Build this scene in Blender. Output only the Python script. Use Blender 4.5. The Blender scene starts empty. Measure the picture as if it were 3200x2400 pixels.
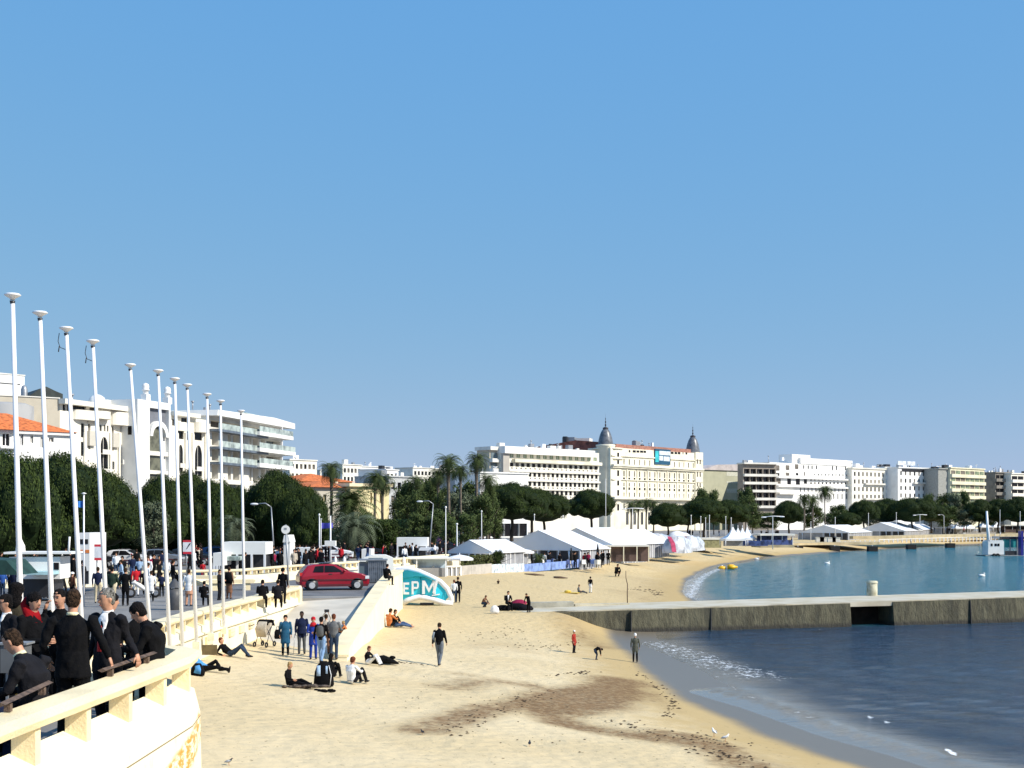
import bpy, math, random
import numpy as np
from mathutils import Vector, Matrix
R=math.radians; PI=math.pi
random.seed(7); np.random.seed(7)
sc=bpy.context.scene; COL=sc.collection
# ---------------- camera, sky, sun, exposure ----------------
F=4200.0; V0=1625.0; CZ=7.0
cam=bpy.data.objects.new('camera',bpy.data.cameras.new('camera')); COL.objects.link(cam)
cam.location=(0,0,CZ); cam.rotation_euler=(R(90),0,0)
cam.data.sensor_width=36; cam.data.lens=36*F/3200; cam.data.shift_y=(V0-1200)/3200
cam.data.clip_start=0.5; cam.data.clip_end=9000
sc.camera=cam
SUNV=Vector((0.93,-0.36,0)).normalized(); SEL=R(38)
w=bpy.data.worlds.new("World"); sc.world=w; w.use_nodes=True
nt=w.node_tree; bg=nt.nodes['Background']
sky=nt.nodes.new('ShaderNodeTexSky'); sky.sky_type='NISHITA'; sky.sun_disc=False
sky.sun_elevation=SEL; sky.sun_rotation=math.atan2(SUNV.x,SUNV.y)
sky.altitude=0; sky.air_density=0.75; sky.dust_density=0.35; sky.ozone_density=3.2
hsv=nt.nodes.new('ShaderNodeHueSaturation'); hsv.inputs['Saturation'].default_value=1.12
nt.links.new(sky.outputs[0],hsv.inputs['Color'])
# grade of the sky: channel = a * level ** p, so the horizon stays as deep as the photograph's
sp_=nt.nodes.new('ShaderNodeSeparateColor'); cb_=nt.nodes.new('ShaderNodeCombineColor'); nt.links.new(hsv.outputs[0],sp_.inputs[0])
for i_,(a_,p_) in enumerate(((.515,.54),(.545,.225),(.71,-.055))):
    q0=nt.nodes.new('ShaderNodeMath'); q0.operation='MULTIPLY'; q0.inputs[1].default_value=.1466; nt.links.new(sp_.outputs[i_],q0.inputs[0])
    q3=nt.nodes.new('ShaderNodeMath'); q3.operation='MAXIMUM'; q3.inputs[1].default_value=.04; nt.links.new(q0.outputs[0],q3.inputs[0])
    q1=nt.nodes.new('ShaderNodeMath'); q1.operation='POWER'; q1.inputs[1].default_value=p_; nt.links.new(q3.outputs[0],q1.inputs[0])
    q2=nt.nodes.new('ShaderNodeMath'); q2.operation='MULTIPLY'; q2.inputs[1].default_value=a_/.1466; nt.links.new(q1.outputs[0],q2.inputs[0]); nt.links.new(q2.outputs[0],cb_.inputs[i_])
nt.links.new(cb_.outputs[0],bg.inputs[0]); bg.inputs[1].default_value=0.115
sd=bpy.data.lights.new('sun','SUN'); sd.energy=4.6; sd.angle=R(0.5); sd.color=(1,0.94,0.83)
so=bpy.data.objects.new('sun',sd); COL.objects.link(so)
sv=Vector((SUNV.x*math.cos(SEL),SUNV.y*math.cos(SEL),math.sin(SEL)))
so.rotation_euler=sv.to_track_quat('Z','Y').to_euler()
sc.view_settings.view_transform='Standard'; sc.view_settings.look='None'
sc.view_settings.exposure=0.35; sc.view_settings.gamma=1
# ---------------- placing helpers ----------------
def P(u,v,Y): return Vector(((u-1600)*Y/F,Y,CZ-(v-V0)*Y/F))
def G(u,v,z): return P(u,v,F*(CZ-z)/(v-V0))
def XY(u,Y,z=3.0): return Vector(((u-1600)*Y/F,Y,z))
# ---------------- materials ----------------
MT={}
def mat(name,col,rough=0.8,var=0.12,scale=1.5,bump=0.0,bscale=20,metal=0.0,spec=0.4,alpha=1.0,trans=0.0,dirt=None):
    if name in MT: return MT[name]
    m=bpy.data.materials.new(name); m.use_nodes=True; t=m.node_tree; b=t.nodes['Principled BSDF']
    tc=t.nodes.new('ShaderNodeTexCoord')
    n=t.nodes.new('ShaderNodeTexNoise'); n.inputs['Scale'].default_value=scale; n.inputs['Detail'].default_value=5
    t.links.new(tc.outputs['Object'],n.inputs['Vector'])
    mx=t.nodes.new('ShaderNodeMix'); mx.data_type='RGBA'
    c2=dirt if dirt else tuple(max(0,c*(1-var*1.8)) for c in col)
    c1=tuple(min(1,c*(1+var*0.5)) for c in col)
    mx.inputs[6].default_value=(*c1,1); mx.inputs[7].default_value=(*c2,1)
    cr=t.nodes.new('ShaderNodeMapRange'); cr.inputs[1].default_value=0.42; cr.inputs[2].default_value=0.72 if dirt else 0.66
    t.links.new(n.outputs[0],cr.inputs[0]); t.links.new(cr.outputs[0],mx.inputs[0])
    t.links.new(mx.outputs[2],b.inputs['Base Color'])
    b.inputs['Roughness'].default_value=rough; b.inputs['Metallic'].default_value=metal
    b.inputs['Specular IOR Level'].default_value=spec
    b.inputs['Alpha'].default_value=alpha; b.inputs['Transmission Weight'].default_value=trans
    if bump:
        n2=t.nodes.new('ShaderNodeTexNoise'); n2.inputs['Scale'].default_value=bscale; n2.inputs['Detail'].default_value=4
        t.links.new(tc.outputs['Object'],n2.inputs['Vector'])
        bp=t.nodes.new('ShaderNodeBump'); bp.inputs['Strength'].default_value=bump; bp.inputs['Distance'].default_value=0.05
        t.links.new(n2.outputs[0],bp.inputs['Height']); t.links.new(bp.outputs[0],b.inputs['Normal'])
    MT[name]=m; return m
WHITE=mat('white_render',(0.80,0.79,0.76),0.8,0.05,0.3)
WHITE2=mat('offwhite_render',(0.74,0.71,0.64),0.85,0.08,0.4)
CREAM=mat('cream_paint',(0.86,0.73,0.47),0.6,0.07,0.9,0.25,30)
CREAMW=mat('pale_cream_paint',(0.87,0.80,0.60),0.55,0.05,0.9,0.25,30)
HOTEL=mat('ivory_stucco',(0.80,0.75,0.60),0.85,0.10,0.25)
HOTELW=mat('warm_white_stucco',(0.80,0.76,0.66),0.85,0.08,0.25)
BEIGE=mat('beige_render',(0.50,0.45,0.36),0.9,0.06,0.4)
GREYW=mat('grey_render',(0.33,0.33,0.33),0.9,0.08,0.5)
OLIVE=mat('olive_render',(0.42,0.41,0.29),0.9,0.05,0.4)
TILE=mat('orange_roof_tile',(0.62,0.17,0.05),0.9,0.25,2.5,0.6,8)
TILE2=mat('brown_roof_cladding',(0.22,0.075,0.055),0.8,0.25,0.8)
SLATE=mat('slate_roof',(0.13,0.14,0.16),0.35,0.25,1.2,0.3,6)
GLASS=mat('dark_glass',(0.012,0.012,0.014),0.15,0.3,0.6,spec=0.2)
GLASSB=mat('blue_grey_glass',(0.13,0.17,0.19),0.12,0.3,0.5,spec=0.8)
GLASSG=mat('green_tinted_glass',(0.20,0.25,0.15),0.15,0.5,0.35,spec=0.7)
BALG=mat('balcony_glass',(0.42,0.48,0.44),0.1,0.3,0.6,spec=0.8)
CURT=mat('curtain_window',(0.15,0.13,0.11),0.7,0.3,1.0)
METALW=mat('white_metal',(0.82,0.82,0.84),0.35,0.03,2)
METALG=mat('grey_metal',(0.35,0.36,0.38),0.4,0.1,2,metal=0.5)
METALD=mat('dark_metal',(0.03,0.03,0.035),0.4,0.1,2)
TENT=mat('white_tent_canvas',(0.82,0.83,0.86),0.55,0.03,0.5)
TENTG=mat('clear_tent_wall',(0.30,0.31,0.34),0.3,0.15,0.8,spec=0.5)
BARK=mat('pine_bark',(0.06,0.045,0.035),0.95,0.3,6,0.8,20)
PBARK=mat('palm_bark',(0.16,0.13,0.10),0.95,0.3,6,0.8,20)
WOOD=mat('weathered_wood',(0.13,0.085,0.06),0.75,0.3,9,0.4,40)
WOODL=mat('pale_timber',(0.45,0.33,0.17),0.8,0.2,2)
ASPH=mat('asphalt',(0.15,0.15,0.155),0.9,0.15,0.8,0.3,40)
PAVE=mat('promenade_paving',(0.22,0.21,0.20),0.9,0.15,0.5,0.3,30)
CONC=mat('ramp_concrete',(0.56,0.51,0.43),0.9,0.10,0.5,0.3,25)
BLACKC=mat('black_cloth',(0.008,0.008,0.010),0.85,0.3,5)
def leafmat(name,c,c2):
    if name in MT: return MT[name]
    m=bpy.data.materials.new(name); m.use_nodes=True; t=m.node_tree; b=t.nodes['Principled BSDF']
    at=t.nodes.new('ShaderNodeAttribute'); at.attribute_name='tone'
    mx=t.nodes.new('ShaderNodeMix'); mx.data_type='RGBA'
    mx.inputs[6].default_value=(*c,1); mx.inputs[7].default_value=(*c2,1)
    t.links.new(at.outputs['Fac'],mx.inputs[0]); t.links.new(mx.outputs[2],b.inputs['Base Color'])
    b.inputs['Roughness'].default_value=0.75; b.inputs['Specular IOR Level'].default_value=0.15
    MT[name]=m; return m
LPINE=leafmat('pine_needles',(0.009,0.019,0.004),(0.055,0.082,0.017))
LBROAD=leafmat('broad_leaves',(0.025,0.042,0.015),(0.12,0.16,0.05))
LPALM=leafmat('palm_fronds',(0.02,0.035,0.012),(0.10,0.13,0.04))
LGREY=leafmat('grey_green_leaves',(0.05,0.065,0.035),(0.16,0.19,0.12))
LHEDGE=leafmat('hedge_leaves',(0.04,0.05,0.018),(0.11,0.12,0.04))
# ---------------- object helpers ----------------
def tag(o,label=None,cat=None,group=None,kind=None):
    if label: o['label']=label
    if cat: o['category']=cat
    if group: o['group']=group
    if kind: o['kind']=kind
    return o
def thing(name,label,cat,loc=(0,0,0),rz=0,group=None):
    o=bpy.data.objects.new(name,None); COL.objects.link(o); o.location=loc; o.rotation_euler=(0,0,rz)
    o.empty_display_size=0.2
    return tag(o,label,cat,group)
def dup(o,loc=None,rz=None,scale=None,label=None,group=None,parent=None):
    c=o.copy(); COL.objects.link(c)
    if parent is not None: c.parent=parent
    if loc is not None: c.location=loc
    if rz is not None: c.rotation_euler=(0,0,rz)
    if scale is not None: c.scale=scale
    if label: c['label']=label
    if group: c['group']=group
    for ch in list(o.children): dup(ch,parent=c)
    return c
class M:
    def __init__(s): s.v=[]; s.f=[]; s.m=[]; s.sm=[]
    def add(s,vs,fs,mi=0,sm=False):
        n=len(s.v); s.v+= [tuple(x) for x in vs]; s.f+=[tuple(i+n for i in f) for f in fs]; s.m+=[mi]*len(fs); s.sm+=[sm]*len(fs); return s
    def box(s,x0,x1,y0,y1,z0,z1,mi=0):
        return s.add([(x0,y0,z0),(x1,y0,z0),(x1,y1,z0),(x0,y1,z0),(x0,y0,z1),(x1,y0,z1),(x1,y1,z1),(x0,y1,z1)],
          [(0,3,2,1),(4,5,6,7),(0,1,5,4),(1,2,6,5),(2,3,7,6),(3,0,4,7)],mi)
    def obox(s,a,b,w,h0,h1,mi=0):
        """box along segment a-b (2D), half width w, z h0..h1"""
        a=Vector(a[:2]); b=Vector(b[:2]); d=(b-a).normalized(); n=Vector((-d.y,d.x))*w
        p=[a-n,b-n,b+n,a+n]
        return s.add([(q.x,q.y,h0) for q in p]+[(q.x,q.y,h1) for q in p],[(0,3,2,1),(4,5,6,7),(0,1,5,4),(1,2,6,5),(2,3,7,6),(3,0,4,7)],mi)
    def loft(s,cs,side,rw,rd,n=10,mi=0,sm=True,up=None):
        """cs centres; side vectors (one or list); rw half width along side; rd half depth"""
        cs=[Vector(c) for c in cs]; k=len(cs); V=[]
        for i,c in enumerate(cs):
            t=(cs[min(i+1,k-1)]-cs[max(i-1,0)]).normalized()
            sd=Vector(side[i] if isinstance(side,list) else side); sd=(sd-t*sd.dot(t))
            if sd.length<1e-4: sd=t.orthogonal()
            sd.normalize(); dp=t.cross(sd)
            for j in range(n):
                a=2*PI*j/n; V.append(c+sd*(rw[i]*math.cos(a))+dp*(rd[i]*math.sin(a)))
        fs=[(i*n+j,i*n+(j+1)%n,(i+1)*n+(j+1)%n,(i+1)*n+j) for i in range(k-1) for j in range(n)]
        fs.append(tuple(reversed(range(n)))); fs.append(tuple((k-1)*n+j for j in range(n)))
        return s.add(V,fs,mi,sm)
    def cyl(s,a,b,r0,r1=None,n=8,mi=0,sm=True):
        r1=r0 if r1 is None else r1; a=Vector(a); b=Vector(b)
        return s.loft([a,b],(b-a).orthogonal(),[r0,r1],[r0,r1],n,mi,sm)
    def tube(s,pts,r,n=6,mi=0,rs=None):
        rs=rs or [r]*len(pts)
        return s.loft(pts,(0.31,0.17,0.93) if abs((Vector(pts[-1])-Vector(pts[0])).normalized().z)<0.9 else (1,0.1,0),rs,rs,n,mi)
    def lathe(s,prof,c=(0,0,0),n=16,mi=0,sm=True,a0=0,a1=2*PI):
        c=Vector(c); full=abs(a1-a0-2*PI)<1e-5; k=n if full else n+1
        V=[(c.x+r*math.cos(a0+(a1-a0)*j/n),c.y+r*math.sin(a0+(a1-a0)*j/n),c.z+z) for r,z in prof for j in range(k)]
        fs=[(i*k+j,i*k+(j+1)%k,(i+1)*k+(j+1)%k,(i+1)*k+j) for i in range(len(prof)-1) for j in range(n)]
        return s.add(V,fs,mi,sm)
    def ell(s,c,rx,ry,rz,n=12,k=8,mi=0):
        prof=[(max(1e-4,math.sin(PI*i/k)),-math.cos(PI*i/k)) for i in range(k+1)]
        V=[(c[0]+rx*r*math.cos(2*PI*j/n),c[1]+ry*r*math.sin(2*PI*j/n),c[2]+rz*z) for r,z in prof for j in range(n)]
        fs=[(i*n+j,i*n+(j+1)%n,(i+1)*n+(j+1)%n,(i+1)*n+j) for i in range(k) for j in range(n)]
        return s.add(V,fs,mi,True)
    def prism(s,pts,axis,a,b,mi=0):
        """polygon pts (2D) extruded along axis 'x','y','z' from a to b"""
        f={'x':lambda p,t:(t,p[0],p[1]),'y':lambda p,t:(p[0],t,p[1]),'z':lambda p,t:(p[0],p[1],t)}[axis]
        n=len(pts); V=[f(p,a) for p in pts]+[f(p,b) for p in pts]
        fs=[(i,(i+1)%n,n+(i+1)%n,n+i) for i in range(n)]+[tuple(reversed(range(n))),tuple(range(n,2*n))]
        return s.add(V,fs,mi)
    def mesh(s,name,mats):
        me=bpy.data.meshes.new(name); me.from_pydata(s.v,[],s.f)
        for m in (mats if isinstance(mats,(list,tuple)) else [mats]): me.materials.append(m)
        if len(me.materials)>1: me.polygons.foreach_set('material_index',s.m)
        me.polygons.foreach_set('use_smooth',s.sm); me.update(); return me
    def build(s,name,mats,parent=None,loc=None,fix=True):
        me=s.mesh(name,mats)
        if fix:
            import bmesh
            bm=bmesh.new(); bm.from_mesh(me); bmesh.ops.recalc_face_normals(bm,faces=bm.faces); bm.to_mesh(me); bm.free()
        o=bpy.data.objects.new(name,me); COL.objects.link(o)
        if parent is not None: o.parent=parent
        if loc is not None: o.location=loc
        return o
def struct(o): o['kind']='structure'; return o
# ---------------- coast geometry ----------------
SHORE=[(34,-10),(24,15),(16,30),(12.6,38),(10.7,44.2),(9.4,52),(9.0,62),(8.6,80),(9.5,90),(12,100),(15.7,113),(17,131),(20.8,159),(30.4,203),(48.8,256),(75,303),(136,392),(167,440),(300,540),(700,760),(2500,1500)]
SH=np.array(SHORE,float)
def sdist(x,y):
    """signed distance to shore line, positive on land (left/up side)"""
    x=np.asarray(x,float); y=np.asarray(y,float); best=np.full(x.shape,1e9); sg=np.ones(x.shape)
    for i in range(len(SH)-1):
        a=SH[i]; b=SH[i+1]; d=b-a; L2=d@d
        t=np.clip(((x-a[0])*d[0]+(y-a[1])*d[1])/L2,0,1)
        px=x-(a[0]+t*d[0]); py=y-(a[1]+t*d[1]); q=np.hypot(px,py); cr=d[0]*py-d[1]*px
        m=q<best-1e-9; best=np.where(m,q,best); sg=np.where(m,np.where(cr>0,1,-1),sg)
    return best*sg
def pldist(x,y,pts):
    best=np.full(np.shape(x),1e9)
    for i in range(len(pts)-1):
        a=np.array(pts[i],float); b=np.array(pts[i+1],float); d=b-a; L2=d@d
        t=np.clip(((x-a[0])*d[0]+(y-a[1])*d[1])/L2,0,1)
        best=np.minimum(best,np.hypot(x-(a[0]+t*d[0]),y-(a[1]+t*d[1])))
    return best
def hsand(x,y):
    d=sdist(x,y)
    kf=np.clip((y-88)/10,0,1)
    z=np.where(d>0,np.minimum(0.02*np.minimum(d,2.6)+0.096*np.maximum(d-2.6,0)+kf*.2*np.clip(d/2.6,0,1)+np.clip((y-225)/30,0,1)*.07*np.maximum(d-1,0),1.9),0.05*d)
    z=z+np.where(d>3,0.035*np.sin(x*0.9+y*0.23)*np.cos(y*0.31-x*0.2)+0.03*np.sin(y*0.8+1.3*x),0)*np.clip((d-3)/4,0,1)
    jw=np.exp(-(np.maximum(0,np.abs(x+1)-3.2)/2.6)**2)*np.exp(-(np.maximum(0,np.abs(y-85)-3.0)/4.0)**2)
    z=z+np.maximum(0,1.36-z)*jw
    # heap of sand beside the tents
    z=z+0.9*np.exp(-(((x-12)/6.0)**2+((y-163)/5.0)**2))
    return z
def sz(x,y): return float(hsand(np.array([x]),np.array([y]))[0])
def GS(u,v):
    """point of the sand seen at pixel"""
    z=1.3
    for _ in range(12):
        p=G(u,v,z); z=0.5*z+0.5*sz(p.x,p.y)
    p=G(u,v,z); return Vector((p.x,p.y,sz(p.x,p.y)))
PROM=[(-10.6,-10),(-10.9,18),(-11.4,24),(-11.9,40),(-11.9,50),(-11.15,68.5),(-6.9,70),(-7.3,84),(-10,90),(-12.5,104),(-11,112),(-6,131),(-2,175),(12,240),(45,315),(85,390),(150,480),(260,570),(700,830),(2500,1600)]
# land sheet (sand and everything under the town)
ys=np.concatenate([np.linspace(-10,18,8),np.geomspace(20,260,210),np.geomspace(266,1600,60)])
ts=np.linspace(-1,1,241); ts=np.sign(ts)*np.abs(ts)**1.15
X=np.array([ts*(0.55*max(y,0)+45) for y in ys]); Yg=np.repeat(ys[:,None],len(ts),1)
Z=hsand(X,Yg)
def blob(ptsuv,wd,z=1.0):
    return [tuple(G(u,v,z)[:2]) for u,v in ptsuv]
WEED=[([(1930,2095),(1920,2140),(1840,2190),(1740,2215),(1700,2200),(1790,2150),(1890,2125)],1.7,1.15,.7),
      ([(1900,2180),(1780,2220),(1700,2240),(1760,2270),(1900,2285),(2050,2295),(2200,2310)],1.1,.95,.6),
      ([(2080,2300),(2200,2330),(2300,2370),(2400,2400)],1.1,.85,.4),
      ([(1330,2330),(1400,2285),(1500,2240),(1620,2195),(1740,2160)],1.1,.9,.8),
      ([(1420,2140),(1500,2120),(1640,2110),(1740,2125)],1.5,.62,1.0),
      ([(1450,2100),(1600,2110),(1750,2120)],1.2,.45,1.0),
      ([(1480,2005),(1560,1985),(1640,2005)],1.6,.3,1.1),
      ([(1990,2105),(2060,2150),(2110,2200)],.4,.5,.5),
      ([(2150,2300),(2250,2330),(2300,2400)],1.0,.8,.4),
      ([(1950,1830),(2040,1850),(2080,1870)],3.0,.35,1.1),
      ([(1990,1790),(2050,1800),(2040,1840)],3.5,.30,1.1),
      ([(1740,1925),(1830,1960),(1900,1975)],1.6,.5,1.0)]
wd=np.zeros(X.shape)
for pts,wi,st,zz in WEED:
    wl=[tuple(G(u,v,zz)[:2]) for u,v in pts]
    wd=np.maximum(wd,st*np.clip(1.25-pldist(X,Yg,wl)/wi,0,1))
D=sdist(X,Yg)
nr,nc=X.shape
V=np.stack([X,Yg,Z],-1).reshape(-1,3)
fs=[(i*nc+j,i*nc+j+1,(i+1)*nc+j+1,(i+1)*nc+j) for i in range(nr-1) for j in range(nc-1)]
me=bpy.data.meshes.new('beach_sand'); me.from_pydata(V.tolist(),[],fs)
D=D+2.3*np.clip((Yg-88)/10,0,1)
for nm,arr in (('weed',wd),('shore',D)):
    a=me.attributes.new(nm,'FLOAT','POINT'); a.data.foreach_set('value',arr.reshape(-1).astype(np.float32))
me.polygons.foreach_set('use_smooth',[True]*len(fs))
beach=bpy.data.objects.new('beach_sand',me); COL.objects.link(beach); struct(beach)
def N(t,ty,**k):
    n=t.nodes.new(ty)
    for a,b in k.items():
        setattr(n,a,b)
    return n
def noise(t,vec,scale,detail=5,rough=0.55):
    n=N(t,'ShaderNodeTexNoise'); n.inputs['Scale'].default_value=scale; n.inputs['Detail'].default_value=detail; n.inputs['Roughness'].default_value=rough
    t.links.new(vec,n.inputs['Vector']); return n.outputs[0]
def mr(t,x,a,b,c=0,d=1):
    n=N(t,'ShaderNodeMapRange',interpolation_type='SMOOTHSTEP'); t.links.new(x,n.inputs[0])
    for i,q in enumerate((a,b,c,d)): n.inputs[i+1].default_value=q
    return n.outputs[0]
def mth(t,op,a,b=None):
    n=N(t,'ShaderNodeMath',operation=op)
    for i,q in enumerate((a,b)):
        if q is None: continue
        if isinstance(q,(int,float)): n.inputs[i].default_value=q
        else: t.links.new(q,n.inputs[i])
    return n.outputs[0]
def mixc(t,f,a,b):
    n=N(t,'ShaderNodeMix',data_type='RGBA')
    if isinstance(f,(int,float)): n.inputs[0].default_value=f
    else: t.links.new(f,n.inputs[0])
    for i,q in ((6,a),(7,b)):
        if isinstance(q,tuple): n.inputs[i].default_value=(*q,1)
        else: t.links.new(q,n.inputs[i])
    return n.outputs[2]
def mapping(t,src,scale):
    n=N(t,'ShaderNodeMapping'); n.inputs['Scale'].default_value=scale; t.links.new(src,n.inputs[0]); return n.outputs[0]
m=bpy.data.materials.new('sand'); m.use_nodes=True; t=m.node_tree; b=t.nodes['Principled BSDF']
geo=N(t,'ShaderNodeNewGeometry').outputs['Position']
aw=N(t,'ShaderNodeAttribute',attribute_name='weed').outputs['Fac']; ash=N(t,'ShaderNodeAttribute',attribute_name='shore').outputs['Fac']
big=noise(t,geo,0.12); med=noise(t,geo,0.9,6,0.65); fine=noise(t,geo,9,4,0.7)
c=mixc(t,mr(t,big,.4,.62),(0.60,0.47,0.27),(0.66,0.53,0.325))
c=mixc(t,mth(t,'MULTIPLY',mr(t,med,.5,.75),.35),c,(0.47,0.36,0.20))
spy=N(t,'ShaderNodeSeparateXYZ'); t.links.new(geo,spy.inputs[0]); c=mixc(t,mth(t,'MULTIPLY',mr(t,mth(t,'ADD',spy.outputs[1],mth(t,'MULTIPLY',big,22)),72,98),.8),c,(0.55,0.41,0.205))
damp=mr(t,mth(t,'ADD',ash,mth(t,'MULTIPLY',mr(t,med,.3,.7),1.6)),8.5,4.6)
c=mixc(t,mth(t,'MULTIPLY',damp,.85),c,(0.46,0.32,0.13))
wn=mr(t,mth(t,'ADD',mth(t,'MULTIPLY',aw,.55),mth(t,'ADD',mth(t,'MULTIPLY',noise(t,mapping(t,geo,(1,.75,1)),2.6,9,.75),.9),mth(t,'MULTIPLY',noise(t,mapping(t,geo,(1,.8,1)),.55,4,.6),.6))),.92,1.30)
wmask=mth(t,'MULTIPLY',wn,mr(t,aw,.02,.25))
c=mixc(t,mth(t,'MULTIPLY',mr(t,aw,.0,.6),.42),c,(0.33,0.23,0.11)); c=mixc(t,mth(t,'MULTIPLY',wmask,mr(t,noise(t,mapping(t,geo,(1,.7,1)),5.0,5,.65),.38,.58,.6,.9)),c,(0.17,0.088,0.030))
spk=mth(t,'MULTIPLY',mr(t,noise(t,mapping(t,geo,(1,.6,1)),6.5,4,.65),.62,.70),.7)
c=mixc(t,spk,c,(0.17,0.12,0.06))
wet=mr(t,mth(t,'ADD',ash,mth(t,'MULTIPLY',mr(t,big,.3,.7),.5)),3.7,2.6)
c=mixc(t,wet,c,(0.175,0.145,0.105))
t.links.new(c,b.inputs['Base Color'])
t.links.new(mth(t,'SUBTRACT',.95,mth(t,'MULTIPLY',wet,.58)),b.inputs['Roughness'])
b.inputs['Specular IOR Level'].default_value=0.4
vo=N(t,'ShaderNodeTexVoronoi',feature='SMOOTH_F1'); vo.inputs['Scale'].default_value=2.6; t.links.new(geo,vo.inputs['Vector'])
hh=mth(t,'ADD',mth(t,'MULTIPLY',vo.outputs['Distance'],.8),mth(t,'ADD',mth(t,'MULTIPLY',med,.8),mth(t,'MULTIPLY',fine,.35)))
bp=N(t,'ShaderNodeBump'); bp.inputs['Distance'].default_value=0.13
t.links.new(mth(t,'MULTIPLY',mth(t,'SUBTRACT',1.0,mth(t,'MAXIMUM',mth(t,'MULTIPLY',damp,.82),mth(t,'MULTIPLY',wet,.98))),.62),bp.inputs['Strength'])
t.links.new(hh,bp.inputs['Height']); t.links.new(bp.outputs[0],b.inputs['Normal'])
me.materials.append(m)
# sea
ys=np.concatenate([np.linspace(-10,25,10),np.geomspace(26,500,230),np.geomspace(520,6000,20)])
ts=np.linspace(-0.12,1,200)
X=np.array([ts*(0.55*max(y,0)+45) for y in ys]); Yg=np.repeat(ys[:,None],len(ts),1)
D=sdist(X,Yg); nr,nc=X.shape
Z=0.025*np.sin(X*2.1+Yg*.7+np.sin(Yg*.5)*2)*np.cos(Yg*1.1-X*.4)*np.clip(-D/4,0,1)
near=np.clip((84+.3*X-Yg)/3,0,1)
surf=[tuple(G(u,v,0)[:2]) for u,v in ((2040,2012),(2120,2035),(2200,2062),(2300,2090),(2400,2118))]
ds=pldist(X,Yg,surf)
foam=np.clip(1.2-ds/3.6,0,1)*.70
w2=[tuple(G(u,v,0)[:2]) for u,v in ((2700,2235),(2790,2262))]; w3=[tuple(G(u,v,0)[:2]) for u,v in ((2940,2345),(3010,2375))]
wv=[tuple(G(u,v,0)[:2]) for u,v in ((2230,2165),(2420,2210),(2560,2255),(2700,2300),(2900,2350),(3010,2385))]
foam=np.maximum(foam,np.clip(1.2-pldist(X,Yg,w2)/.28,0,1)*1.1); foam=np.maximum(foam,np.clip(1.2-pldist(X,Yg,w3)/.25,0,1)*1.1)
foam=np.maximum(foam,np.clip(1.2-np.abs(D)/.3,0,1)*.7); foam=np.maximum(foam,np.clip(1.2-pldist(X,Yg,[tuple(G(u,v,0)[:2]) for u,v in ((2235,2165),(2330,2190),(2470,2225),(2560,2250))])/.22,0,1)*.72)
w4=[tuple(G(u,v,0)[:2]) for u,v in ((2152,1868),(2170,1840),(2185,1815),(2210,1795),(2250,1778))]
foam=np.maximum(foam,np.clip(1.2-pldist(X,Yg,w4)/1.7,0,1)*.80)
Z=Z+0.10*np.exp(-(pldist(X,Yg,wv+[(18,33)])/1.1)**2)+.06*np.exp(-(pldist(X,Yg,w4)/1.5)**2)+.05*np.exp(-(ds/1.2)**2)
V=np.stack([X,Yg,Z],-1).reshape(-1,3)
fs=[(i*nc+j,i*nc+j+1,(i+1)*nc+j+1,(i+1)*nc+j) for i in range(nr-1) for j in range(nc-1)]
me=bpy.data.meshes.new('sea_water'); me.from_pydata(V.tolist(),[],fs)
for nm,arr in (('foam',foam),('off',-D),('near',near)):
    a=me.attributes.new(nm,'FLOAT','POINT'); a.data.foreach_set('value',arr.reshape(-1).astype(np.float32))
me.polygons.foreach_set('use_smooth',[True]*len(fs))
sea=bpy.data.objects.new('sea_water',me); COL.objects.link(sea); struct(sea)
m=bpy.data.materials.new('sea'); m.use_nodes=True; t=m.node_tree; b=t.nodes['Principled BSDF']
geo=N(t,'ShaderNodeNewGeometry').outputs['Position']
af=N(t,'ShaderNodeAttribute',attribute_name='foam').outputs['Fac']; ao=N(t,'ShaderNodeAttribute',attribute_name='off').outputs['Fac']; an=N(t,'ShaderNodeAttribute',attribute_name='near').outputs['Fac']
patch=noise(t,mapping(t,geo,(.5,1.2,1)),.35,6,.6)
deep=mixc(t,an,(0.025,0.165,0.225),(0.016,0.050,0.098))
c=mixc(t,mr(t,mth(t,'ADD',ao,mth(t,'MULTIPLY',patch,2.0)),1.2,4.6),(0.22,0.19,0.145),deep)
c=mixc(t,mth(t,'MULTIPLY',mr(t,patch,.55,.72),mth(t,'MULTIPLY',an,.75)),c,(0.035,0.035,0.03))
fn=noise(t,mapping(t,geo,(1.3,.75,1)),2.2,9,.82)
fm=mr(t,mth(t,'ADD',mth(t,'MULTIPLY',af,.5),fn),.86,.97)
c=mixc(t,fm,c,(0.82,0.84,0.86))
t.links.new(c,b.inputs['Base Color'])
t.links.new(mth(t,'ADD',.12,mth(t,'MULTIPLY',fm,.7)),b.inputs['Roughness'])
b.inputs['IOR'].default_value=1.33; b.inputs['Specular IOR Level'].default_value=0.5
h1=noise(t,mapping(t,geo,(.5,1.3,1)),1.9,6,.66); h2=noise(t,mapping(t,geo,(.8,1.5,1)),.45,3,.5)
bp=N(t,'ShaderNodeBump'); bp.inputs['Distance'].default_value=1.15
t.links.new(mth(t,'ADD',mr(t,ao,.3,4,.04,1.0),mth(t,'MULTIPLY',af,.3)),bp.inputs['Strength'])
t.links.new(mth(t,'ADD',mth(t,'MULTIPLY',h1,.5),h2),bp.inputs['Height']); t.links.new(bp.outputs[0],b.inputs['Normal'])
me.materials.append(m)
# promenade slab
def polyslab(name,pts,z0,z1,m):
    mm=M(); mm.prism(pts,'z',z0,z1); return mm.build(name,m)
left=[(2500,4500),(-3000,4500),(-3000,-10)]
polyslab('promenade',PROM+left,0.3,3.0,PAVE); struct(bpy.data.objects['promenade'])
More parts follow.
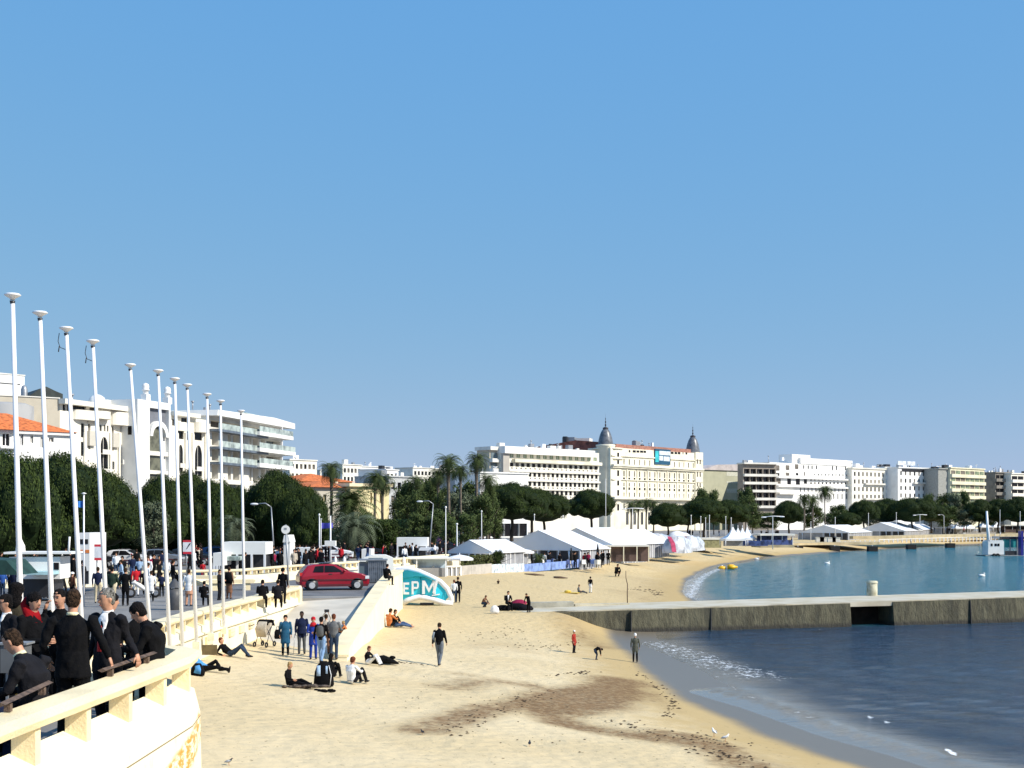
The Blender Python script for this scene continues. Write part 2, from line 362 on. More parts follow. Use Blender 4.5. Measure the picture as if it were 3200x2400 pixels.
# access road and beach ramp
r=M(); r.add([(-40,72,3.006),(-7.25,70.2,3.006),(-7.25,84,3.006),(-12,90,3.006),(-40,84,3.006)],[(0,1,2,3,4)]); struct(r.build('access_road',ASPH))
r=M(); r.add([(-11.15,70,3.012),(-7.15,70,3.012),(-7.1,54.0,1.15),(-11.9,54.0,1.15),(-11.15,70,1),(-7.15,70,1),(-7.1,54,0.6),(-11.9,54,0.6)],[(0,3,2,1),(2,3,7,6),(1,2,6,5),(3,0,4,7)]); struct(r.build('beach_ramp',CONC))
# ---------------- sea walls with ribbed balustrade ----------------
def lerp(a,b,t): return a+(b-a)*t
def along(pts,step,phase=0.0):
    out=[]; acc=phase
    for a,b in zip(pts,pts[1:]):
        a=Vector(a);b=Vector(b);L=(b-a).length;d=(b-a)/L
        while acc<L: out.append((a+d*acc,d)); acc+=step
        acc-=L
    return out
def sweep(mm,pts,prof,mi=0,sm=False):
    """sweep profile (outward offset, z) along 2D polyline; outward = right of direction"""
    P2=[Vector(p) for p in pts]; k=len(P2); n=len(prof); V=[]
    for i,p in enumerate(P2):
        d1=(P2[min(i+1,k-1)]-P2[min(i,k-2)]).normalized(); d0=(P2[max(i,1)]-P2[max(i-1,0)]).normalized()
        d=(d0+d1).normalized(); nn=Vector((d.y,-d.x)); sc_=1/max(.5,nn.dot(Vector((d1.y,-d1.x))))
        for o,z in prof: V.append((p.x+nn.x*o*sc_,p.y+nn.y*o*sc_,z))
    fs=[(i*n+j,(i+1)*n+j,(i+1)*n+(j+1)%n,i*n+(j+1)%n) for i in range(k-1) for j in range(n)]
    fs+=[tuple(range(n)),tuple(reversed([(k-1)*n+j for j in range(n)]))]
    mm.add(V,fs,mi,sm)
def wallparts(root,pts,top,floor,base,step,bm_=None,rimo=(-.1,.42),bulge=.25,rib=.13,phase=.5,open_=.36,body_in=-.02,flare=.0):
    rim=M(); sweep(rim,pts,[(rimo[0],top-.15),(rimo[1]+.02,top-.17),(rimo[1]+.05,top-.10),(rimo[1]+.03,top-.01),(rimo[0],top)])
    rim.build('rim',CREAM,root)
    z0=top-.15-open_
    bd=M(); sweep(bd,pts,[(body_in,base),(body_in,z0),(rimo[1]-.02,z0-.12),(rimo[1]+bulge*.6,z0-.45),(rimo[1]+bulge,lerp(z0,base,.55)),(rimo[1]+bulge+flare,base)])
    bd.build('wall_body',bm_ or CREAMW,root)
    for p,d in along(pts,step,phase):
        n=Vector((d.y,-d.x)); rb=M()
        q=[(body_in+.02,z0-.02),(rimo[1]-.03,z0-.14),(rimo[1]-.03,top-.17),(body_in+.02,top-.152)]
        V=[]
        for s_ in (-rib/2,rib/2):
            for o,z in q:
                c=p+n*o+d*s_; V.append((c.x,c.y,z))
        rb.add(V,[(0,1,2,3),(7,6,5,4),(0,4,5,1),(1,5,6,2),(2,6,7,3),(3,7,4,0)]); rb.build('rib',CREAM,root)
# near terrace
WC_=bpy.data.materials.new('weathered_cream'); WC_.use_nodes=True; t=WC_.node_tree; b=t.nodes['Principled BSDF']
geo=N(t,'ShaderNodeNewGeometry').outputs['Position']; sp=N(t,'ShaderNodeSeparateXYZ'); t.links.new(geo,sp.inputs[0])
n1=noise(t,mapping(t,geo,(1,1,2.2)),5.0,7,.7)
dz=mth(t,'ADD',sp.outputs[2],mth(t,'MULTIPLY',mth(t,'SUBTRACT',17.2,sp.outputs[1]),.22))
msk=mth(t,'MULTIPLY',mr(t,dz,4.16,4.05),mr(t,dz,3.62,3.74)); msk=mth(t,'MULTIPLY',msk,mr(t,sp.outputs[1],15.2,16.4))
c=mixc(t,mth(t,'MULTIPLY',msk,mr(t,n1,.42,.56)),(0.87,0.80,0.60),(0.62,0.30,0.045))
c=mixc(t,mth(t,'MULTIPLY',mr(t,noise(t,mapping(t,geo,(1,1,.3)),3.0,6,.7),.56,.72),.35),c,(0.55,0.45,0.28))
ln=mth(t,'ABSOLUTE',mth(t,'SUBTRACT',mth(t,'ADD',sp.outputs[2],mth(t,'MULTIPLY',sp.outputs[1],-.02)),3.93)); c=mixc(t,mr(t,ln,.012,.006),c,(0.20,0.15,0.08))
t.links.new(c,b.inputs['Base Color']); b.inputs['Roughness'].default_value=.65
bp=N(t,'ShaderNodeBump'); bp.inputs['Distance'].default_value=.02; bp.inputs['Strength'].default_value=.5; t.links.new(n1,bp.inputs['Height']); t.links.new(bp.outputs[0],b.inputs['Normal'])
T=thing('terrace_wall','cream ribbed terrace wall in the left foreground, leaned on by men in dark suits','sea wall')
npts=[(-4.72,4),(-4.66,8),(-4.62,12),(-4.50,15),(-4.41,17.7),(-4.50,18.5),(-4.82,18.95),(-5.5,19.3),(-7.5,20.0),(-10.6,21.1)]
wallparts(T,npts,5.22,4.4,-0.2,1.36,WC_,rimo=(-.12,.14),bulge=.10,rib=.13,phase=.55,open_=.27,body_in=-.14,flare=.05)
st=[(17.2,3.95),(17.6,3.9),(17.2,3.8),(16.6,3.68),(16.0,3.5),(15.6,3.3),(16.5,3.5),(17.2,3.62)]
struct(polyslab('terrace_floor',[(-4.8,-5),(-4.75,12),(-4.6,17),(-5.2,18.4),(-11,20.2),(-30,20.2),(-30,-5)],3.004,4.4,PAVE))
# weathered yellow patch, nail stubs on the wall
for k,(yy,zz) in enumerate(((15.2,4.28),(13.7,4.32),(16.7,4.35))):
    s=M(); s.cyl((-4.5,yy,zz),(-4.345,yy,zz),.012,.012,6); s.build('metal_stub',METALD,T)
# front sea wall (beach side) from behind the terrace to the ramp
Wf=thing('sea_wall','long cream balustraded sea wall behind the flagpoles, ending at the beach ramp','sea wall')
fpts=[(-11.0,21.5),(-11.4,25),(-11.9,40),(-11.9,50),(-11.15,68.0)]
wallparts(Wf,fpts,3.62,3.0,0.6,1.42,rimo=(-.15,.35),bulge=.0,rib=.14,phase=.6,open_=.30,body_in=.0)
e=M(); sweep(e,[(-11.15,68.0),(-11.1,68.5)],[(-.22,2.3),(.42,2.3),(.42,3.5),(.36,3.66),(-.22,3.66)]); e.build('end_pier',CREAM,Wf)
# string course and window niches on the lower face
s=M(); sweep(s,fpts,[(.34,2.72),(.46,2.74),(.46,2.80),(.34,2.82)]); s.build('string_course',CREAMW,Wf)
for (u0,u1,v0,v1) in ((642,664,1968,2018),(685,700,1955,2002),(716,733,1943,1990),(748,763,1936,1978),(778,793,1926,1965),(806,822,1915,1950)):
    ps=[]
    for u in (u0,u1):
        Yy=40.0
        for _ in range(20):
            kx=(u-1600)/F; xw=-11.9+.37+(max(0,Yy-50)*.75/18); Yy=xw/kx
        ps.append((xw,Yy))
    (xa,ya),(xb,yb)=ps; z1=CZ-(v0-V0)*ya/F; z0=CZ-(v1-V0)*ya/F; z1=min(z1,2.60)
    q=M(); tt=.16
    fr=[(ya,yb,z1-tt,z1),(ya,yb,z0,z0+tt)]
    q.box(xa-.01,xa+.07,ya,yb,z1-.14,z1); q.box(xa-.01,xa+.07,ya,yb,z0,z0+.14); q.box(xa-.012,xa+.068,ya,ya+.16,z0+.14,z1-.14); q.box(xa-.012,xa+.068,yb-.16,yb,z0+.14,z1-.14)
    wn_=q.build('window_frame',CREAM,Wf)
    g=M(); g.box(xa-.04,xa+.006,ya+.16,yb-.16,z0+.14,z1-.14); g.build('shutter',mat('ochre_shutter',(0.62,0.48,0.2),.7,.2,3),wn_)
# right ramp wall
Wr=thing('ramp_wall','sloping cream parapet on the right side of the beach ramp, casting a dark shadow','ramp wall')
mm=M(); n_=9
ya=[53.9,54.3,58,63,68,73,78,80,86]; zt=[1.5,1.85,2.15,2.6,3.02,3.4,3.66,3.7,3.72]
V=[];
for y_,z_ in zip(ya,zt):
    xx=-6.72-(y_-54)*.012
    V+=[(xx-.45,y_,0.2),(xx-.42,y_,z_),(xx+.1,y_,z_),(xx+.12,y_,0.2)]
fs=[]
for i in range(len(ya)-1):
    for j in range(3): fs.append((i*4+j,i*4+j+1,(i+1)*4+j+1,(i+1)*4+j))
fs+=[(0,1,2,3),tuple(4*(len(ya)-1)+j for j in (3,2,1,0))]
mm.add(V,fs); mm.build('wall_body',CREAMW,Wr)
cp=M(); V=[]
for y_,z_ in zip(ya,zt):
    xx=-6.72-(y_-54)*.012; V+=[(xx-.50,y_-.02,z_+.002),(xx-.50,y_-.02,z_+.10),(xx+.17,y_-.02,z_+.10),(xx+.17,y_-.02,z_+.002)]
fs=[]
for i in range(len(ya)-1):
    for j in range(4): fs.append((i*4+j,i*4+(j+1)%4,(i+1)*4+(j+1)%4,(i+1)*4+j))
fs+=[(0,1,2,3),tuple(4*(len(ya)-1)+j for j in (3,2,1,0))]
cp.add(V,fs); cp.build('coping',CREAM,Wr)
for y_,z_,h in ((62,1.6,.9),):
    b_=M(); b_.box(-6.9,-6.78+.0,y_,y_+.10,z_,z_+h); b_.box(-6.95,-6.70,y_-.06,y_+.16,z_+h+.003,z_+h+.10); b_.build('bracket',mat('rusty_iron',(.16,.07,.04),.8,.3,4),Wr)
# back parapet along the promenade
Wb=thing('promenade_parapet','low cream parapet with small square openings, running behind the red car','parapet')
Wt=thing('retaining_wall','cream retaining wall of the promenade behind the beach restaurant','retaining wall'); q=M(); sweep(q,[(-7.42,86.6),(-9.98,90.3),(-12.45,104),(-10.95,112),(-5.95,131),(-1.95,175),(12.05,240),(45.1,315)],[(0,.4),(0,3.0),(.15,3.02),(.15,.4)]); q.build('wall_body',CREAMW,Wt)
bp_=[(-36,82),(-27,86.5),(-18.6,91),(-16.2,100),(-11.9,111),(-6.4,131)]
wallparts(Wb,bp_,3.68,3.0,2.4,.95,rimo=(-.1,.25),bulge=.0,rib=.18,phase=.3,open_=.28,body_in=-.05)
pl=thing('planter_wall','cream low planter wall with grass strip on top, between red car and parapet','planter')
pp=[(-30,79.5),(-20,82.5),(-16.4,86.5),(-15.0,92)]
q=M(); sweep(q,pp,[(0,3.0),(.0,3.5),(.35,3.5),(1.0,3.02),(1.0,2.9)]); q.build('bench_slope',CREAM,pl)
q=M(); sweep(q,pp,[(-1.1,2.9),(-1.1,3.44),(-.003,3.44),(-.003,2.9)]); q.build('planting_bed',LHEDGE,pl)
# ---------------- flagpoles ----------------
PT=[(39,925,64,1885,1),(125,980,163,1925,1),(207,1028,253,1915,2),(290,1068,330,1868,2),(407,1142,462,1880,1),(494,1160,526,1915,1),(546,1185,568,1955,0),(585,1204,612,1950,0),(647,1233,660,1930,0),(689,1254,698,1905,0),(753,1285,763,1862,0)]
PLAB=['tall white flagpole nearest the left picture edge','second white flagpole from the left, behind the standing suited man','white flagpole with a dark bracket below its disc, third from left','white flagpole with a dark bracket, rising above the grey haired man','white leaning flagpole just above the seated man with black hair','white flagpole right of the leaning one, sixth from left','white flagpole in front of the arched hotel tower, seventh from left','white flagpole between tower and glass fronted building, eighth from left','white flagpole ninth from left, before the dark pine crown','white flagpole next to the last, crossing the glass balconies','white flagpole farthest along the wall, nearest the ramp']
HP=4.66
for (ut,vt,ub,vb,kind),lab in zip(PT,PLAB):
    s_=(V0-vt)/HP; Y=F/s_
    top=P(ut,vt,Y); bt=P(ub,vb,Y); d=(bt-top); bot=top+d*((top.z-2.55)/(-d.z))
    rt=thing('flagpole',lab,'flagpole',bot,0,'white flagpoles along the sea wall')
    L=top-bot
    a=M(); a.loft([Vector((0,0,0)),L*.5,L*.985],(1,0,0),[.068,.058,.045],[.068,.058,.045],10); a.build('pole',METALW,rt)
    a=M(); a.lathe([(0.001,-.08),(.045,-.08),(.06,-.05),(.15,0.0),(.175,.02),(.14,.05),(.001,.06)],L,14); a.build('truck_disc',METALW,rt)
    a=M(); a.lathe([(.05,-.16),(.06,-.10),(.05,-.10)],L,8); a.build('halyard_collar',METALD,rt)
    if kind==2:
        a=M(); a.tube([L+Vector((-.02,0,-.5)),L+Vector((-.15,0,-.45)),L+Vector((-.2,0,-.3)),L+Vector((-.17,0,-.1))],.009); a.tube([L+Vector((-.17,0,-.42)),L+Vector((-.19,0,-.56))],.013); a.build('halyard_bracket',METALD,rt)
    a=M(); a.box(-.12,.12,-.12,.12,-.02,.25); a.build('base_bracket',CREAMW,rt)
# ---------------- jetty ----------------
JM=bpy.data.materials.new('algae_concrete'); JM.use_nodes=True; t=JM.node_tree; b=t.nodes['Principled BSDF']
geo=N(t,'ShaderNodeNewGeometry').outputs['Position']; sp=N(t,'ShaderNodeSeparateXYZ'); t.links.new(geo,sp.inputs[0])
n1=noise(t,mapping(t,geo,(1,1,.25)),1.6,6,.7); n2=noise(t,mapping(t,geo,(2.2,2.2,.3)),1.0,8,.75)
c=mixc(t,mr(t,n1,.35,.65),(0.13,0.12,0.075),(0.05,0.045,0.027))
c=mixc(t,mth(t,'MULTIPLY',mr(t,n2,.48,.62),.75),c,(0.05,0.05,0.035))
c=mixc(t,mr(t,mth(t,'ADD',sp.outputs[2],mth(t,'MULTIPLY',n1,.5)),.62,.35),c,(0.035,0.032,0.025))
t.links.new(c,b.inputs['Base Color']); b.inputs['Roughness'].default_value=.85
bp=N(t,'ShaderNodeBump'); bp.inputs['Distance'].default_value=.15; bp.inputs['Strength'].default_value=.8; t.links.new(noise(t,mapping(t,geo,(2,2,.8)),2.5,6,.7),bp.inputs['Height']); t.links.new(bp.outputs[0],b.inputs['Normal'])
JT=mat('cream_concrete_top',(0.50,0.46,0.37),.9,.12,.6,.3,12,dirt=(0.42,0.36,0.24))  # cream weathered concrete of the deck top
J=thing('jetty','long algae stained concrete jetty running out from the sand into the sea','jetty')
jl=[(1.6,82.5),(2.8,82.8),(5.5,83.4),(9,84.3),(12.2,85.2),(20,87.6),(22.2,88.3)]; jl2=[(25.3,89.3),(35.2,92.4),(60,100),(90,109)]
def jt(x): return 1.36+.011*x
def jseg(pts,name,zb,off0,off1,zt_off,m):
    q=M(); V=[]; fs=[]
    sub=[]
    for a,b2 in zip(pts,pts[1:]):
        k=max(1,int((b2[0]-a[0])/1.0))
        sub+=[(lerp(a[0],b2[0],i/k),lerp(a[1],b2[1],i/k)) for i in range(k)]
    sub.append(pts[-1])
    for (x,y_) in sub:
        r1=.05*math.sin(x*3.1)+.04*math.sin(x*7.3)
        V+=[(x+off0*.3,y_-off0+r1,zb),(x,y_-off0*.15-.02+r1*.3,jt(x)+zt_off),(x-1.6,y_+off1,jt(x)+zt_off),(x-1.6,y_+off1,zb)]
    for i in range(len(sub)-1):
        for j in range(4): fs.append((i*4+j,i*4+(j+1)%4,(i+1)*4+(j+1)%4,(i+1)*4+j))
    fs+=[(0,1,2,3),tuple(4*(len(sub)-1)+j for j in (3,2,1,0))]
    q.add(V,fs); return q.build(name,m,J)
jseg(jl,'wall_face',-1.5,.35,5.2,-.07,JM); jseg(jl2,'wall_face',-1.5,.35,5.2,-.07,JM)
jseg([(21.6,90.0),(26.0,91.4)],'recess_back',-1.5,.2,4.0,-.5,mat('rusty_shaded_concrete',(0.03,0.018,0.012),.9,.3,1.5))  # recess back coloured near black for the hole's shade, with a rust tint
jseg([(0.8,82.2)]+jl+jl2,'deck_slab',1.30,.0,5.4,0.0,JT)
q=M(); q.obox((1.1,86.3),(3.9,87.0),.4,.6,1.72); q.build('end_block',mat('grey_concrete_block',(.40,.38,.31),.9,.15,1.2,.3,10),J)
q=M(); q.obox((4.0,87.1),(7.6,88.2),.3,.9,1.56); q.build('low_kerb',mat('pale_concrete',(.52,.47,.35),.9,.12,1.2,.3,10),J)
for x_ in (7.4,12.6,31.0):
    yy=85.2+(x_-12.2)*.31; q=M(); V_=[(x_-.02,yy-.40,-.3),(x_+.03,yy-.38,-.3),(x_+.03,yy-.10,jt(x_)-.1),(x_-.0,yy-.10,jt(x_)-.1)]; q.add(V_+[(a,b_+.3,c_) for a,b_,c_ in V_],[(0,1,2,3),(7,6,5,4),(0,4,5,1),(1,5,6,2),(2,6,7,3),(3,7,4,0)]); q.build('joint',METALD,J)
bol=M(); c0=XY(2725,95,0); bol.lathe([(.36,1.45),(.38,1.6),(.37,2.7),(.001,2.72)],c0,16); bol.lathe([(.42,2.55),(.42,2.62),(.37,2.66)],c0,16)
o=bol.build('mooring_post',mat('stained_post',(.50,.48,.36),.85,.3,2,dirt=(.18,.15,.08))); tag(o,'short stained concrete mooring post on top of the jetty','mooring post')
a=GS(1961,1896); q=M(); q.tube([a,a+Vector((-.02,0,1.0)),a+Vector((.0,0,1.7)),a+Vector((-.12,0,2.2)),a+Vector((-.13,0,2.75))],.035,6,rs=[.04,.04,.035,.03,.025]); tag(q.build('wooden_stake',WOOD),'thin crooked wooden stake standing in the sand before the jetty','stake')
# ---------------- piers on the far side ----------------
def pier(label,pts,zt,wd_,th,m,legs,posts=None,zend=None):
    rt=thing('pier',label,'pier')
    q=M(); n=len(pts)
    for (a,b2) in zip(pts,pts[1:]):
        pass
    L=[];Rr=[]
    for i,(x,y_,wh) in enumerate(pts):
        d=Vector(pts[min(i+1,n-1)][:2])-Vector(pts[max(i-1,0)][:2]); d.normalize(); nn=Vector((-d.y,d.x))*wh
        L.append((x+nn.x,y_+nn.y)); Rr.append((x-nn.x,y_-nn.y))
    q.prism(Rr+L[::-1],'z',zt-th,zt); q.build('deck',m,rt)
    for (x,y_) in legs:
        z=M(); z.cyl((x,y_,.9),(x,y_,zt-th),.12,n=8); z.build('post',METALG,rt)
        z=M(); z.prism([(x-1.0,y_-1.0),(x+1.0,y_-1.0),(x+1.0,y_+1.0),(x-1.0,y_+1.0)],'z',-.8,1.15); z.build('pile_cap',mat('black_pile',(.018,.017,.017),.8,.2,2),rt)
    return rt
DK=mat('sandy_timber_deck',(.50,.40,.24),.85,.15,.5); 
p0=XY(2375,285,0); p1=XY(2480,300,0); p2=XY(2600,308,0); p3=XY(2700,312,0); p4=XY(2752,312,0)
r1=pier('low sand coloured pier with rounded end, on square black piles',[(p0.x,p0.y,.8),(p1.x,p1.y,3),(p2.x,p2.y,5),(p3.x,p3.y,6),(p4.x-1,p4.y,4.5),(p4.x+1,p4.y,1)],1.95,0,.55,DK,[XY(2493,294)[:2],XY(2608,300)[:2],XY(2726,300)[:2]])
p5=XY(2790,330,0);p6=XY(2950,360,0);p7=XY(3100,375,0);p8=XY(3280,385,0)
p9=XY(2660,322,0)
r2=pier('long raised pier deck behind the work boat, on slim posts',[(p9.x,p9.y,.6),(p5.x,p5.y,2.5),(p6.x,p6.y,3.5),(p7.x,p7.y,4),(p8.x,p8.y,4)],3.15,0,.7,DK,[XY(2847,322)[:2],XY(2969,338)[:2],XY(3085,350)[:2]])
# white posts of the beach platform under the first pier and beyond
pf=thing('beach_platform','low beach platform on a row of white posts above the water','platform')
q=M(); 
L=[XY(2480,304,0),XY(2750,345,0),XY(3080,410,0),XY(3230,440,0)]
for a,b2 in zip(L,L[1:]): q.prism([(a.x,a.y),(b2.x,b2.y),(b2.x-6,b2.y+22),(a.x-6,a.y+22)],'z',1.0,1.5)
q.build('platform_deck',DK,pf)
q=M()
for a,b2 in zip(L[1:],L[2:]): q.obox((a.x+.2,a.y+2),(b2.x+.2,b2.y+2),.08,1.9,2.0); 
q.build('handrail',METALW,pf)
for p_,d in along([tuple(a[:2]) for a in L],3.1,1):
    z=M(); z.box(p_.x-.14,p_.x+.14,p_.y-.35,p_.y-.1,-.3,1.9); z.build('post',METALW,pf)
# ---------------- buildings ----------------
def wall_open(mm,W,H,ops,y=0.0,dep=.35,mi=0,x0=0.0,z0=0.0):
    xs=sorted({x0,x0+W}|{round(o[0],3) for o in ops}|{round(o[1],3) for o in ops}); zs=sorted({z0,z0+H}|{round(o[2],3) for o in ops}|{round(o[3],3) for o in ops})
    xs=[x for x in xs if x0-1e-6<=x<=x0+W+1e-6]; zs=[z for z in zs if z0-1e-6<=z<=z0+H+1e-6]
    if len(ops)>400: pass
    for j in range(len(zs)-1):
        zc=(zs[j]+zs[j+1])/2; row=[o for o in ops if o[2]<zc<o[3]]; i=0
        start=None
        for i in range(len(xs)-1):
            xc=(xs[i]+xs[i+1])/2; hole=any(o[0]<xc<o[1] for o in row)
            if not hole and start is None: start=xs[i]
            if hole and start is not None:
                mm.add([(start,y,zs[j]),(xs[i],y,zs[j]),(xs[i],y,zs[j+1]),(start,y,zs[j+1])],[(0,1,2,3)],mi); start=None
        if start is not None: mm.add([(start,y,zs[j]),(xs[-1],y,zs[j]),(xs[-1],y,zs[j+1]),(start,y,zs[j+1])],[(0,1,2,3)],mi)
    for a,b,c,d in ops:
        mm.add([(a,y,c),(b,y,c),(b,y,d),(a,y,d),(a,y+dep,c),(b,y+dep,c),(b,y+dep,d),(a,y+dep,d)],[(0,1,5,4),(1,2,6,5),(2,3,7,6),(3,0,4,7),(4,5,6,7)],mi)
WC={}
def winmesh(w,h,gm,fm,style):
    k=(round(w,2),round(h,2),gm.name,fm.name,style)
    if k in WC: return WC[k]
    q=M(); q.box(0,w,0,.06,0,h,0); t_=.07
    if style!='pane':
        q.box(w/2-.04,w/2+.04,-.03,-.002,t_,h-t_,1); q.box(0.0,w,-.034,-.001,h-t_,h,1); q.box(0,w,-.034,-.001,0,t_,1)
    if style=='rail': q.box(0,w,-.30,-.26,0,h*.42,1)
    me=q.mesh('window',[gm,fm]); WC[k]=me; return me
class Bd:
    def __init__(s,name,label,A,YA,B,YB,vtop,z0=3.0,cat='building',group=None):
        s.a=XY(A,YA,z0); s.b=XY(B,YB,z0); s.L=(s.b-s.a).length; s.ang=math.atan2(s.b.y-s.a.y,s.b.x-s.a.x)
        s.z0=z0; s.r=thing(name,label,cat,s.a,s.ang,group); s.H=CZ-(vtop-V0)*YA/F-z0; s.nw=0
        s.rest=[]
    def x(s,u,y=0.0):
        k=(u-1600)/F; dx=math.cos(s.ang); dy=math.sin(s.ang); ax=s.a.x-dy*y; ay=s.a.y+dx*y
        return (k*ay-ax)/(dx-k*dy)
    def z(s,u,v,y=0.0):
        t=s.x(u,y); Y=s.a.y+t*math.sin(s.ang)+math.cos(s.ang)*y; return CZ-(v-V0)*Y/F-s.z0
    def op(s,u0,v0,u1,v1,y=0.0):
        uc=(u0+u1)/2; return (s.x(u0,y),s.x(u1,y),s.z(uc,v1,y),s.z(uc,v0,y))
    def win(s,ops,gm=GLASS,fm=METALW,style='frame',y=0.0,dep=.35,name='window',alt=None,pr=.25):
        for o in ops:
            g=gm
            if alt and random.random()<pr: g=alt
            if s.nw>=98:
                s.rest.append((o,g,y+dep-.08)); continue
            me=winmesh(o[1]-o[0],o[3]-o[2],g,fm,style)
            ob=bpy.data.objects.new(name,me); COL.objects.link(ob); ob.parent=s.r; ob.location=(o[0],y+dep-.08,o[2]); s.nw+=1
    def flush(s):
        if s.rest:
            q=M()
            for o,g,yy in s.rest: q.box(o[0],o[1],yy,yy+.06,o[2],o[3],0); q.box((o[0]+o[1])/2-.04,(o[0]+o[1])/2+.04,yy-.03,yy-.002,o[2],o[3],1)
            ob=q.build('windows',[s.rest[0][1],METALW],s.r); ob['kind']='stuff'
    def shell(s,D,wm,ops=(),name='wall',x0=0.0,x1=None,z0=0.0,z1=None,y=0.0,roofm=None,sideops=(),dep=.35):
        x1=s.L if x1 is None else x1; z1=s.H if z1 is None else z1
        q=M(); wall_open(q,x1-x0,z1-z0,[tuple(round(c,3) for c in o) for o in ops],y,dep,0,x0,z0)
        q.add([(x0,y,z0),(x1,y,z0),(x1,y+D,z0),(x0,y+D,z0),(x0,y,z1),(x1,y,z1),(x1,y+D,z1),(x0,y+D,z1)],[(1,2,6,5),(2,3,7,6),(3,0,4,7),(4,5,6,7)],0)
        return q.build(name,wm,s.r,fix=False)
    def box(s,name,x0,x1,y0,y1,z0,z1,m): 
        q=M(); q.box(x0,x1,y0,y1,z0,z1); return q.build(name,m,s.r)
    def clutter(s,n,z,D,sc_=1.0,x0=0,x1=None):
        x1=s.L if x1 is None else x1
        for i in range(n):
            x=random.uniform(x0+1,x1-2); y=random.uniform(1,max(2,D*.5)); w_=random.uniform(.8,2.6)*sc_; h=random.uniform(.6,1.9)*sc_
            q=M(); k=random.random()
            if k<.55: q.box(x,x+w_,y,y+w_*.7,z,z+h); nm,mt='rooftop_unit',random.choice((METALW,METALG,WHITE2,METALD))
            elif k<.8: q.cyl((x,y,z),(x,y,z+h*1.5),.12); q.lathe([(.001,0),(.3,0),(.3,.25),(.001,.3)],(x,y,z+h*1.5),8); nm,mt='vent_pipe',METALG
            else: q.cyl((x,y,z),(x,y,z+h*.8),.07); q.lathe([(.001,-.15),(.35,-.1),(.6,.12),(.001,-.05)],(x,y,z+h*.9),10); nm,mt='satellite_dish',METALW
            q.build(nm,mt,s.r)
def grid_ops(x0,x1,nc,w_,rows,jit=0):
    out=[]
    for (za,zb) in rows:
        for i in range(nc):
            c=x0+(i+.5)*(x1-x0)/nc; out.append((c-w_/2,c+w_/2,za,zb))
    return out
def hip(mm,x0,x1,y0,y1,z,h,ov=.5,mi=0):
    x0-=ov;x1+=ov;y0-=ov;y1+=ov; k=min((x1-x0),(y1-y0))/2; ym=(y0+y1)/2;xm=(x0+x1)/2
    if x1-x0>=y1-y0: r0=(x0+k,ym,z+h); r1_=(x1-k,ym,z+h)
    else: r0=(xm,y0+k,z+h); r1_=(xm,y1-k,z+h)
    V=[(x0,y0,z),(x1,y0,z),(x1,y1,z),(x0,y1,z),r0,r1_]
    if x1-x0>=y1-y0: f=[(0,1,5,4),(1,2,5),(2,3,4,5),(3,0,4),(3,2,1,0)]
    else: f=[(0,1,4),(1,2,5,4),(2,3,5),(3,0,4,5),(3,2,1,0)]
    mm.add(V,f,mi)
def banded(b,D,wm,nf,fh,ztop,nc,bandh=1.1,prot=.9,bm_=None,gm=GLASSB,x0=0,x1=None,first=0.0,alt=CURT,y=0.0,rail=None):
    """floors of recessed glazing behind protruding balcony bands; from the top down"""
    x1=b.L if x1 is None else x1; bm_=bm_ or wm
    ops=[]; 
    for k in range(nf):
        zt=ztop-first-k*fh; ops+=grid_ops(x0+.3,x1-.3,nc,(x1-x0-.6)/nc-.35,[(zt-fh+bandh*.2,zt-.35)])
        b.box('balcony',x0+.05,x1-.05,y-prot,y-.003,zt-fh-.25,zt-fh+ (bandh if not rail else .12),bm_)
        if rail: b.box('balcony_rail',x0+.05,x1-.05,y-prot,y-prot+.05,zt-fh+.122,zt-fh+bandh,rail)
    return ops
# --- left block ---
b=Bd('white_tower_block','plain white block at the far upper left, rising over the beige building','building' and -120,262,77,272,1158)
b.H=CZ-(1172-V0)*270/F-3; b.shell(16,WHITE); b.box('roof_edge',-.1,b.L+.1,-.12,16,b.H,b.H+.25,WHITE2)
b.box('dark_joint',0,b.L-1,-.03,.0-.004,b.z(40,1200)-.1,b.z(40,1200)+.1,METALD); tag(b.r,None,'building'); b.r['category']='building'
b=Bd('domed_hall','dark rounded roof showing above the beige building','x' and 92,225,196,228,1243,cat='building')
b.shell(12,mat('dark_green_cladding',(.03,.038,.035),.6,.2,1)); q=M()
pts=[(0,0),(b.L,0),(b.L,.9),(b.L*.78,b.z(170,1222)-b.H),(b.L*.5,b.z(145,1208)-b.H),(b.L*.28,b.z(118,1216)-b.H),(b.L*.06,b.z(98,1232)-b.H)]
q.prism([(x,z+b.H) for x,z in pts],'y',-.1,12.1); q.build('roof',mat('dark_green_cladding',(.03,.038,.035)),b.r)
q=M(); x_=b.x(85); q.lathe([(.55,-1),(.55,1.2),(.35,1.8),(.001,2.0)],(x_,2,b.H+.3),10); q.build('chimney',METALG,b.r)
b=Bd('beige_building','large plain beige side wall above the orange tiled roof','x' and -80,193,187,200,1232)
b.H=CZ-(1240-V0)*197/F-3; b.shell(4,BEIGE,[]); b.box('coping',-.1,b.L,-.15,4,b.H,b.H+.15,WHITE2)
q=M(); q.lathe([(4.0,b.H-9),(4.0,b.H-1.6),(3.0,b.H-1.2),(.001,b.H-1.1)],(b.x(8),-1.2,0),18); q.build('rounded_bay',GREYW,b.r)
b=Bd('white_villa','white villa with orange tiled hip roof, left of the flagpoles behind the pine','x' and -190,146,226,156,1340,cat='villa')
b.H=CZ-(1346-V0)*152/F-3
ops=[b.op(8,1354,30,1394),b.op(64,1357,73,1392),b.op(95,1360,104,1385),b.op(127,1365,138,1400),b.op(153,1367,168,1382)]
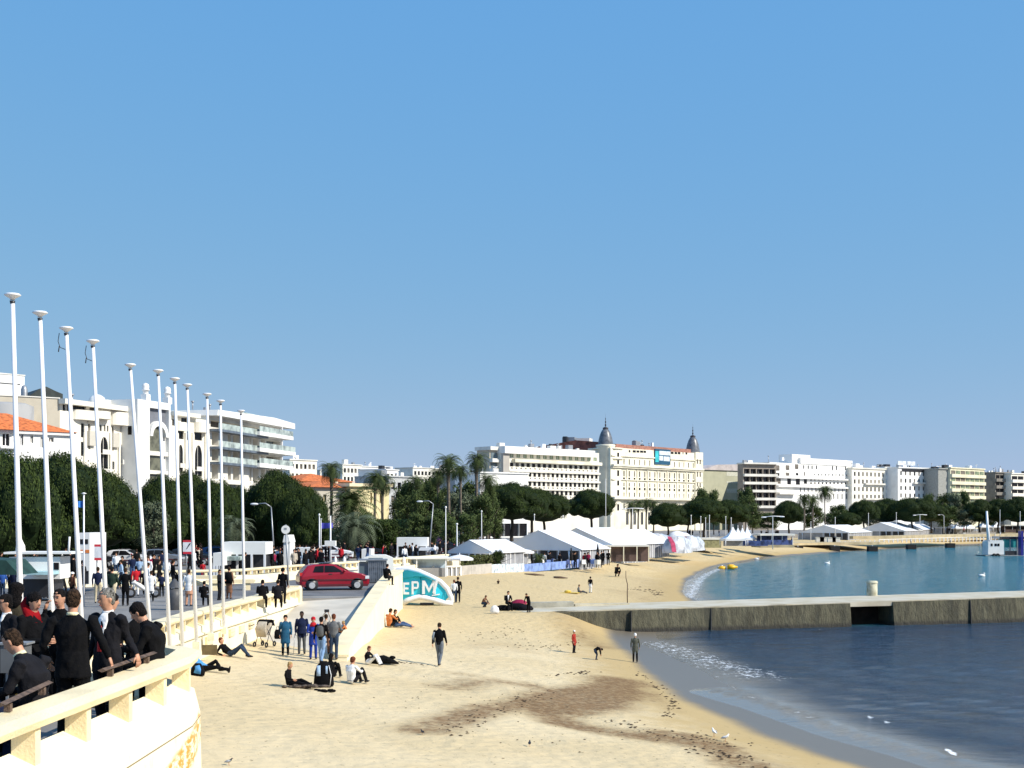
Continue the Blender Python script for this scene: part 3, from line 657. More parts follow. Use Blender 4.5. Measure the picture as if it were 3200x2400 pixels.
b.shell(11,WHITE,ops,dep=.3); b.win(ops[:2],GLASS,METALW,dep=.3); b.win(ops[2:],CURT,WHITE,dep=.3); b.box('cornice',-.3,b.L+.3,-.35,-.003,b.H-.35,b.H,WHITE)
b.box('balcony',b.x(-5),b.x(48),-.8,-.004,b.z(20,1402),b.z(20,1396),WHITE)
q=M(); hip(q,0,b.L,0,11,b.H+.01,2.3,.5); q.build('roof',TILE,b.r)
q=M(); hip(q,b.x(-60),b.x(40),-.6,4,b.H+.02,1.3,.3); q.build('dormer_roof',TILE,b.r)
# art deco hotel with arches
b=Bd('arched_hotel','white hotel with pointed arch bays and a square tower, behind the flagpoles',187,200,652,238,1250,cat='hotel')
h=b
ops=[]; 
def O(*a): ops.append(b.op(*a)); return ops[-1]
big=[]
for u0,v0,u1,v1 in ((196,1264,206,1284),(208,1264,222,1285),(228,1267,268,1285),(280,1270,300,1288),(306,1274,350,1292)): big.append(O(u0,v0,u1,v1))
sm=[]
for a in ((253,1323,264,1367),(253,1381,264,1425),(275,1325,283,1346),(311,1328,318,1347),(324,1328,330,1348),(334,1330,339,1349),(349,1332,356,1354),(376,1332,388,1352),(393,1333,405,1354),(276,1392,283,1404),(350,1398,356,1408),(351,1442,358,1467)): sm.append(O(*a))
ar=[]
for a in ((314,1366,338,1500),(377,1372,404,1530)): ar.append(O(*a))
for a in ((556,1345,574,1372),(584,1348,592,1375),(608,1352,632,1376)): sm.append(O(*a))
ar2=[O(557,1390,572,1480),O(609,1392,632,1490)]
for a in ((538,1310,546,1330),(566,1306,585,1322)): sm.append(O(*a))
ztop=b.H-.2
b.H=ztop; wl=b.shell(14,HOTELW,[o for o in ops if o[3]<b.H-.1],dep=.3)
b.win([o for o in big+sm if o[3]<b.H-.1],GLASS,HOTELW,'pane',dep=.3,alt=CURT,pr=.2); b.win(ar+ar2,GLASS,HOTELW,'frame',dep=.3)
# arch heads, balconies inside the tall arches
for o in ar+ar2:
    w_=o[1]-o[0]; xm=(o[0]+o[1])/2; 
    for sgn in (-1,1):
        q=M(); pts=[(xm+sgn*w_/2,o[3])]
        for k in range(7):
            a=k/6*R(78); pts.append((xm+sgn*(w_/2*math.cos(a)+.0*k),o[3]-w_*.95+w_*.95*math.sin(a)/math.sin(R(78))))
        q.prism(pts if sgn<0 else pts[::-1],'y',.004,.17); q.build('arch_spandrel',HOTELW,b.r)
    zz=o[2]+1.0
    while zz<o[3]-2.4:
        q=M(); q.box(o[0],o[1],-.45,.17,zz,zz+.18); q.box(o[0],o[1],-.45,-.41,zz+.18,zz+.75); q.build('balcony',WHITE2,b.r); zz+=3.0
b.box('cornice_slab',-.3,b.x(425),-1.2,-.004,b.z(187,1262),b.z(187,1262)+.75,HOTELW)
b.box('cornice_slab',b.x(535),b.x(612),-1.0,-.004,b.z(575,1303),b.z(575,1303)+.7,HOTELW)
for (u0,u1,v0,v1,pr_) in ((228,308,1284,1314,1.1),(284,336,1286,1310,1.5),(345,400,1290,1330,1.3),(548,575,1320,1347,1.1),(606,640,1320,1352,1.3)):
    x0,x1,z0,z1=b.op(u0,v0,u1,v1); q=M(); xm=(x0+x1)/2; rr=(x1-x0)/2
    q.prism([(xm+rr*math.cos(PI+PI*k/10),pr_*math.sin(PI+PI*k/10)-.004) for k in range(11)],'z',z0,z1); q.build('rounded_balcony',HOTELW,b.r)
for (u0,u1,v0,v1) in ((272,293,1347,1393),(346,366,1354,1398),(272,300,1310,1322)):
    x0,x1,z0,z1=b.op(u0,v0,u1,v1); b.box('wall_panel',x0,x1,-.5,-.004,z0,z1,mat('greige_panel',(.55,.52,.45),.8,.05,.5))
for u in (262,307,343,370,412,552,578,600,640):
    x0=b.x(u); b.box('pilaster',x0-.22,x0+.22,-.28,-.003,0,b.z(u,1352),HOTELW)
# square tower
tx0=b.x(430,-3.0); tx1=b.x(533,-3.0); tz=b.z(455,1250,-3.0)
q=M(); wi=(b.x(468,-3),b.x(528,-3)); gz0=b.z(500,1500,-3); gz1=b.z(500,1278,-3)
q.box(tx0,wi[0],-3.0,6,0,tz); q.box(wi[1],tx1,-3.0,6,0,tz); q.box(wi[0],wi[1],-3.0,6,gz1,tz); q.box(wi[0],wi[1],-2.3,6,0,gz1-.003)
tw=q.build('tower',mat('tower_white',(.76,.76,.74),.8,.05,.4),b.r)
q=M(); za=b.z(500,1365,-3); q.box(wi[0]+.01,wi[1]-.01,-2.36,-2.31,za,gz1-.01); q.build('slate_panel',mat('slate_blue_panel',(.17,.18,.21),.5,.1,1),tw)
xm=(wi[0]+wi[1])/2; rw=(wi[1]-wi[0])/2-.1; rh=b.z(500,1316,-3)-za
q=M(); k=14; out=[(xm-rw*math.cos(PI*i/k),za+rh*math.sin(PI*i/k)) for i in range(k+1)]; inn=[(xm-(rw-.75)*math.cos(PI*i/k),za+(rh-.8)*math.sin(PI*i/k)) for i in range(k+1)]
for i in range(k):
    q.prism([out[i],out[i+1],inn[i+1],inn[i]],'y',-3.05,-2.37)
q.build('arch_ring',WHITE,tw)
q=M(); q.prism([(xm-(rw-.76)*math.cos(PI*i/k),za+(rh-.81)*math.sin(PI*i/k)) for i in range(k+1)],'y',-2.42,-2.365); q.box(xm-rw+.8,xm+rw-.8,-2.42,-2.365,za-8,za-.001); q.build('arch_glazing',mat('olive_glazing',(.14,.14,.10),.3,.3,1),tw)
q=M(); q.box(wi[0]+.05,wi[1]-.05,-2.9,-2.43,za-3.1,za-2.4); q.box(wi[0]+.05,wi[1]-.05,-2.9,-2.43,za-6.1,za-5.5); q.build('balcony',WHITE2,tw)
for u in (455,523):
    q=M(); c=(b.x(u,-1.8),-1.8,tz); q.box(c[0]-.55,c[0]+.55,c[1]-.55,c[1]+.55,tz+.003,tz+1.1); q.lathe([(.45,1.1),(.45,1.7),(.62,1.72),(.62,1.85),(.5,2.0),(.58,2.35),(.45,2.75),(.001,2.95)],c,12); q.build('roof_lantern',WHITE,tw)
for u0,v0,u1,v1 in ((428,1333,434,1360),):
    q=M(); q.box(tx0-.05,tx0-.004,-1.9,-1.2,b.z(430,v1,-2),b.z(430,v0,-2)); q.build('window',GLASS,tw)
q=M(); c=(b.x(312,2),2.5,b.H); q.lathe([(1.4,0),(1.4,1.0),(1.1,1.7),(.5,2.1),(.001,2.2)],c,14); q.build('roof_dome',WHITE,b.r)
b.box('roof_house',b.x(332,2),b.x(372,2),2,5,b.H+.003,b.H+1.5,WHITE2); b.box('roof_house',b.x(552,2),b.x(610,2),2,5,b.H+.003,b.z(575,1290,2),GREYW); b.clutter(9,b.H,10,.7)
b.flush()
# glass balcony building
b=Bd('glass_balcony_building','modern white apartment block with long glass balconies and roof terrace plants',652,238,884,272,1283,cat='building')
zs=[b.z(655,v) for v in (1283,1340,1395,1443,1500)]
b.H=zs[0]; ops=[]
for k in range(1,4):
    zt=zs[k]-.45; zb=zs[k+1]+.3 if k<4 else 0
    for u0,u1 in ((662,682),(712,722),(728,748),(752,762),(780,786),(790,808),(816,828),(832,876)): ops.append((b.x(u0),b.x(u1),zb,zt))
ops.append((b.x(658),b.x(806),zs[1]+.4,zs[0]-1.6)); ops.append((b.x(812),b.x(880),zs[1]+.4,zs[0]-1.6))
ops+= [(b.x(u0),b.x(u1),.5,zs[4]-.5) for u0,u1 in ((662,700),(712,760),(780,850))]
b.shell(14,WHITE2,ops,dep=1.6); b.win(ops,GLASSB,METALW,'pane',dep=1.6,alt=CURT,pr=.45)
q=M(); q.prism([(b.x(650),b.H-.9),(b.x(896),b.H-.9),(b.x(896),b.H+.2),(b.x(830),b.H+.6),(b.x(652),b.H+.1)],'y',-1.8,13); q.build('roof_slab',WHITE,b.r)
q=M(); q.prism([(b.x(760),b.H+.61),(b.x(884),b.H+.25),(b.x(870),b.H+.95),(b.x(770),b.H+1.1)],'y',1.0,9); q.build('roof_screen',BALG,b.r)
for k in (1,2,3):
    b.box('balcony_slab',b.x(654),b.x(812),-1.8,-.004,zs[k]-.42,zs[k],mat('slate_blue_edge',(.12,.15,.19),.5,.2,1))
    b.box('balcony_rail',b.x(654),b.x(812),-1.8,-1.75,zs[k]+.003,zs[k]+1.05,BALG)
for k,(va,vb,ue) in enumerate(((1352,1362,917),(1402,1412,924),(1449,1460,917))):
    q=M(); x0=b.x(812,-2.4); x1=b.x(ue,-2.4); q.box(x0,x1,-2.4,3,b.z(850,vb,-2.4)-.2,b.z(850,va,-2.4)-.1); q.build('terrace_slab',WHITE,b.r)
    b.box('terrace_rail',x0,x1-.1,-2.38,-2.33,b.z(850,va,-2.4)-.097,b.z(850,va,-2.4)+.9,BALG)
for u in (882,):
    b.box('column',b.x(u,-1.7)-.15,b.x(u,-1.7)+.15,-1.75,-1.45,0,b.H-.9,METALW)
b.clutter(4,b.H+.3,8,.5,0,b.x(720))
b.flush()
GB=b
# --- skyline between ---
for i,(u0,u1,vt,Y,m_,nf,nc,lab) in enumerate(((905,990,1437,420,HOTELW,4,6,'small pale building just right of the glass balcony block'),(1070,1130,1452,470,WHITE2,4,5,'white flat roofed building behind the orange villa roof'),(1125,1225,1458,480,WHITE,3,8,'wide white building on the skyline with a rooftop terrace'),(1205,1245,1468,430,WHITE,4,3,'narrow white building on the skyline left of the tall palm'),(1290,1350,1462,520,WHITE2,4,5,'pale building on the skyline just left of the tall palm'),(1335,1440,1465,560,HOTELW,4,9,'distant ivory building behind the tall palm'),(1430,1500,1480,470,GREYW,3,5,'grey flat building left of the wide banded hotel'),(1215,1300,1490,300,mat('pale_grey_render',(.45,.46,.46)),2,4,'grey walled low building behind the twin palms'),(1500,1650,1478,300,WHITE,2,6,'white low building with blank fascia below the banded hotel'),(1000,1080,1470,500,WHITE2,4,6,'pale skyline building directly behind the first palm'))):
    b=Bd('distant_building' if i<8 else 'low_building',lab,u0,Y,u1,Y+8,vt)
    rows=[(b.H-1.2-3*k-1.5,b.H-1.2-3*k) for k in range(nf)]
    ops=grid_ops(.4,b.L-.4,nc,min(1.5,b.L/nc*.55),rows) if i!=8 else grid_ops(.4,b.L-.4,nc,2.4,[(.3,3.2),(b.H-6.2,b.H-4.2)])
    b.shell(10,m_,ops,dep=.4); b.win(ops,GLASS,m_,'pane',dep=.4,alt=CURT,pr=.3); b.box('roof_edge',-.2,b.L+.2,-.3,10,b.H,b.H+.3,m_); b.clutter(3,b.H+.3,8,.9)
# orange villa
b=Bd('cream_villa','cream villa with broad orange tiled roofs behind the leaning palm',965,190,1150,196,1522,cat='villa')
ops=[b.op(1010,1545,1020,1570),b.op(1060,1545,1070,1570)]
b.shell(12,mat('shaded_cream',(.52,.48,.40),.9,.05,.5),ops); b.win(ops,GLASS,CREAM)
q=M(); hip(q,0,b.L,0,12,b.H+.01,b.z(1040,1500)-b.H,.6); q.build('roof',TILE,b.r)
x0=b.x(1095,-1.5); x1=b.x(1216,-1.5); zt=b.z(1150,1521,-1.5)
ops=[b.op(1157,1540,1163,1572,-1.5),b.op(1185,1540,1192,1572,-1.5),b.op(1110,1550,1118,1580,-1.5)]
w2_=b.shell(7,mat('yellow_villa_wall',(.80,.69,.40),.85,.08,.5),ops,'wing',x0,x1,0,zt,-1.5); b.win(ops,GLASS,CREAM,y=-1.5)
b.box('wing_cornice',x0-.4,x1+.4,-1.95,5.9,zt+.003,zt+.45,CREAM)
q=M(); xa=b.x(935,14);xb=b.x(1100,14); hip(q,xa,xb,14,26,b.z(1000,1505,14),b.z(1000,1477,14)-b.z(1000,1505,14),.5); q.build('roof',TILE,b.r)
b.box('rear_wing',xa,xb,14,26,0,b.z(1000,1505,14)-.003,CREAM)
b.box('chimney',b.x(1048,3),b.x(1056,3),3,4,b.H,b.z(1052,1505,3),CREAMW)
# banded hotel
b=Bd('banded_hotel','wide pale hotel with long white balcony bands, behind the umbrella pines',1568,433,1872,466,1400,cat='hotel')
zt=b.H
rows=[(1432,1458),]
ops=[]; ns=20; rz=[b.z(1568,v) for v in (1416,1432,1446,1456,1477,1487,1507,1517,1535,1548)]
def rowz(v0,v1): return (b.z(1600,v1),b.z(1600,v0))
ops+=grid_ops(b.x(1588),b.L-.5,14,1.75,[rowz(1417,1430)])
o1=grid_ops(b.x(1590),b.L-.3,17,1.6,[rowz(1446,1458)])
o2=grid_ops(b.x(1590),b.L-.3,20,1.3,[rowz(1475,1488),rowz(1503,1517),rowz(1531,1545),rowz(1560,1573)])
o3=grid_ops(b.x(1592),b.L-.5,20,.75,[rowz(1460.5,1465),rowz(1490.5,1495.5),rowz(1520,1525),rowz(1548,1553)])
b.shell(8,HOTELW,ops+o1+o2+o3,dep=.22)
b.win(o2[:40]+o1,GLASS,HOTELW,'pane',dep=.22,alt=CURT,pr=.15); b.win(ops,GLASSG,METALW,'frame',dep=.22); b.win(o2[40:]+o3,GLASS,HOTELW,'pane',dep=.22)
b.flush()
b.box('roof_band',b.x(1566),b.L-4,-1.8,8.5,b.H-1.7,b.H+.6,WHITE)
q=M(); z0_,z1_=rowz(1434,1444); q.box(b.x(1600),b.L,-1.5,-.004,z0_,z1_); q.build('balcony_band',HOTEL,b.r)
for vv in ((1468,1474),(1497,1502.5),(1526,1530),(1555,1558)):
    z0_,z1_=rowz(*vv); b.box('balcony_band',b.x(1588),b.L,-.7,-.004,z0_,z1_,HOTELW)
b.box('end_pier',b.x(1567)-.05,b.x(1586),-.9,-.004,b.z(1570,1480),b.H-1.703,mat('taupe_panel',(.42,.39,.35),.9,.05,.4))
for i in range(11): 
    x_=b.x(1590)+(b.L-b.x(1590))*i/10.5; b.box('mullion_fin',x_,x_+.22,-.6,-.005,b.z(1600,1446),b.z(1600,1434)-.0+.0 if False else b.z(1600,1445.8),WHITE)
# left wing
lx=-3.5; zz=b.H
q=M(); q.box(lx,-.003,2,8,0,b.H-.7); q.build('side_wing',BEIGE,b.r)
q=M(); q.box(lx-.5,-.004,1.0,8.5,b.H-.697,b.H+.45); q.build('roof_band',WHITE2,b.r)
for k in range(4): b.box('balcony_band',lx,-.1,.6,1.98,b.H-4.6-3.2*k,b.H-3.4-3.2*k,WHITE2); 
for k in range(4): b.box('window',lx+.4,-.3,1.9,1.97,b.H-3.38-3.2*k,b.H-1.5-3.2*k,GLASSB)
b.clutter(16,b.H+.6,10,1.0,-2,b.L-6)
# brown roofed building behind
b=Bd('brown_roofed_building','building with a reddish brown mansard roof behind the banded hotel',1610,500,1882,492,1412)
b.H=b.z(1800,1412); b.shell(20,mat('dark_brown_wall',(.12,.08,.07),.8,.2,1),[])
q=M(); zl=b.z(1640,1408); zr=b.z(1800,1376); zr2=b.z(1860,1378)
q.add([(0,0,b.H-6),(b.L,0,b.H-6),(b.L,0,zr2-.5),(b.x(1800),0,zr),(0,0,zl),(0,22,b.H-6),(b.L,22,b.H-6),(b.L,22,zr2-.5),(b.x(1800),22,zr),(0,22,zl)],[(0,1,2,3,4),(9,8,7,6,5),(0,5,6,1),(1,6,7,2),(2,7,8,3),(3,8,9,4),(4,9,5,0)])
for v_ in q.v[-10:]: pass
q.v=[(x,y-.6,z) for x,y,z in q.v]; q.build('roof',TILE2,b.r)
b.box('lift_house',b.x(1757,2),b.x(1795,2),2,8,zr-1,b.z(1775,1366,2),METALG); b.box('lift_house',b.x(1800,2),b.x(1842,2),2,8,zr-1,b.z(1820,1369,2),WHITE2)
b.box('chimney',b.x(1758,-.8),b.x(1770,-.8),-.5,2,zr-.5,b.z(1765,1364),METALD)
# ---- domed grand hotel ----
b=Bd('domed_hotel','ivory grand hotel with two slate corner domes, centre right of the bay',1908,486,2192,532,1398,cat='hotel')
H=b.H
rr=lambda v0,v1:(b.z(1930,v1),b.z(1930,v0))
ops=[]
att=[b.op(u,1406+(u-1950)*.04,u+w_,1413+(u-1950)*.04) for u,w_ in ((1965,5),(1977,10),(1989,9),(2000,10),(2011,8),(2096,9),(2108,8),(2118,8),(2133,3),(2142,6))]
xs0=b.x(1925); n=17
r1_=grid_ops(xs0,b.L-1,n,.62,[rr(1433,1451)]); r2_=grid_ops(xs0,b.L-1,n,.7,[rr(1470,1488)])
r3=grid_ops(xs0,b.L-1,n,1.2,[rr(1491,1497)]); r4=grid_ops(xs0,b.L-1,n,.62,[rr(1507,1519)]); r5=grid_ops(xs0,b.L-1,n,1.1,[rr(1522,1530)])
r6=grid_ops(xs0,b.L-1,n,.62,[rr(1538,1552)]); r7=grid_ops(xs0,b.L-1,n,.8,[rr(1572,1590)]); r8=grid_ops(xs0,b.L-1,12,1.6,[rr(1600,1640)])
allo=att+[o for r_ in (r1_,r2_,r3,r4,r5,r6,r7,r8) for o in r_]
scr=b.op(2044,1404,2092,1452)
b.shell(30,HOTEL,[o for o in allo if not(o[0]<scr[1] and o[1]>scr[0] and o[3]>scr[2])],dep=.18)
allo=[o for o in allo if not(o[0]<scr[1] and o[1]>scr[0] and o[3]>scr[2])]
b.win(r6[:0]+[o for o in allo if o in att or o in r3 or o in r5],GLASS,HOTEL,'pane',dep=.18); b.win([o for o in allo if o in r1_ or o in r2_ or o in r4],CURT,HOTEL,'pane',dep=.18,alt=GLASS,pr=.6); b.win([o for o in allo if o in r6 or o in r7 or o in r8],GLASS,HOTEL,'pane',dep=.18); b.flush()
for v_,pr_,hh_ in ((1454,1.2,.7),(1460,.8,.4),(1556,1.6,.9),(1424,.5,.4),(1498.5,.5,.3)):
    z_=b.z(1930,v_); b.box('cornice',b.x(1910),b.L+.3,-pr_,-.004,z_-hh_/2,z_+hh_/2,HOTEL)
for i in range(n+1):
    x_=xs0+(b.L-1-xs0)*i/n; 
    if i%2==0: b.box('pilaster',x_-.25,x_+.25,-.3,-.003,b.z(1930,1550),b.z(1930,1465),HOTEL)
b.box('roof_deck',b.x(1932),b.L-6,1,10,H-.2,b.z(1950,1388),mat('salmon_roof',(.34,.16,.12),.8,.2,1))
b.clutter(8,b.z(1950,1388),8,1.1,b.x(1990),b.x(2060))
q=M(); q.box(scr[0],scr[1],-.5,-.004,scr[2],scr[3]); bb=q.build('billboard',mat('navy_board',(.02,.09,.16),.4,.1,1),b.r)
w_=(scr[1]-scr[0]); h_=scr[3]-scr[2]
for (a0,a1,c0,c1,mm_) in ((.0,.22,.15,.85,mat('teal_poster',(.05,.50,.55),.4,.2,.8)),(.26,.98,.62,.88,mat('ice_poster',(.62,.72,.80),.4,.1,1)),(.26,.50,.26,.56,mat('ice_poster',(.62,.72,.80))),(.54,.94,.24,.54,mat('ice_poster',(.62,.72,.80)))):
    q=M(); q.box(scr[0]+w_*a0,scr[0]+w_*a1,-.56,-.504,scr[2]+h_*c0,scr[2]+h_*c1); q.build('poster_panel',mm_,bb)
def dome(b,cx,cy,r,zb,zt_,name='corner_tower'):
    q=M(); q.lathe([(r*1.18,0),(r*1.18,zb-.9),(r*1.3,zb-.6),(r*1.3,zb),(.001,zb+.05)],(cx,cy,0),22); tw=q.build(name,HOTEL,b.r)
    h=zt_-zb; q=M(); q.lathe([(r*1.02,0),(r*.98,h*.15),(r*.9,h*.35),(r*.78,h*.58),(r*.62,h*.78),(r*.46,h*.92),(r*.34,h*.985),(.001,h)],(cx,cy,zb+.06),20)
    q.build('dome',SLATE,tw)
    q=M(); q.lathe([(r*.36,0),(r*.40,.15),(r*.36,.5),(r*.2,.7),(.12,.9),(.3,1.3),(.3,1.6),(.1,2.0),(.25,2.5),(.22,2.8),(.06,3.2),(.16,3.7),(.03,4.2),(.001,6.2)],(cx,cy,zt_+.02),10); q.build('finial',mat('dark_lead',(.05,.05,.06),.5,.2,2),tw)
    return tw
cx=b.x(1893,3.5); t1=dome(b,cx,3.6,2.75,b.z(1893,1390,3.5),b.z(1893,1341,3.5))
rt_=M(); rt_.lathe([(5.2,0),(5.2,b.z(1890,1398,0)),(4.9,b.z(1890,1396,0)),(.001,b.z(1890,1396))],(b.x(1900,4)+.4,4.6,0),26); rt_.build('rounded_corner',HOTEL,b.r)
for v_ in (1398,1430,1458,1555): 
    z_=b.z(1890,v_); q=M(); q.lathe([(5.2,z_-.4),(5.75,z_-.3),(5.75,z_+.1),(5.2,z_+.2)],(b.x(1900,4)+.4,4.6,0),26); q.build('corner_cornice',HOTEL,b.r)
for v0,v1 in ((1412,1425),(1436,1452),(1468,1486),(1500,1516),(1530,1548),(1575,1595)):
    for k in range(5):
        a=R(-170+k*38); c_=Vector((b.x(1900,4)+.4,4.6,0)); q=M(); d=Vector((math.cos(a),math.sin(a),0)); sd=Vector((-d.y,d.x,0)); z0_=b.z(1890,v1);z1_=b.z(1890,v0)
        p_=c_+d*5.23; q.add([p_-sd*.5+Vector((0,0,z0_)),p_+sd*.5+Vector((0,0,z0_)),p_+sd*.5+Vector((0,0,z1_)),p_-sd*.5+Vector((0,0,z1_)),p_-sd*.5-d*.5+Vector((0,0,z0_)),p_+sd*.5-d*.5+Vector((0,0,z0_)),p_+sd*.5-d*.5+Vector((0,0,z1_)),p_-sd*.5-d*.5+Vector((0,0,z1_))],[(0,1,2,3),(4,5,1,0),(3,2,6,7),(5,6,2,1),(4,0,3,7)]); q.build('corner_window',GLASS,b.r)
t2=dome(b,b.x(2163,3.5),3.2,2.85,b.z(2163,1418,3.2),b.z(2163,1366,3.2))
q=M(); q.box(b.L-5,b.L+.4,-.5,6,0,b.z(2185,1414)); q.build('end_tower',HOTEL,b.r)
for v0,v1 in ((1436,1450),(1474,1490),(1508,1520),(1538,1552)): 
    for k in range(2): b.box('window',b.L-4.1+2*k,b.L-3.3+2*k,-.56,-.504,b.z(2180,v1),b.z(2180,v0),CURT)
# ---- buildings to the right ----
b=Bd('olive_building','olive grey blank walled building right of the domed hotel',2197,545,2322,560,1468)
b.shell(20,OLIVE,[]); 
for v0,v1 in ((1475,1488),(1505,1510),(1527,1540)): b.box('pale_panel',b.x(2270),b.L-.2,-.06,-.004,b.z(2300,v1),b.z(2300,v0),mat('pale_olive',(.55,.54,.44)))
q=M(); q.prism([(0,b.H),(b.L,b.H),(b.L,b.z(2322,1451)),(b.x(2240),b.z(2240,1452)),(0,b.z(2200,1468)+.3)],'y',-.6,20); q.build('roof',mat('pale_mauve_roof',(.5,.44,.42),.8,.1,.5),b.r)
b=Bd('terraced_building','building with stepped balconies between the olive wall and the white tower',2322,534,2426,540,1450)
ops=banded(b,18,WHITE2,5,3.15,b.H-1.5,5,.75,1.2,WHITE2,GLASS); b.shell(4,mat('brown_terrace_wall',(.30,.26,.22),.9,.1,.4),ops,dep=1); b.win(ops,GLASS,METALG,'frame',dep=1); b.box('roof_slab',-.2,b.L,-1.3,4.5,b.H,b.H+.6,WHITE2); b.clutter(3,b.H+.6,4)
b=Bd('white_deco_hotel','bright white stepped hotel with a blank square roof tower, right of centre',2405,545,2662,590,1444,cat='hotel')
f=b; rr=lambda v0,v1,u=2450:(b.z(u,v1),b.z(u,v0))
ops=[b.op(2422,1454,2436,1471),b.op(2455,1454,2467,1469),b.op(2484,1451,2495,1466)]+[b.op(u,1454+(u-2510)*.03,u+3.5,1465+(u-2510)*.03) for u in (2510,2524,2536,2550,2600,2612,2640)]
ops+=[b.op(2422,1478,2436,1487),b.op(2455,1477,2467,1487),b.op(2487,1478,2495,1486),b.op(2512,1475,2516,1487)]
ops+=[b.op(u,1480+(u-2540)*.02,u+3,1486+(u-2540)*.02) for u in range(2545,2650,11)]
ops+=[b.op(u,1467.5,u+3,1470) for u in (2590,2600,2612,2622)]
ops+=[b.op(2424,1495,2440,1512),b.op(2460,1495,2472,1514),b.op(2487,1495,2500,1515),b.op(2512,1496,2522,1512)]
ops+=[b.op(u,1495,u+5,1502) for u in range(2532,2655,12)]+[b.op(u,1507,u+5,1513) for u in range(2532,2655,12)]
ops+=[b.op(u,1523,u+3,1537) for u in range(2500,2650,12)]+[b.op(u,1543,u+3,1560) for u in range(2500,2650,13)]
b.shell(8,WHITE,ops,dep=.18); b.win(ops,GLASS,WHITE,'pane',dep=.18,alt=CURT,pr=.25); b.flush()
for v_ in (1490.5,1518): z_=b.z(2420,v_); b.box('balcony_band',b.x(2425),b.L+.3,-1.3,-.004,z_-.35,z_+.35,WHITE)
q=M(); q.box(b.x(2475,1),b.x(2532,1),1,7.5,b.H,b.z(2500,1420)); q.build('roof_tower',WHITE,b.r)
b.box('roof_band',b.x(2500),b.L,-.3,7.9,b.H+.003,b.z(2560,1434),WHITE); b.box('awning',b.x(2424),b.x(2480),-2.0,-.004,b.z(2450,1545),b.z(2450,1539),WHITE2)
b.clutter(6,b.H+1,10,.8)
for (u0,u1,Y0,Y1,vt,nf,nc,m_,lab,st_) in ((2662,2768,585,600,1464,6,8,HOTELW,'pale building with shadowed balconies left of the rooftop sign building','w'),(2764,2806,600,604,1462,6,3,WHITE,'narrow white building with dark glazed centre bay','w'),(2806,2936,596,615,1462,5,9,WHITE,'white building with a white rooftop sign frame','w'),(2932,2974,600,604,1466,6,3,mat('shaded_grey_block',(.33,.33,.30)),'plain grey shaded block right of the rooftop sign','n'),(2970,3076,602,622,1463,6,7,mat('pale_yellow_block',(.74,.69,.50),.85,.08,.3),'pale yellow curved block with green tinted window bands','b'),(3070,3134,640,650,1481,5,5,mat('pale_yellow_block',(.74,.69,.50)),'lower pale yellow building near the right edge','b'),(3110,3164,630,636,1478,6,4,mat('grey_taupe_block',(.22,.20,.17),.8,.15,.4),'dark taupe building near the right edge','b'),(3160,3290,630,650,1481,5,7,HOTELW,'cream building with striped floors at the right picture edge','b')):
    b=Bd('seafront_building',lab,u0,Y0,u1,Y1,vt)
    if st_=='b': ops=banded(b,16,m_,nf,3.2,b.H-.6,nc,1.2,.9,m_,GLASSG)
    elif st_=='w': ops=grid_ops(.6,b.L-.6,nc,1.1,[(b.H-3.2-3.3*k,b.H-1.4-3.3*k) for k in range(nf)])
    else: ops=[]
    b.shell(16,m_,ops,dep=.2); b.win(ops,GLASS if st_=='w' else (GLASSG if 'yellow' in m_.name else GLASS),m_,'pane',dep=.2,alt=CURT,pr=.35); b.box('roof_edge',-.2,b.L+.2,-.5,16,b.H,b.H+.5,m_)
    if st_=='w':
        for k in range(1,nf,2): b.box('balcony',b.L*.35,b.L*.95,-1.2,-.004,b.H-3.6-3.3*k,b.H-2.9-3.3*k,WHITE2)
    if 'sign frame' in lab:
        q=M(); z0_=b.H+.5; q.box(b.x(2812),b.x(2838),1,1.3,z0_+.8,b.z(2840,1441)); q.box(b.x(2841),b.x(2866),1,1.3,z0_+.8,b.z(2840,1441)); 
        for u in (2816,2832,2846,2862): q.box(b.x(u),b.x(u)+.25,1.3,1.5,z0_,b.z(2840,1442))
        q.build('rooftop_sign',mat('pale_sign',(.62,.66,.70),.5,.2,.6),b.r)
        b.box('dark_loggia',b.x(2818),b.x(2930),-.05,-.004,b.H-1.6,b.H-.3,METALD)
    b.clutter(7,b.H+.5,12,1.0)
# ---------------- vegetation ----------------
def leafmesh(name,pts,nrm,size,tone,m,asp=1.0,core=None):
    n=len(pts); rng=np.random.default_rng(len(pts)+int(size*1000))
    a=rng.normal(size=(n,3)); nn=nrm+rng.normal(size=(n,3))*.55; nn/=np.linalg.norm(nn,axis=1)[:,None]
    s1=np.cross(nn,a); s1/=np.linalg.norm(s1,axis=1)[:,None]; s2=np.cross(nn,s1)
    sz_=(size*(.6+.8*rng.random(n)))[:,None]
    V=np.concatenate([pts-s1*sz_*.5,pts+s2*sz_*asp*.5,pts+s1*sz_*.5,pts-s2*sz_*asp*.5],1).reshape(-1,3)
    me=bpy.data.meshes.new(name)
    vs=V.tolist(); fs=[(4*i,4*i+1,4*i+2,4*i+3) for i in range(n)]; tn=np.repeat(tone,4).tolist()
    if core:
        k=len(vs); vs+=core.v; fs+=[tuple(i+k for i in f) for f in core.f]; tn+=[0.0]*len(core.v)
    me.from_pydata(vs,[],fs); at=me.attributes.new('tone','FLOAT','POINT'); at.data.foreach_set('value',tn); me.materials.append(m); me.update()
    return me
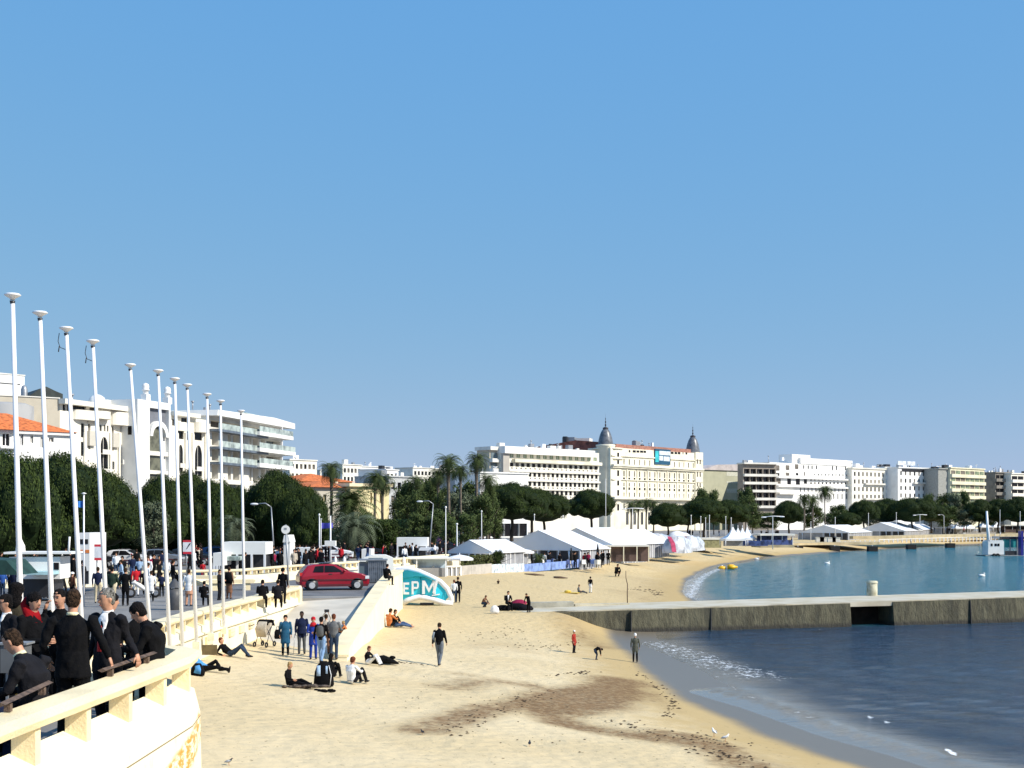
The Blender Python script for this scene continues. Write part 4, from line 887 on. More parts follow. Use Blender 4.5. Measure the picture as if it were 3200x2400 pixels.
def crown_pine(seed,Rr=5.0,zb=5.6,H=10.0,N_=27000):
    rng=np.random.default_rng(seed); pts=[];nr=[];tn=[]; core=M(); L=[]
    for i in range(46):
        a=rng.random()*2*PI; rr=Rr*math.sqrt(rng.random())*.80; top=zb+(H-zb)*math.sqrt(max(0,1-(rr/Rr)**2))*.88
        L.append((rr*math.cos(a),rr*math.sin(a),top-.55,1.15+.55*rng.random(),.80+.3*rng.random()))
    for i in range(22):
        a=rng.random()*2*PI; rr=Rr*(.7+.17*rng.random()); L.append((rr*math.cos(a),rr*math.sin(a),zb+.5+rng.random()*1.1,1.0+.4*rng.random(),.7))
    for (x,y,z,r_,rz) in L:
        k=int(N_/len(L)); d=rng.normal(size=(k,3)); d/=np.linalg.norm(d,axis=1)[:,None]; d[:,2]=np.where((d[:,2]<-.3),-d[:,2],d[:,2])
        q=np.stack([x+d[:,0]*r_,y+d[:,1]*r_,z+d[:,2]*rz],1)+rng.normal(size=(k,3))*.10
        pts.append(q); nr.append(d); tn.append(np.clip(rng.random()*.55+rng.random(k)*.45,0,1))
        core.ell((x,y,z),r_*.88,r_*.88,rz*.85,8,6)
    core.ell((0,0,zb+(H-zb)*.36),Rr*.84,Rr*.84,(H-zb)*.46,16,8)
    # underside
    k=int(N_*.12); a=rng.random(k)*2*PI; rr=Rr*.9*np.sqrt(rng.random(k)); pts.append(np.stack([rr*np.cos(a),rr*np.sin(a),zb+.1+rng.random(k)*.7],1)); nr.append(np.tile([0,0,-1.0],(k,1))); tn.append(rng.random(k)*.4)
    return leafmesh('crown',np.concatenate(pts),np.concatenate(nr),.175,np.concatenate(tn),LPINE,.5,core)
def crown_broad(seed,m,Rr=2.6,zb=2.2,H=8.0,N_=7000,size=.26,tall=False,loose=.18):
    rng=np.random.default_rng(seed); pts=[];nr=[];tn=[]
    nl=34
    for i in range(nl):
        f=rng.random(); z=zb+(H-zb)*(f*.92); w_=Rr*math.sin(PI*min(.97,.12+.78*f))**.7*.75; a=rng.random()*2*PI; rr=w_*math.sqrt(rng.random())
        r_=Rr*(.26+.16*rng.random()); k=N_//nl; d=rng.normal(size=(k,3)); d/=np.linalg.norm(d,axis=1)[:,None]; rad=r_*(1-rng.random(k)**2.2*.75)[:,None]
        pts.append(np.array([rr*math.cos(a),rr*math.sin(a),z])+d*rad*np.array([1,1,.85])+rng.normal(size=(k,3))*loose*.5); nr.append(d); tn.append(np.clip(rng.random()*.5+rng.random(k)*.5,0,1))
    return leafmesh('crown',np.concatenate(pts),np.concatenate(nr),size,np.concatenate(tn),m,.7)
def crown_palm(seed,m,r_=2.6,nf=46,droop=1.0):
    """feather/fan palm head centred on origin"""
    rng=np.random.default_rng(seed); V=[];fs=[];tn=[]
    def fr(az,el,L,dr,tone):
        d=Vector((math.cos(az),math.sin(az),0)); p=Vector((0,0,0)); e=el; seg=9; pts=[]
        for i in range(seg+1):
            pts.append(p.copy()); p=p+(d*math.cos(e)+Vector((0,0,math.sin(e))))*(L/seg); e-=dr/seg*(1+i*.25)
        sd=Vector((-d.y,d.x,0))
        for i in range(1,seg+1):
            t=(pts[i]-pts[i-1]); w_=L*.24*math.sin(PI*min(.95,.15+.8*i/seg))
            for sgn in (-1,1):
                for j in (0,.5):
                    b=pts[i-1]+t*j; tip=b+sd*sgn*w_+t*.7+Vector((0,0,-.28*w_)); n=len(V); wv=t*.30
                    V.extend([b,b+wv,tip]); fs.append((n,n+1,n+2)); tn.extend([tone]*3)
    for i in range(nf):
        az=i*2.399+rng.random()*.4; f=i/nf; fr(az,R(78-115*f),r_*(.8+.3*rng.random()),R(60*droop),rng.random()*.6+(.3 if f<.5 else 0))
    me=bpy.data.meshes.new('fronds'); me.from_pydata([tuple(v) for v in V],[],fs); at=me.attributes.new('tone','FLOAT','POINT'); at.data.foreach_set('value',[min(1,x) for x in tn]); me.materials.append(m); me.update(); return me
def trunk_mesh(kind,H,seed=0):
    random.seed(seed); q=M()
    if kind=='pine':
        k=7; pts=[Vector((.12*math.sin(i*.9+seed),.1*math.cos(i*1.3+seed),H*.68*i/k)) for i in range(k+1)]
        q.tube(pts,.3,10,rs=[.40,.33,.30,.28,.27,.25,.22,.16])
        for i in range(8):
            a=2*PI*i/8+seed; b0=pts[5]; q.tube([b0,b0+Vector((math.cos(a)*1.2,math.sin(a)*1.2,.8)),b0+Vector((math.cos(a)*3.0,math.sin(a)*3.0,1.5))],.1,6,rs=[.14,.10,.05])
        mt=BARK
    elif kind=='broad':
        pts=[Vector((.05*math.sin(i+seed),.05*math.cos(i*1.3),H*.8*i/5)) for i in range(6)]; q.tube(pts,.15,8,rs=[.17,.14,.12,.09,.06,.03])
        for i in range(7):
            a=2.4*i; b0=pts[2]+Vector((0,0,i*.35)); q.tube([b0,b0+Vector((math.cos(a)*.8,math.sin(a)*.8,.8)),b0+Vector((math.cos(a)*1.5,math.sin(a)*1.5,1.8))],.05,5,rs=[.07,.05,.02])
        mt=BARK
    else:
        pts=[Vector((.05*math.sin(i*.5+seed),.0,H*i/8)) for i in range(9)]; q.tube(pts,.2,10,rs=[.30,.22,.20,.18,.17,.17,.18,.22,.26]); mt=PBARK
    return q.mesh('trunk',[mt])
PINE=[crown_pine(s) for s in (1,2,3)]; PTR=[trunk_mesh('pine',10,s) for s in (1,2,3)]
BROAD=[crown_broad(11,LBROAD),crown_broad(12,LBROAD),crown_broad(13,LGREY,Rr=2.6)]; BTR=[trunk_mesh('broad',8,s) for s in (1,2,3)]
FAN=crown_palm(21,LPALM,2.0,50,1.3); DATE=crown_palm(22,LPALM,3.4,56,1.0); GREYP=crown_palm(23,LGREY,2.8,56,1.2)
ROUND=crown_broad(31,LPINE,Rr=2.6,zb=.6,H=5.4,N_=9000,size=.22,loose=.08)
def addm(name,me,parent,loc=(0,0,0),sc_=None,rz=0):
    o=bpy.data.objects.new(name,me); COL.objects.link(o); o.parent=parent; o.location=loc; o.rotation_euler=(0,0,rz)
    if sc_: o.scale=sc_
    return o
def pine(u,Y,vtop,wpx,lab,vb=None,i=0,group='umbrella pines along the promenade',z0=3.0):
    p=XY(u,Y,z0); H=CZ-(vtop-V0)*Y/F-z0; W=wpx*Y/F; rt=thing('pine_tree',lab,'tree',p,random.random()*6,group)
    zb=.56 if vb is None else (CZ-(vb-V0)*Y/F-z0)/H
    sz_=H*(1-zb)/4.4; sx=W/10.4
    addm('crown',PINE[i%3],rt,(0,0,H-10*sz_),(sx,sx,sz_)); addm('trunk',PTR[i%3],rt,(0,0,0),(max(.7,H/11),max(.7,H/11),(H*zb+.8)/6.6)); return rt
def broad(u,Y,vtop,wpx,lab,i=0,me=None,group='leafy trees along the promenade',z0=3.0,vb=None):
    p=XY(u,Y,z0); H=CZ-(vtop-V0)*Y/F-z0; W=wpx*Y/F; rt=thing('leafy_tree',lab,'tree',p,random.random()*6,None if group=='x' else group)
    sx=W/5.4; addm('crown',me or BROAD[i%3],rt,(0,0,0),(sx,sx,H/(5.5 if me is ROUND else 8.2))); addm('trunk',BTR[i%3],rt,(0,0,0),(1,1,H/8.5)); return rt
def palm(u,Y,vtop,wpx,lab,me=None,group='palms along the promenade',z0=3.0,lean=0.0,r0=2.6):
    me=me or FAN; base={FAN.name:2.0,DATE.name:3.4,GREYP.name:2.8}[me.name]
    p=XY(u,Y,z0); W=wpx*Y/F; s_=1.45*W/(base*2*.88); H=CZ-(vtop-V0)*Y/F-z0-base*s_*.45; rt=thing('palm_tree',lab,'palm',p,0,None if group=='x' else group)
    addm('fronds',me,rt,(0,0,H),(s_,s_,s_),random.random()*6)
    addm('trunk',trunk_mesh('palm',H,int(u)),rt,(0,0,0),(max(.6,min(1.2,s_*.8)),)*2+(1,)); return rt
pine(25,100,1402,330,'huge umbrella pine at the left picture edge, crown behind the first two flagpoles',1740,0)
pine(205,108,1412,340,'umbrella pine whose crown fills the gap between the second and fourth flagpoles',1690,1)
pine(318,117,1470,260,'umbrella pine sloping down under the arched hotel, by the fifth flagpole',1690,2)
pine(120,128,1425,300,'umbrella pine standing farther back between the first and second flagpoles',1700,2)
pine(500,140,1478,170,'dark pine under the square hotel tower, behind the sixth flagpole',1690,0)
pine(580,150,1466,170,'dark pine below the tall arches, behind the seventh and eighth flagpoles',1690,1)
pine(665,146,1490,190,'bright topped pine between the ninth and tenth flagpoles',1700,2)
pine(750,158,1515,150,'pine behind the last flagpole, below the glass balconies',1690,0)
pine(868,150,1464,220,'broad umbrella pine just right of the last flagpole',1700,1)
pine(950,146,1515,170,'rounded dark pine left of the leaning palm',1700,2)
pine(820,165,1500,150,'pine standing between the last flagpole and the round sign',1690,1)
broad(1213,146,1618,130,'clipped round tree on a short trunk, centre left above the parapet',0,ROUND,'x')
for o in (bpy.data.objects[-1],): pass
broad(480,125,1560,110,'grey green feathery tree behind the fifth and sixth flagpoles',2,group='leafy trees along the promenade')
broad(1000,150,1640,120,'small bushy tree right of the parked white van',1)
broad(400,190,1560,70,'thin grey green tree at the foot of the hotel tower',2)
palm(1035,150,1440,78,'tall palm with a pale leaning trunk in front of the orange villa roof',FAN)
palm(1095,150,1524,150,'wide green date palm just right of the leaning palm',DATE)
palm(1105,140,1602,140,'grey green drooping palm in front of the date palm',GREYP)
palm(1172,175,1470,74,'left one of the twin palms before the yellow villa wall',FAN)
palm(1196,180,1480,74,'right one of the twin palms before the yellow villa wall',FAN)
palm(1402,175,1416,88,'tallest fan palm, left of the banded hotel',FAN)
palm(1490,185,1412,76,'fan palm touching the left end of the banded hotel',FAN)
palm(1440,170,1450,60,'shorter palm between the two tallest palms',FAN)
palm(1522,200,1478,70,'fan palm between the low fascia and the banded hotel',FAN); palm(1368,195,1462,66,'fan palm left of the tallest palm, inside the grove',FAN); palm(1300,190,1484,60,'short fan palm in the left half of the grove',FAN)
palm(735,125,1612,110,'grey green palm between the tenth and last flagpoles',GREYP)
palm(455,128,1580,130,'grey green palm with long arching fronds behind the sixth flagpole',GREYP)
for k,(u,Y,vt,w_,i,l_) in enumerate(((1285,198,1500,110,0,'dark leafy tree at the left of the grove behind the clipped tree'),(1330,205,1490,110,1,'tall dark leafy tree in the middle of the grove'),(1455,200,1500,110,0,'dark leafy tree filling the gap between the two tallest palms'),(1505,180,1545,100,1,'leafy tree under the palm at the left end of the banded hotel'),(1545,205,1560,80,0,'leafy tree touching the left umbrella pine of the pair'),(1380,170,1590,110,1,'dark leafy tree low behind the tallest palm trunk'),(1460,168,1600,90,0,'dark leafy tree low behind the small marquee ridge'),(1145,170,1600,90,1,'dark leafy tree low between date palm and clipped tree'),(1090,165,1640,100,0,'dark leafy tree low behind the grey green drooping palm'))): broad(u,Y,vt,w_,l_,i)
for k,(u,Y,vt,w_,i) in enumerate(((1262,190,1510,90,0),(1310,185,1530,80,1),(1355,200,1490,80,0),(1385,190,1520,70,1),(1250,200,1560,90,1),(1300,165,1600,80,0),(1350,165,1610,80,1),(1430,180,1530,110,2),(1480,185,1540,80,2),(1510,190,1530,60,0),(1530,200,1500,50,1),(1405,160,1620,70,0),(1550,215,1620,60,1),(1850,260,1660,60,0))):
    broad(u,Y,vt,w_,['leafy tree right of the yellow villa wing, leftmost of the grove','small leafy tree before the pale flat building in the grove','tall thin leafy tree left of the tallest palm','leafy tree directly under the tallest palm crown','low leafy tree just right of the twin palms','small bush tree above the clipped round tree','low bushy tree left of the lamp on the promenade','sunlit loose tree right of the tallest palm trunk','loose sunlit tree under the second tall palm','narrow tree at the left end of the white fascia','slim tree before the left end of the banded hotel','low bush behind the small white tent','small tree by the pines left of the big white tent','hedge like bush behind the big tents'][k],i)
pine(1600,215,1504,200,'umbrella pine before the banded hotel, left one of the pair',1614,0)
pine(1700,235,1530,170,'umbrella pine before the banded hotel, right one of the pair',1622,1)
pine(1662,228,1520,130,'umbrella pine filling the gap between the pair before the banded hotel',1618,2)
pine(1848,262,1527,152,'single umbrella pine left of the domed hotel entrance',1612,1)
palm(1972,320,1565,44,'leftmost of four palms at the foot of the domed hotel',FAN); palm(1995,325,1560,44,'second of four palms at the foot of the domed hotel',FAN); palm(2020,330,1556,46,'third of four palms at the foot of the domed hotel',FAN); palm(2042,330,1562,42,'rightmost of four palms at the foot of the domed hotel',FAN)
pine(2088,290,1568,124,'umbrella pine below the billboard of the domed hotel',1640,2)
pine(2200,300,1552,150,'umbrella pine at the right foot of the domed hotel',1628,0)
pine(2278,312,1560,140,'umbrella pine below the olive wall',1632,1)
pine(2150,305,1572,110,'umbrella pine wedged between its two larger neighbours by the domed hotel',1636,2)
broad(2190,360,1520,60,'leafy tree rising over the pines at the right dome of the hotel',0)
broad(2230,365,1530,60,'leafy tree over the pines before the olive wall',1)
broad(2330,380,1520,75,'dark leafy tree between olive wall and terraced building',0)
broad(2352,340,1570,80,'leafy tree below the terraced building',1)
broad(2400,370,1600,90,'tree below the terraced building, right of its neighbour',0)
pine(2465,360,1562,100,'dark pine right of the terraced building awning',1630,1)
broad(2540,390,1580,90,'leafy tree below the deco hotel',1)
palm(2513,350,1542,50,'palm before the left part of the deco hotel',FAN); palm(2540,360,1546,46,'second palm before the deco hotel',FAN)
palm(2578,370,1518,52,'tall date palm before the bright deco hotel',DATE)
broad(2620,400,1575,80,'leafy tree at the right foot of the deco hotel',0)
pine(2650,395,1600,90,'low pine at the right foot of the deco hotel',1640,2)
PR=((2700,400,1560,100,'pine under the balconied building right of the deco hotel'),(2770,410,1556,120,'pine under the narrow building with dark glazing'),(2850,405,1553,150,'wide pine below the rooftop sign'),(2910,415,1570,110,'pine below the right end of the rooftop sign building'),(3060,430,1558,90,'round pine below the pale yellow curved block'),(3120,430,1556,90,'pine left of the boat mast, below the taupe building'),(3180,420,1550,110,'pine at the right picture edge'))
for k,(u,Y,vt,w_,l_) in enumerate(PR): pine(u,Y,vt,w_,l_,1625,k)
for k,(u,Y,vt,w_,l_) in enumerate(((2905,440,1540,60,'leafy tree before the white sign building'),(2950,445,1540,70,'leafy tree before the plain grey block'),(2985,440,1538,60,'leafy tree at the left of the yellow curved block'),(3012,440,1530,44,'small palm like tree against the yellow curved block'),(2960,430,1580,90,'dense tree under the grey block'),(3020,430,1590,80,'tree between the far pines'),(3090,440,1590,60,'bushy tree left of the right edge pines'),(2600,410,1600,80,'bushy tree behind the white gabled tent'),(2730,420,1610,80,'bushy tree behind the grey roofed tent'))): broad(u,Y,vt,w_,l_,k)
# restaurant hedge, plus added dark hedges standing in for shade behind the crowd
def hedge(lab,pts,h,wd_,m=LHEDGE,n=1800,size=.22,z0=3.0):
    rng=np.random.default_rng(int(n+h*10)); a=along([p for p in pts],.25); P_=[];N_=[]
    for _ in range(n):
        p,d=a[rng.integers(len(a))]; nn=Vector((d.y,-d.x)); o=(rng.random()-.5)*wd_; hh=h*(.15+.95*rng.random()) if abs(o)>wd_*.35 else h*(.85+.35*rng.random())
        q=p+nn*o+d*(rng.random()-.5)*.5; P_.append((q.x,q.y,z0+hh)); N_.append((nn.x*np.sign(o)*.6,nn.y*np.sign(o)*.6,.6))
    core=M()
    for p,d in along(pts,1.0,.3): core.ell((p.x,p.y,z0+h*.42),.62,wd_*.38+.1,h*.44,8,6)
    me=leafmesh('hedge',np.array(P_),np.array(N_),size,rng.random(n),m,.7,core)
    o=bpy.data.objects.new('hedge',me); COL.objects.link(o); return tag(o,lab,'hedge')
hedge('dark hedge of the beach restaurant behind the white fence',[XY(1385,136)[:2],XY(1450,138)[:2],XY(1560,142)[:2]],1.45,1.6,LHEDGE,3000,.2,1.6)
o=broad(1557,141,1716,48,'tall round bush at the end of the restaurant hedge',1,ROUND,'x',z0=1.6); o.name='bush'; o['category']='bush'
for (lab_,u0_,u1_,Y_,h_) in (('added dark hedge standing in for shade under the left pines, behind the stalls',-150,430,138,3.0),('added dark hedge standing in for shade under the pines behind the last flagpoles',430,800,150,2.8),('added dark hedge standing in for shade behind the crowd over the red car',800,1130,156,2.6),('added dark hedge standing in for shade under the grove left of the small marquee',1130,1420,172,3.4)):
    hedge(lab_,[XY(u0_,Y_)[:2],XY((u0_+u1_)/2,Y_+2)[:2],XY(u1_,Y_+4)[:2]],h_,2.2,LPINE if u0_<1000 else LBROAD,3200,.32)  # added hedges supply the darkness under the tree canopies
palm(1682,144.5,1728,40,'small palm in front of the blue beach fence',FAN,'x',z0=1.4)
pk=leafmat('pink_blossom',(.45,.12,.22),(.75,.40,.52))
o=broad(1378,160,1655,44,'small bush with pink blossom left of the tallest palm trunk',0,crown_broad(77,pk,Rr=2.6,zb=1.5,H=6,N_=2500,size=.3),'x'); o['category']='bush'
# ---------------- tents ----------------
def gable_tent(lab,A,B,D,zb,eave,ridge,m=TENT,bays=3,walls=TENTG,open_front=False,group='marquee tents on the beach',ridge_over=.2,name='marquee_tent'):
    """front gable from A to B (2D points), depth vector length D behind"""
    A=Vector(A[:2]);B=Vector(B[:2]); dx_=B.x-A.x; B=Vector((B.x,A.y-dx_*.30)); A=Vector((A.x,A.y+dx_*.25)); W=(B-A).length; ang=math.atan2(B.y-A.y,B.x-A.x)
    rt=thing(name,lab,'tent',(A.x,A.y,zb),ang,group)
    q=M(); t_=.05
    for (x0,x1,z0,z1) in ((-.25,W/2,eave-.06,ridge),(W+.25,W/2,eave-.06,ridge)):
        n=bays*2+1; V=[];fs=[]
        for i in range(n):
            y=-.05+(D+.1)*i/(n-1); sag=-.05 if i%2 else 0
            V+=[(x0,y,z0),(lerp(x0,x1,.5),y,lerp(z0,z1,.5)+sag),(x1,y,z1+sag*.5)]
        for i in range(n-1):
            for j in range(2): fs.append((i*3+j,i*3+j+1,(i+1)*3+j+1,(i+1)*3+j))
        q.add(V,fs,0,False)
    ob=q.build('roof',m,rt,fix=False); md=ob.modifiers.new('s','SOLIDIFY'); md.thickness=.06; md.offset=-1
    q=M(); q.add([(0,0.02,eave),(W,.02,eave),(W/2,.02,ridge-.05),(W/2,.05,ridge-.05)],[(0,1,2)]); ob=q.build('gable',m,rt,fix=False); md=ob.modifiers.new('s','SOLIDIFY'); md.thickness=.04
    for i in range(bays+1):
        y=D*i/bays
        for x in (0,W): z=M(); z.box(x-.07,x+.07,y-.07,y+.07,-.3,eave-.02); z.build('post',METALW,rt)
    z=M(); z.box(0.08,W-.08,-.03,.03,eave-.12,eave-.003); z.build('eave_beam',METALW,rt)
    for i in range(1,4):
        x=W*i/4; z=M(); z.box(x-.06,x+.06,-.06,.06,-.3,eave-.125); z.build('post',METALW,rt)
    if not open_front:
        z=M(); z.box(.1,W-.1,.10,.13,-.3,eave-.14); z.build('front_wall',walls,rt)
        for fa,fb in ((.53,.72),(.77,.97)): z=M(); z.box(W*fa,W*fb,.05,.095,-.25,eave-.16); z.build('door_shade_panel',METALD,rt)  # solid dark panels stand for the shaded inside of the tent
        for fa in (.08,.63,.87): z=M(); z.loft([(W*fa,.0,-.2),(W*fa+.05,.0,eave*.5),(W*fa,.0,eave-.18)],(1,0,0),[.12,.06,.13],[.03,.03,.03],6); z.build('tied_curtain',TENT,rt)
    for x in (.03,W-.05): z=M(); z.box(x,x+.03,.15,D-.1,-.3,eave-.1); z.build('side_wall',walls,rt)
    for i in range(bays*2):
        z=M(); x=W+.02; y=D*(i+.5)/(bays*2); z.box(x-.03,x+.03,y-.05,y+.05,-.3,eave-.1); z.build('window_mullion',METALW,rt)
    return rt
def GY(u,Y,z): return XY(u,Y,z)
def zat(v,Y): return CZ-(v-V0)*Y/F
# A: left small tent, big tents
a,b_=GY(1393,146,1.6),GY(1540,149,1.6)
gable_tent('small white marquee at the left end of the beach restaurant',a,b_,8,1.6,zat(1726,147)-1.6,zat(1688,147)-1.6,bays=2)
a,b_=GY(1552,158,1.5),GY(1806,160,1.5)
gable_tent('largest white marquee with grey shaded gable, centre of the beach',a,b_,8,1.5,zat(1716,158)-1.5,zat(1657,160)-1.5,bays=3)
a,b_=GY(1690,176,1.6),GY(1905,178,1.6)
gable_tent('second large white marquee, right behind the largest one',a,b_,11,1.6,zat(1702,177)-1.6,zat(1650,177)-1.6,bays=3)
a,b_=GY(1830,196,1.7),GY(1975,198,1.7)
gable_tent('third white marquee with a long roof, left of the plastic wrapped tents',a,b_,13,1.7,zat(1700,196)-1.7,zat(1656,196)-1.7,bays=4)
# annex with timber frame
q=thing('open_annex','open fronted annex of white blinds between second marquee and the sand heap','annex',GY(1868,171,1.7),0.02)
z=M(); z.box(0,6.6,0,4,1.9,2.1); z.build('flat_roof',WHITE2,q)
for x in (0,1.6,3.3,5,6.5): z=M(); z.box(x-.06,x+.06,-.05,.1,0,1.9); z.build('post',CREAMW,q)
z=M(); z.box(.1,6.5,.5,.56,0,1.9); z.build('dark_wall',mat('dark_brown_wall',(.12,.08,.07)),q)
# plastic wrapped tents
PLAST=mat('wrinkled_plastic',(.58,.60,.65),.25,.3,1.0,.8,6,spec=.8); PINK=mat('pink_cloth',(.75,.10,.22),.6,.2,2); DRED=mat('dull_red_cloth',(.42,.10,.10),.6,.3,2)
def wrapped(lab,u,Y,v0,v1,wpx,m,pc):
    W=wpx*Y/F; H=(v1-v0)*Y/F; p=XY(u,Y,zat(v1,Y)); rt=thing('wrapped_tent',lab,'tent',p,0,'plastic wrapped tents')
    q=M(); n=14; prof=[(W/2*math.cos(PI*i/n)*(1.0),H*math.sin(PI*i/n)**.8) for i in range(n+1)]
    V=[];fs=[]; rng=random.Random(int(u))
    for k in range(7):
        for (x,z) in prof: V.append((x*(1+.05*math.sin(k*2+z))+rng.uniform(-.12,.12)+k*.35,k*1.0,z*(1-.02*k)+rng.uniform(-.1,.1)*(z>.3)))
    for k in range(6):
        for j in range(n): fs.append((k*(n+1)+j,k*(n+1)+j+1,(k+1)*(n+1)+j+1,(k+1)*(n+1)+j))
    fs.append(tuple(range(n,-1,-1))); q.add(V,fs,0,True); q.build('cover',m,rt)
    if pc:
        q=M(); q.prism([(-W*.30,H*.93),(-W*.12,H*.9),(W*.06,H*.55),(W*.12,H*.05),(-W*.08,H*.1),(-W*.14,H*.5)],'y',-.22,-.10); q.build('cloth_panel',pc,rt)
    return rt
wrapped('plastic wrapped tent with a bright pink cloth panel',2105,200,1672,1729,68,PLAST,PINK)
wrapped('clear plastic wrapped tent left of the pink one',2050,210,1666,1722,57,PLAST,None)
wrapped('plastic wrapped tent with a dull red side, rightmost of the wrapped ones',2150,208,1672,1722,56,PLAST,DRED)
wrapped('white plastic wrapped tent behind the pink panelled one',2112,220,1660,1712,64,TENT,None)
bb=GS(2185,1722); z=M(); z.box(bb.x-1,bb.x+1.1,bb.y-.5,bb.y+.5,bb.z-.1,bb.z+.35); z.box(bb.x-.2,bb.x+.7,bb.y-.4,bb.y+.4,bb.z+.352,bb.z+.7); tag(z.build('crate_stack',mat('yellow_crate',(.65,.42,.10),.7,.2,3)),'small stack of yellow crates beside the wrapped tents','crates')
# olive low tent + peaked tents
rt=thing('flat_pavilion','low olive green walled pavilion left of the peaked white tents','pavilion',XY(2182,240,zat(1712,240)),0.1)
W=78*232/F; z=M(); z.box(0,W,0,6,zat(1686,232)-zat(1712,232),zat(1680,232)-zat(1712,232)); z.build('flat_roof',WHITE2,rt)
z=M(); z.box(.1,W-.1,.1,5.9,0,zat(1686,232)-zat(1712,232)-.003); z.build('wall',mat('olive_canvas',(.30,.28,.14),.8,.2,2),rt)
def peak(lab,u,Y,vtop,veave,vbase,wpx,group='peaked white pagoda tents'):
    W=wpx*Y/F; zb=zat(vbase,Y); rt=thing('pagoda_tent',lab,'tent',XY(u,Y,zb),.12,group); e=zat(veave,Y)-zb; h=zat(vtop,Y)-zb
    q=M(); prof=[(0.0,0),(.10,.015),(.3,.10),(.5,.24),(.7,.46),(.86,.74),(.95,1.0)]
    V=[]
    for f,hh in prof:
        r_=W/2*(1-f)*1.05
        for sx,sy in ((-1,-1),(0,-1),(1,-1),(1,0),(1,1),(0,1),(-1,1),(-1,0)): V.append((sx*r_*(1 if sx*sy else .96),sy*r_*(1 if sx*sy else .96),e+(h-e)*hh))
    fs=[(i*8+j,i*8+(j+1)%8,(i+1)*8+(j+1)%8,(i+1)*8+j) for i in range(6) for j in range(8)]+[tuple(48+j for j in range(8))]
    q.add(V,fs); q.build('canopy',TENT,rt)
    q=M(); 
    for sy in (-1,1): q.box(-W/2,W/2,sy*W/2-.03,sy*W/2+.03,e-.35,e-.003)
    for sx in (-1,1): q.box(sx*W/2-.03,sx*W/2+.03,-W/2+.032,W/2-.032,e-.35,e-.003)
    q.build('valance',TENT,rt)
    for sx in (-1,1):
        for sy in (-1,1): z=M(); z.cyl((sx*W/2*.97,sy*W/2*.97,0),(sx*W/2*.97,sy*W/2*.97,e-.36),.07); z.build('post',METALW,rt)
    z=M(); z.box(-W/2+.1,W/2-.1,-.2,-.15,0,e-.36); z.build('side_wall',TENTG,rt)
    z=M(); z.cyl((0,0,h-.1),(0,0,h+.5),.05); z.build('finial',METALW,rt)
    return rt
peak('leftmost and largest peaked white tent by the beach curve',2290,235,1647,1683,1706,66)
for k,(u,vt) in enumerate(((2306,1650),(2320,1650),(2335,1648))): peak(['second peaked tent, close behind the largest','third peaked tent in the tight row','last peaked tent of the tight row, by the blue terrace'][k],u,244+8*k,vt,1682,1702,50)
def flat_shelter(lab,u0,u1,Y,vt,vb,cat='shelter',fence=None):
    zb=zat(vb,Y); h=zat(vt,Y)-zb; W=(u1-u0)*Y/F; rt=thing('beach_shelter',lab,cat,XY(u0,Y,zb),.1)
    z=M(); z.box(-.3,W+.3,-.5,5,h-.35,h); z.build('flat_roof',WHITE2,rt)
    n=max(3,int(W/2.4))
    for i in range(n+1):
        z=M(); x=W*i/n; z.box(x-.05,x+.05,-.05,.05,0,h-.352); z.build('post',METALW,rt)
    z=M(); z.box(.1,W-.1,3,3.1,0,h-.353); z.build('back_wall',fence or TENTG,rt)
    z=M(); z.box(-.2,W+.2,-.4,6,-.5,-.004); z.build('plinth',DK,rt)
    z=M(); z.box(.1,W-.1,-.10,-.052,0,.95); z.build('low_wall',fence or TENTG,rt)
    return rt
BLUF=mat('blue_fence_canvas',(.20,.30,.62),.7,.2,1.5); BLUD=mat('dark_blue_canvas',(.05,.08,.22),.7,.4,1.5)
flat_shelter('flat white roofed beach bar with dark blue terrace screens',2378,2480,255,1668,1703,'beach bar',BLUD)
q=M(); a=XY(2310,243,zat(1706,243)); 
for i in range(22):
    x=a.x+i*.42; 
tag(M().box(a.x,a.x+5.2,a.y,a.y+.06,a.z,a.z+.95).build('terrace_screen',BLUD),'dark blue canvas screen on the sand before the peaked tents','screen')
for k,(uA,uB,Y,vb,ve,vr,D,lab,m_) in enumerate(((2502,2632,345,1690,1664,1641,24,'white gabled marquee behind the round ended pier',TENT),(2680,2806,390,1681,1659,1633,24,'dark gabled marquee with long white roof, right of centre far beach',TENT),(2812,2862,420,1673,1655,1638,20,'white canvas marquee behind the raised pier',TENT),(2898,2975,455,1668,1649,1636,14,'grey roofed hexagonal tent behind the raised pier',mat('grey_tent_canvas',(.40,.41,.43),.6,.1,1)),)):
    gable_tent(lab,XY(uA,Y,0),XY(uB,Y+3,0),D,zat(vb,Y),zat(ve,Y)-zat(vb,Y),zat(vr,Y)-zat(vb,Y),m_,bays=3,group='marquee tents on the far beach')
for k,(u,l_) in enumerate(((2992,'first'),(3012,'second'),(3030,'third'))): peak(f'{l_} of three small peaked tents behind the raised pier, from the left',u,450+4*k,1630,1650,1664,30,'small far peaked tents')
peak('wide peaked tent left of the boat mast',3075,440,1620,1646,1662,40,'small far peaked tents'); peak('peaked tent right of the boat mast',3112,445,1622,1646,1662,32,'small far peaked tents')
flat_shelter('flat roofed far beach bar at the right picture edge',3140,3290,430,1640,1664,'beach bar',mat('dark_brown_wall',(.12,.08,.07)))
# far beach strip furniture
for k,(u,v) in enumerate(((2562,1693),(2573,1693),(2598,1694),(2612,1694))):
    p=G(u,v,1.98); q=M(); q.box(-.9,.9,-.5,.5,0,1.0); q.box(-1,1,-.6,.6,1.003,1.08); o=q.build('covered_table',WHITE2); o.location=p; tag(o,'white cloth covered table on the far pier deck, one of four alike','table','white covered tables on the pier')
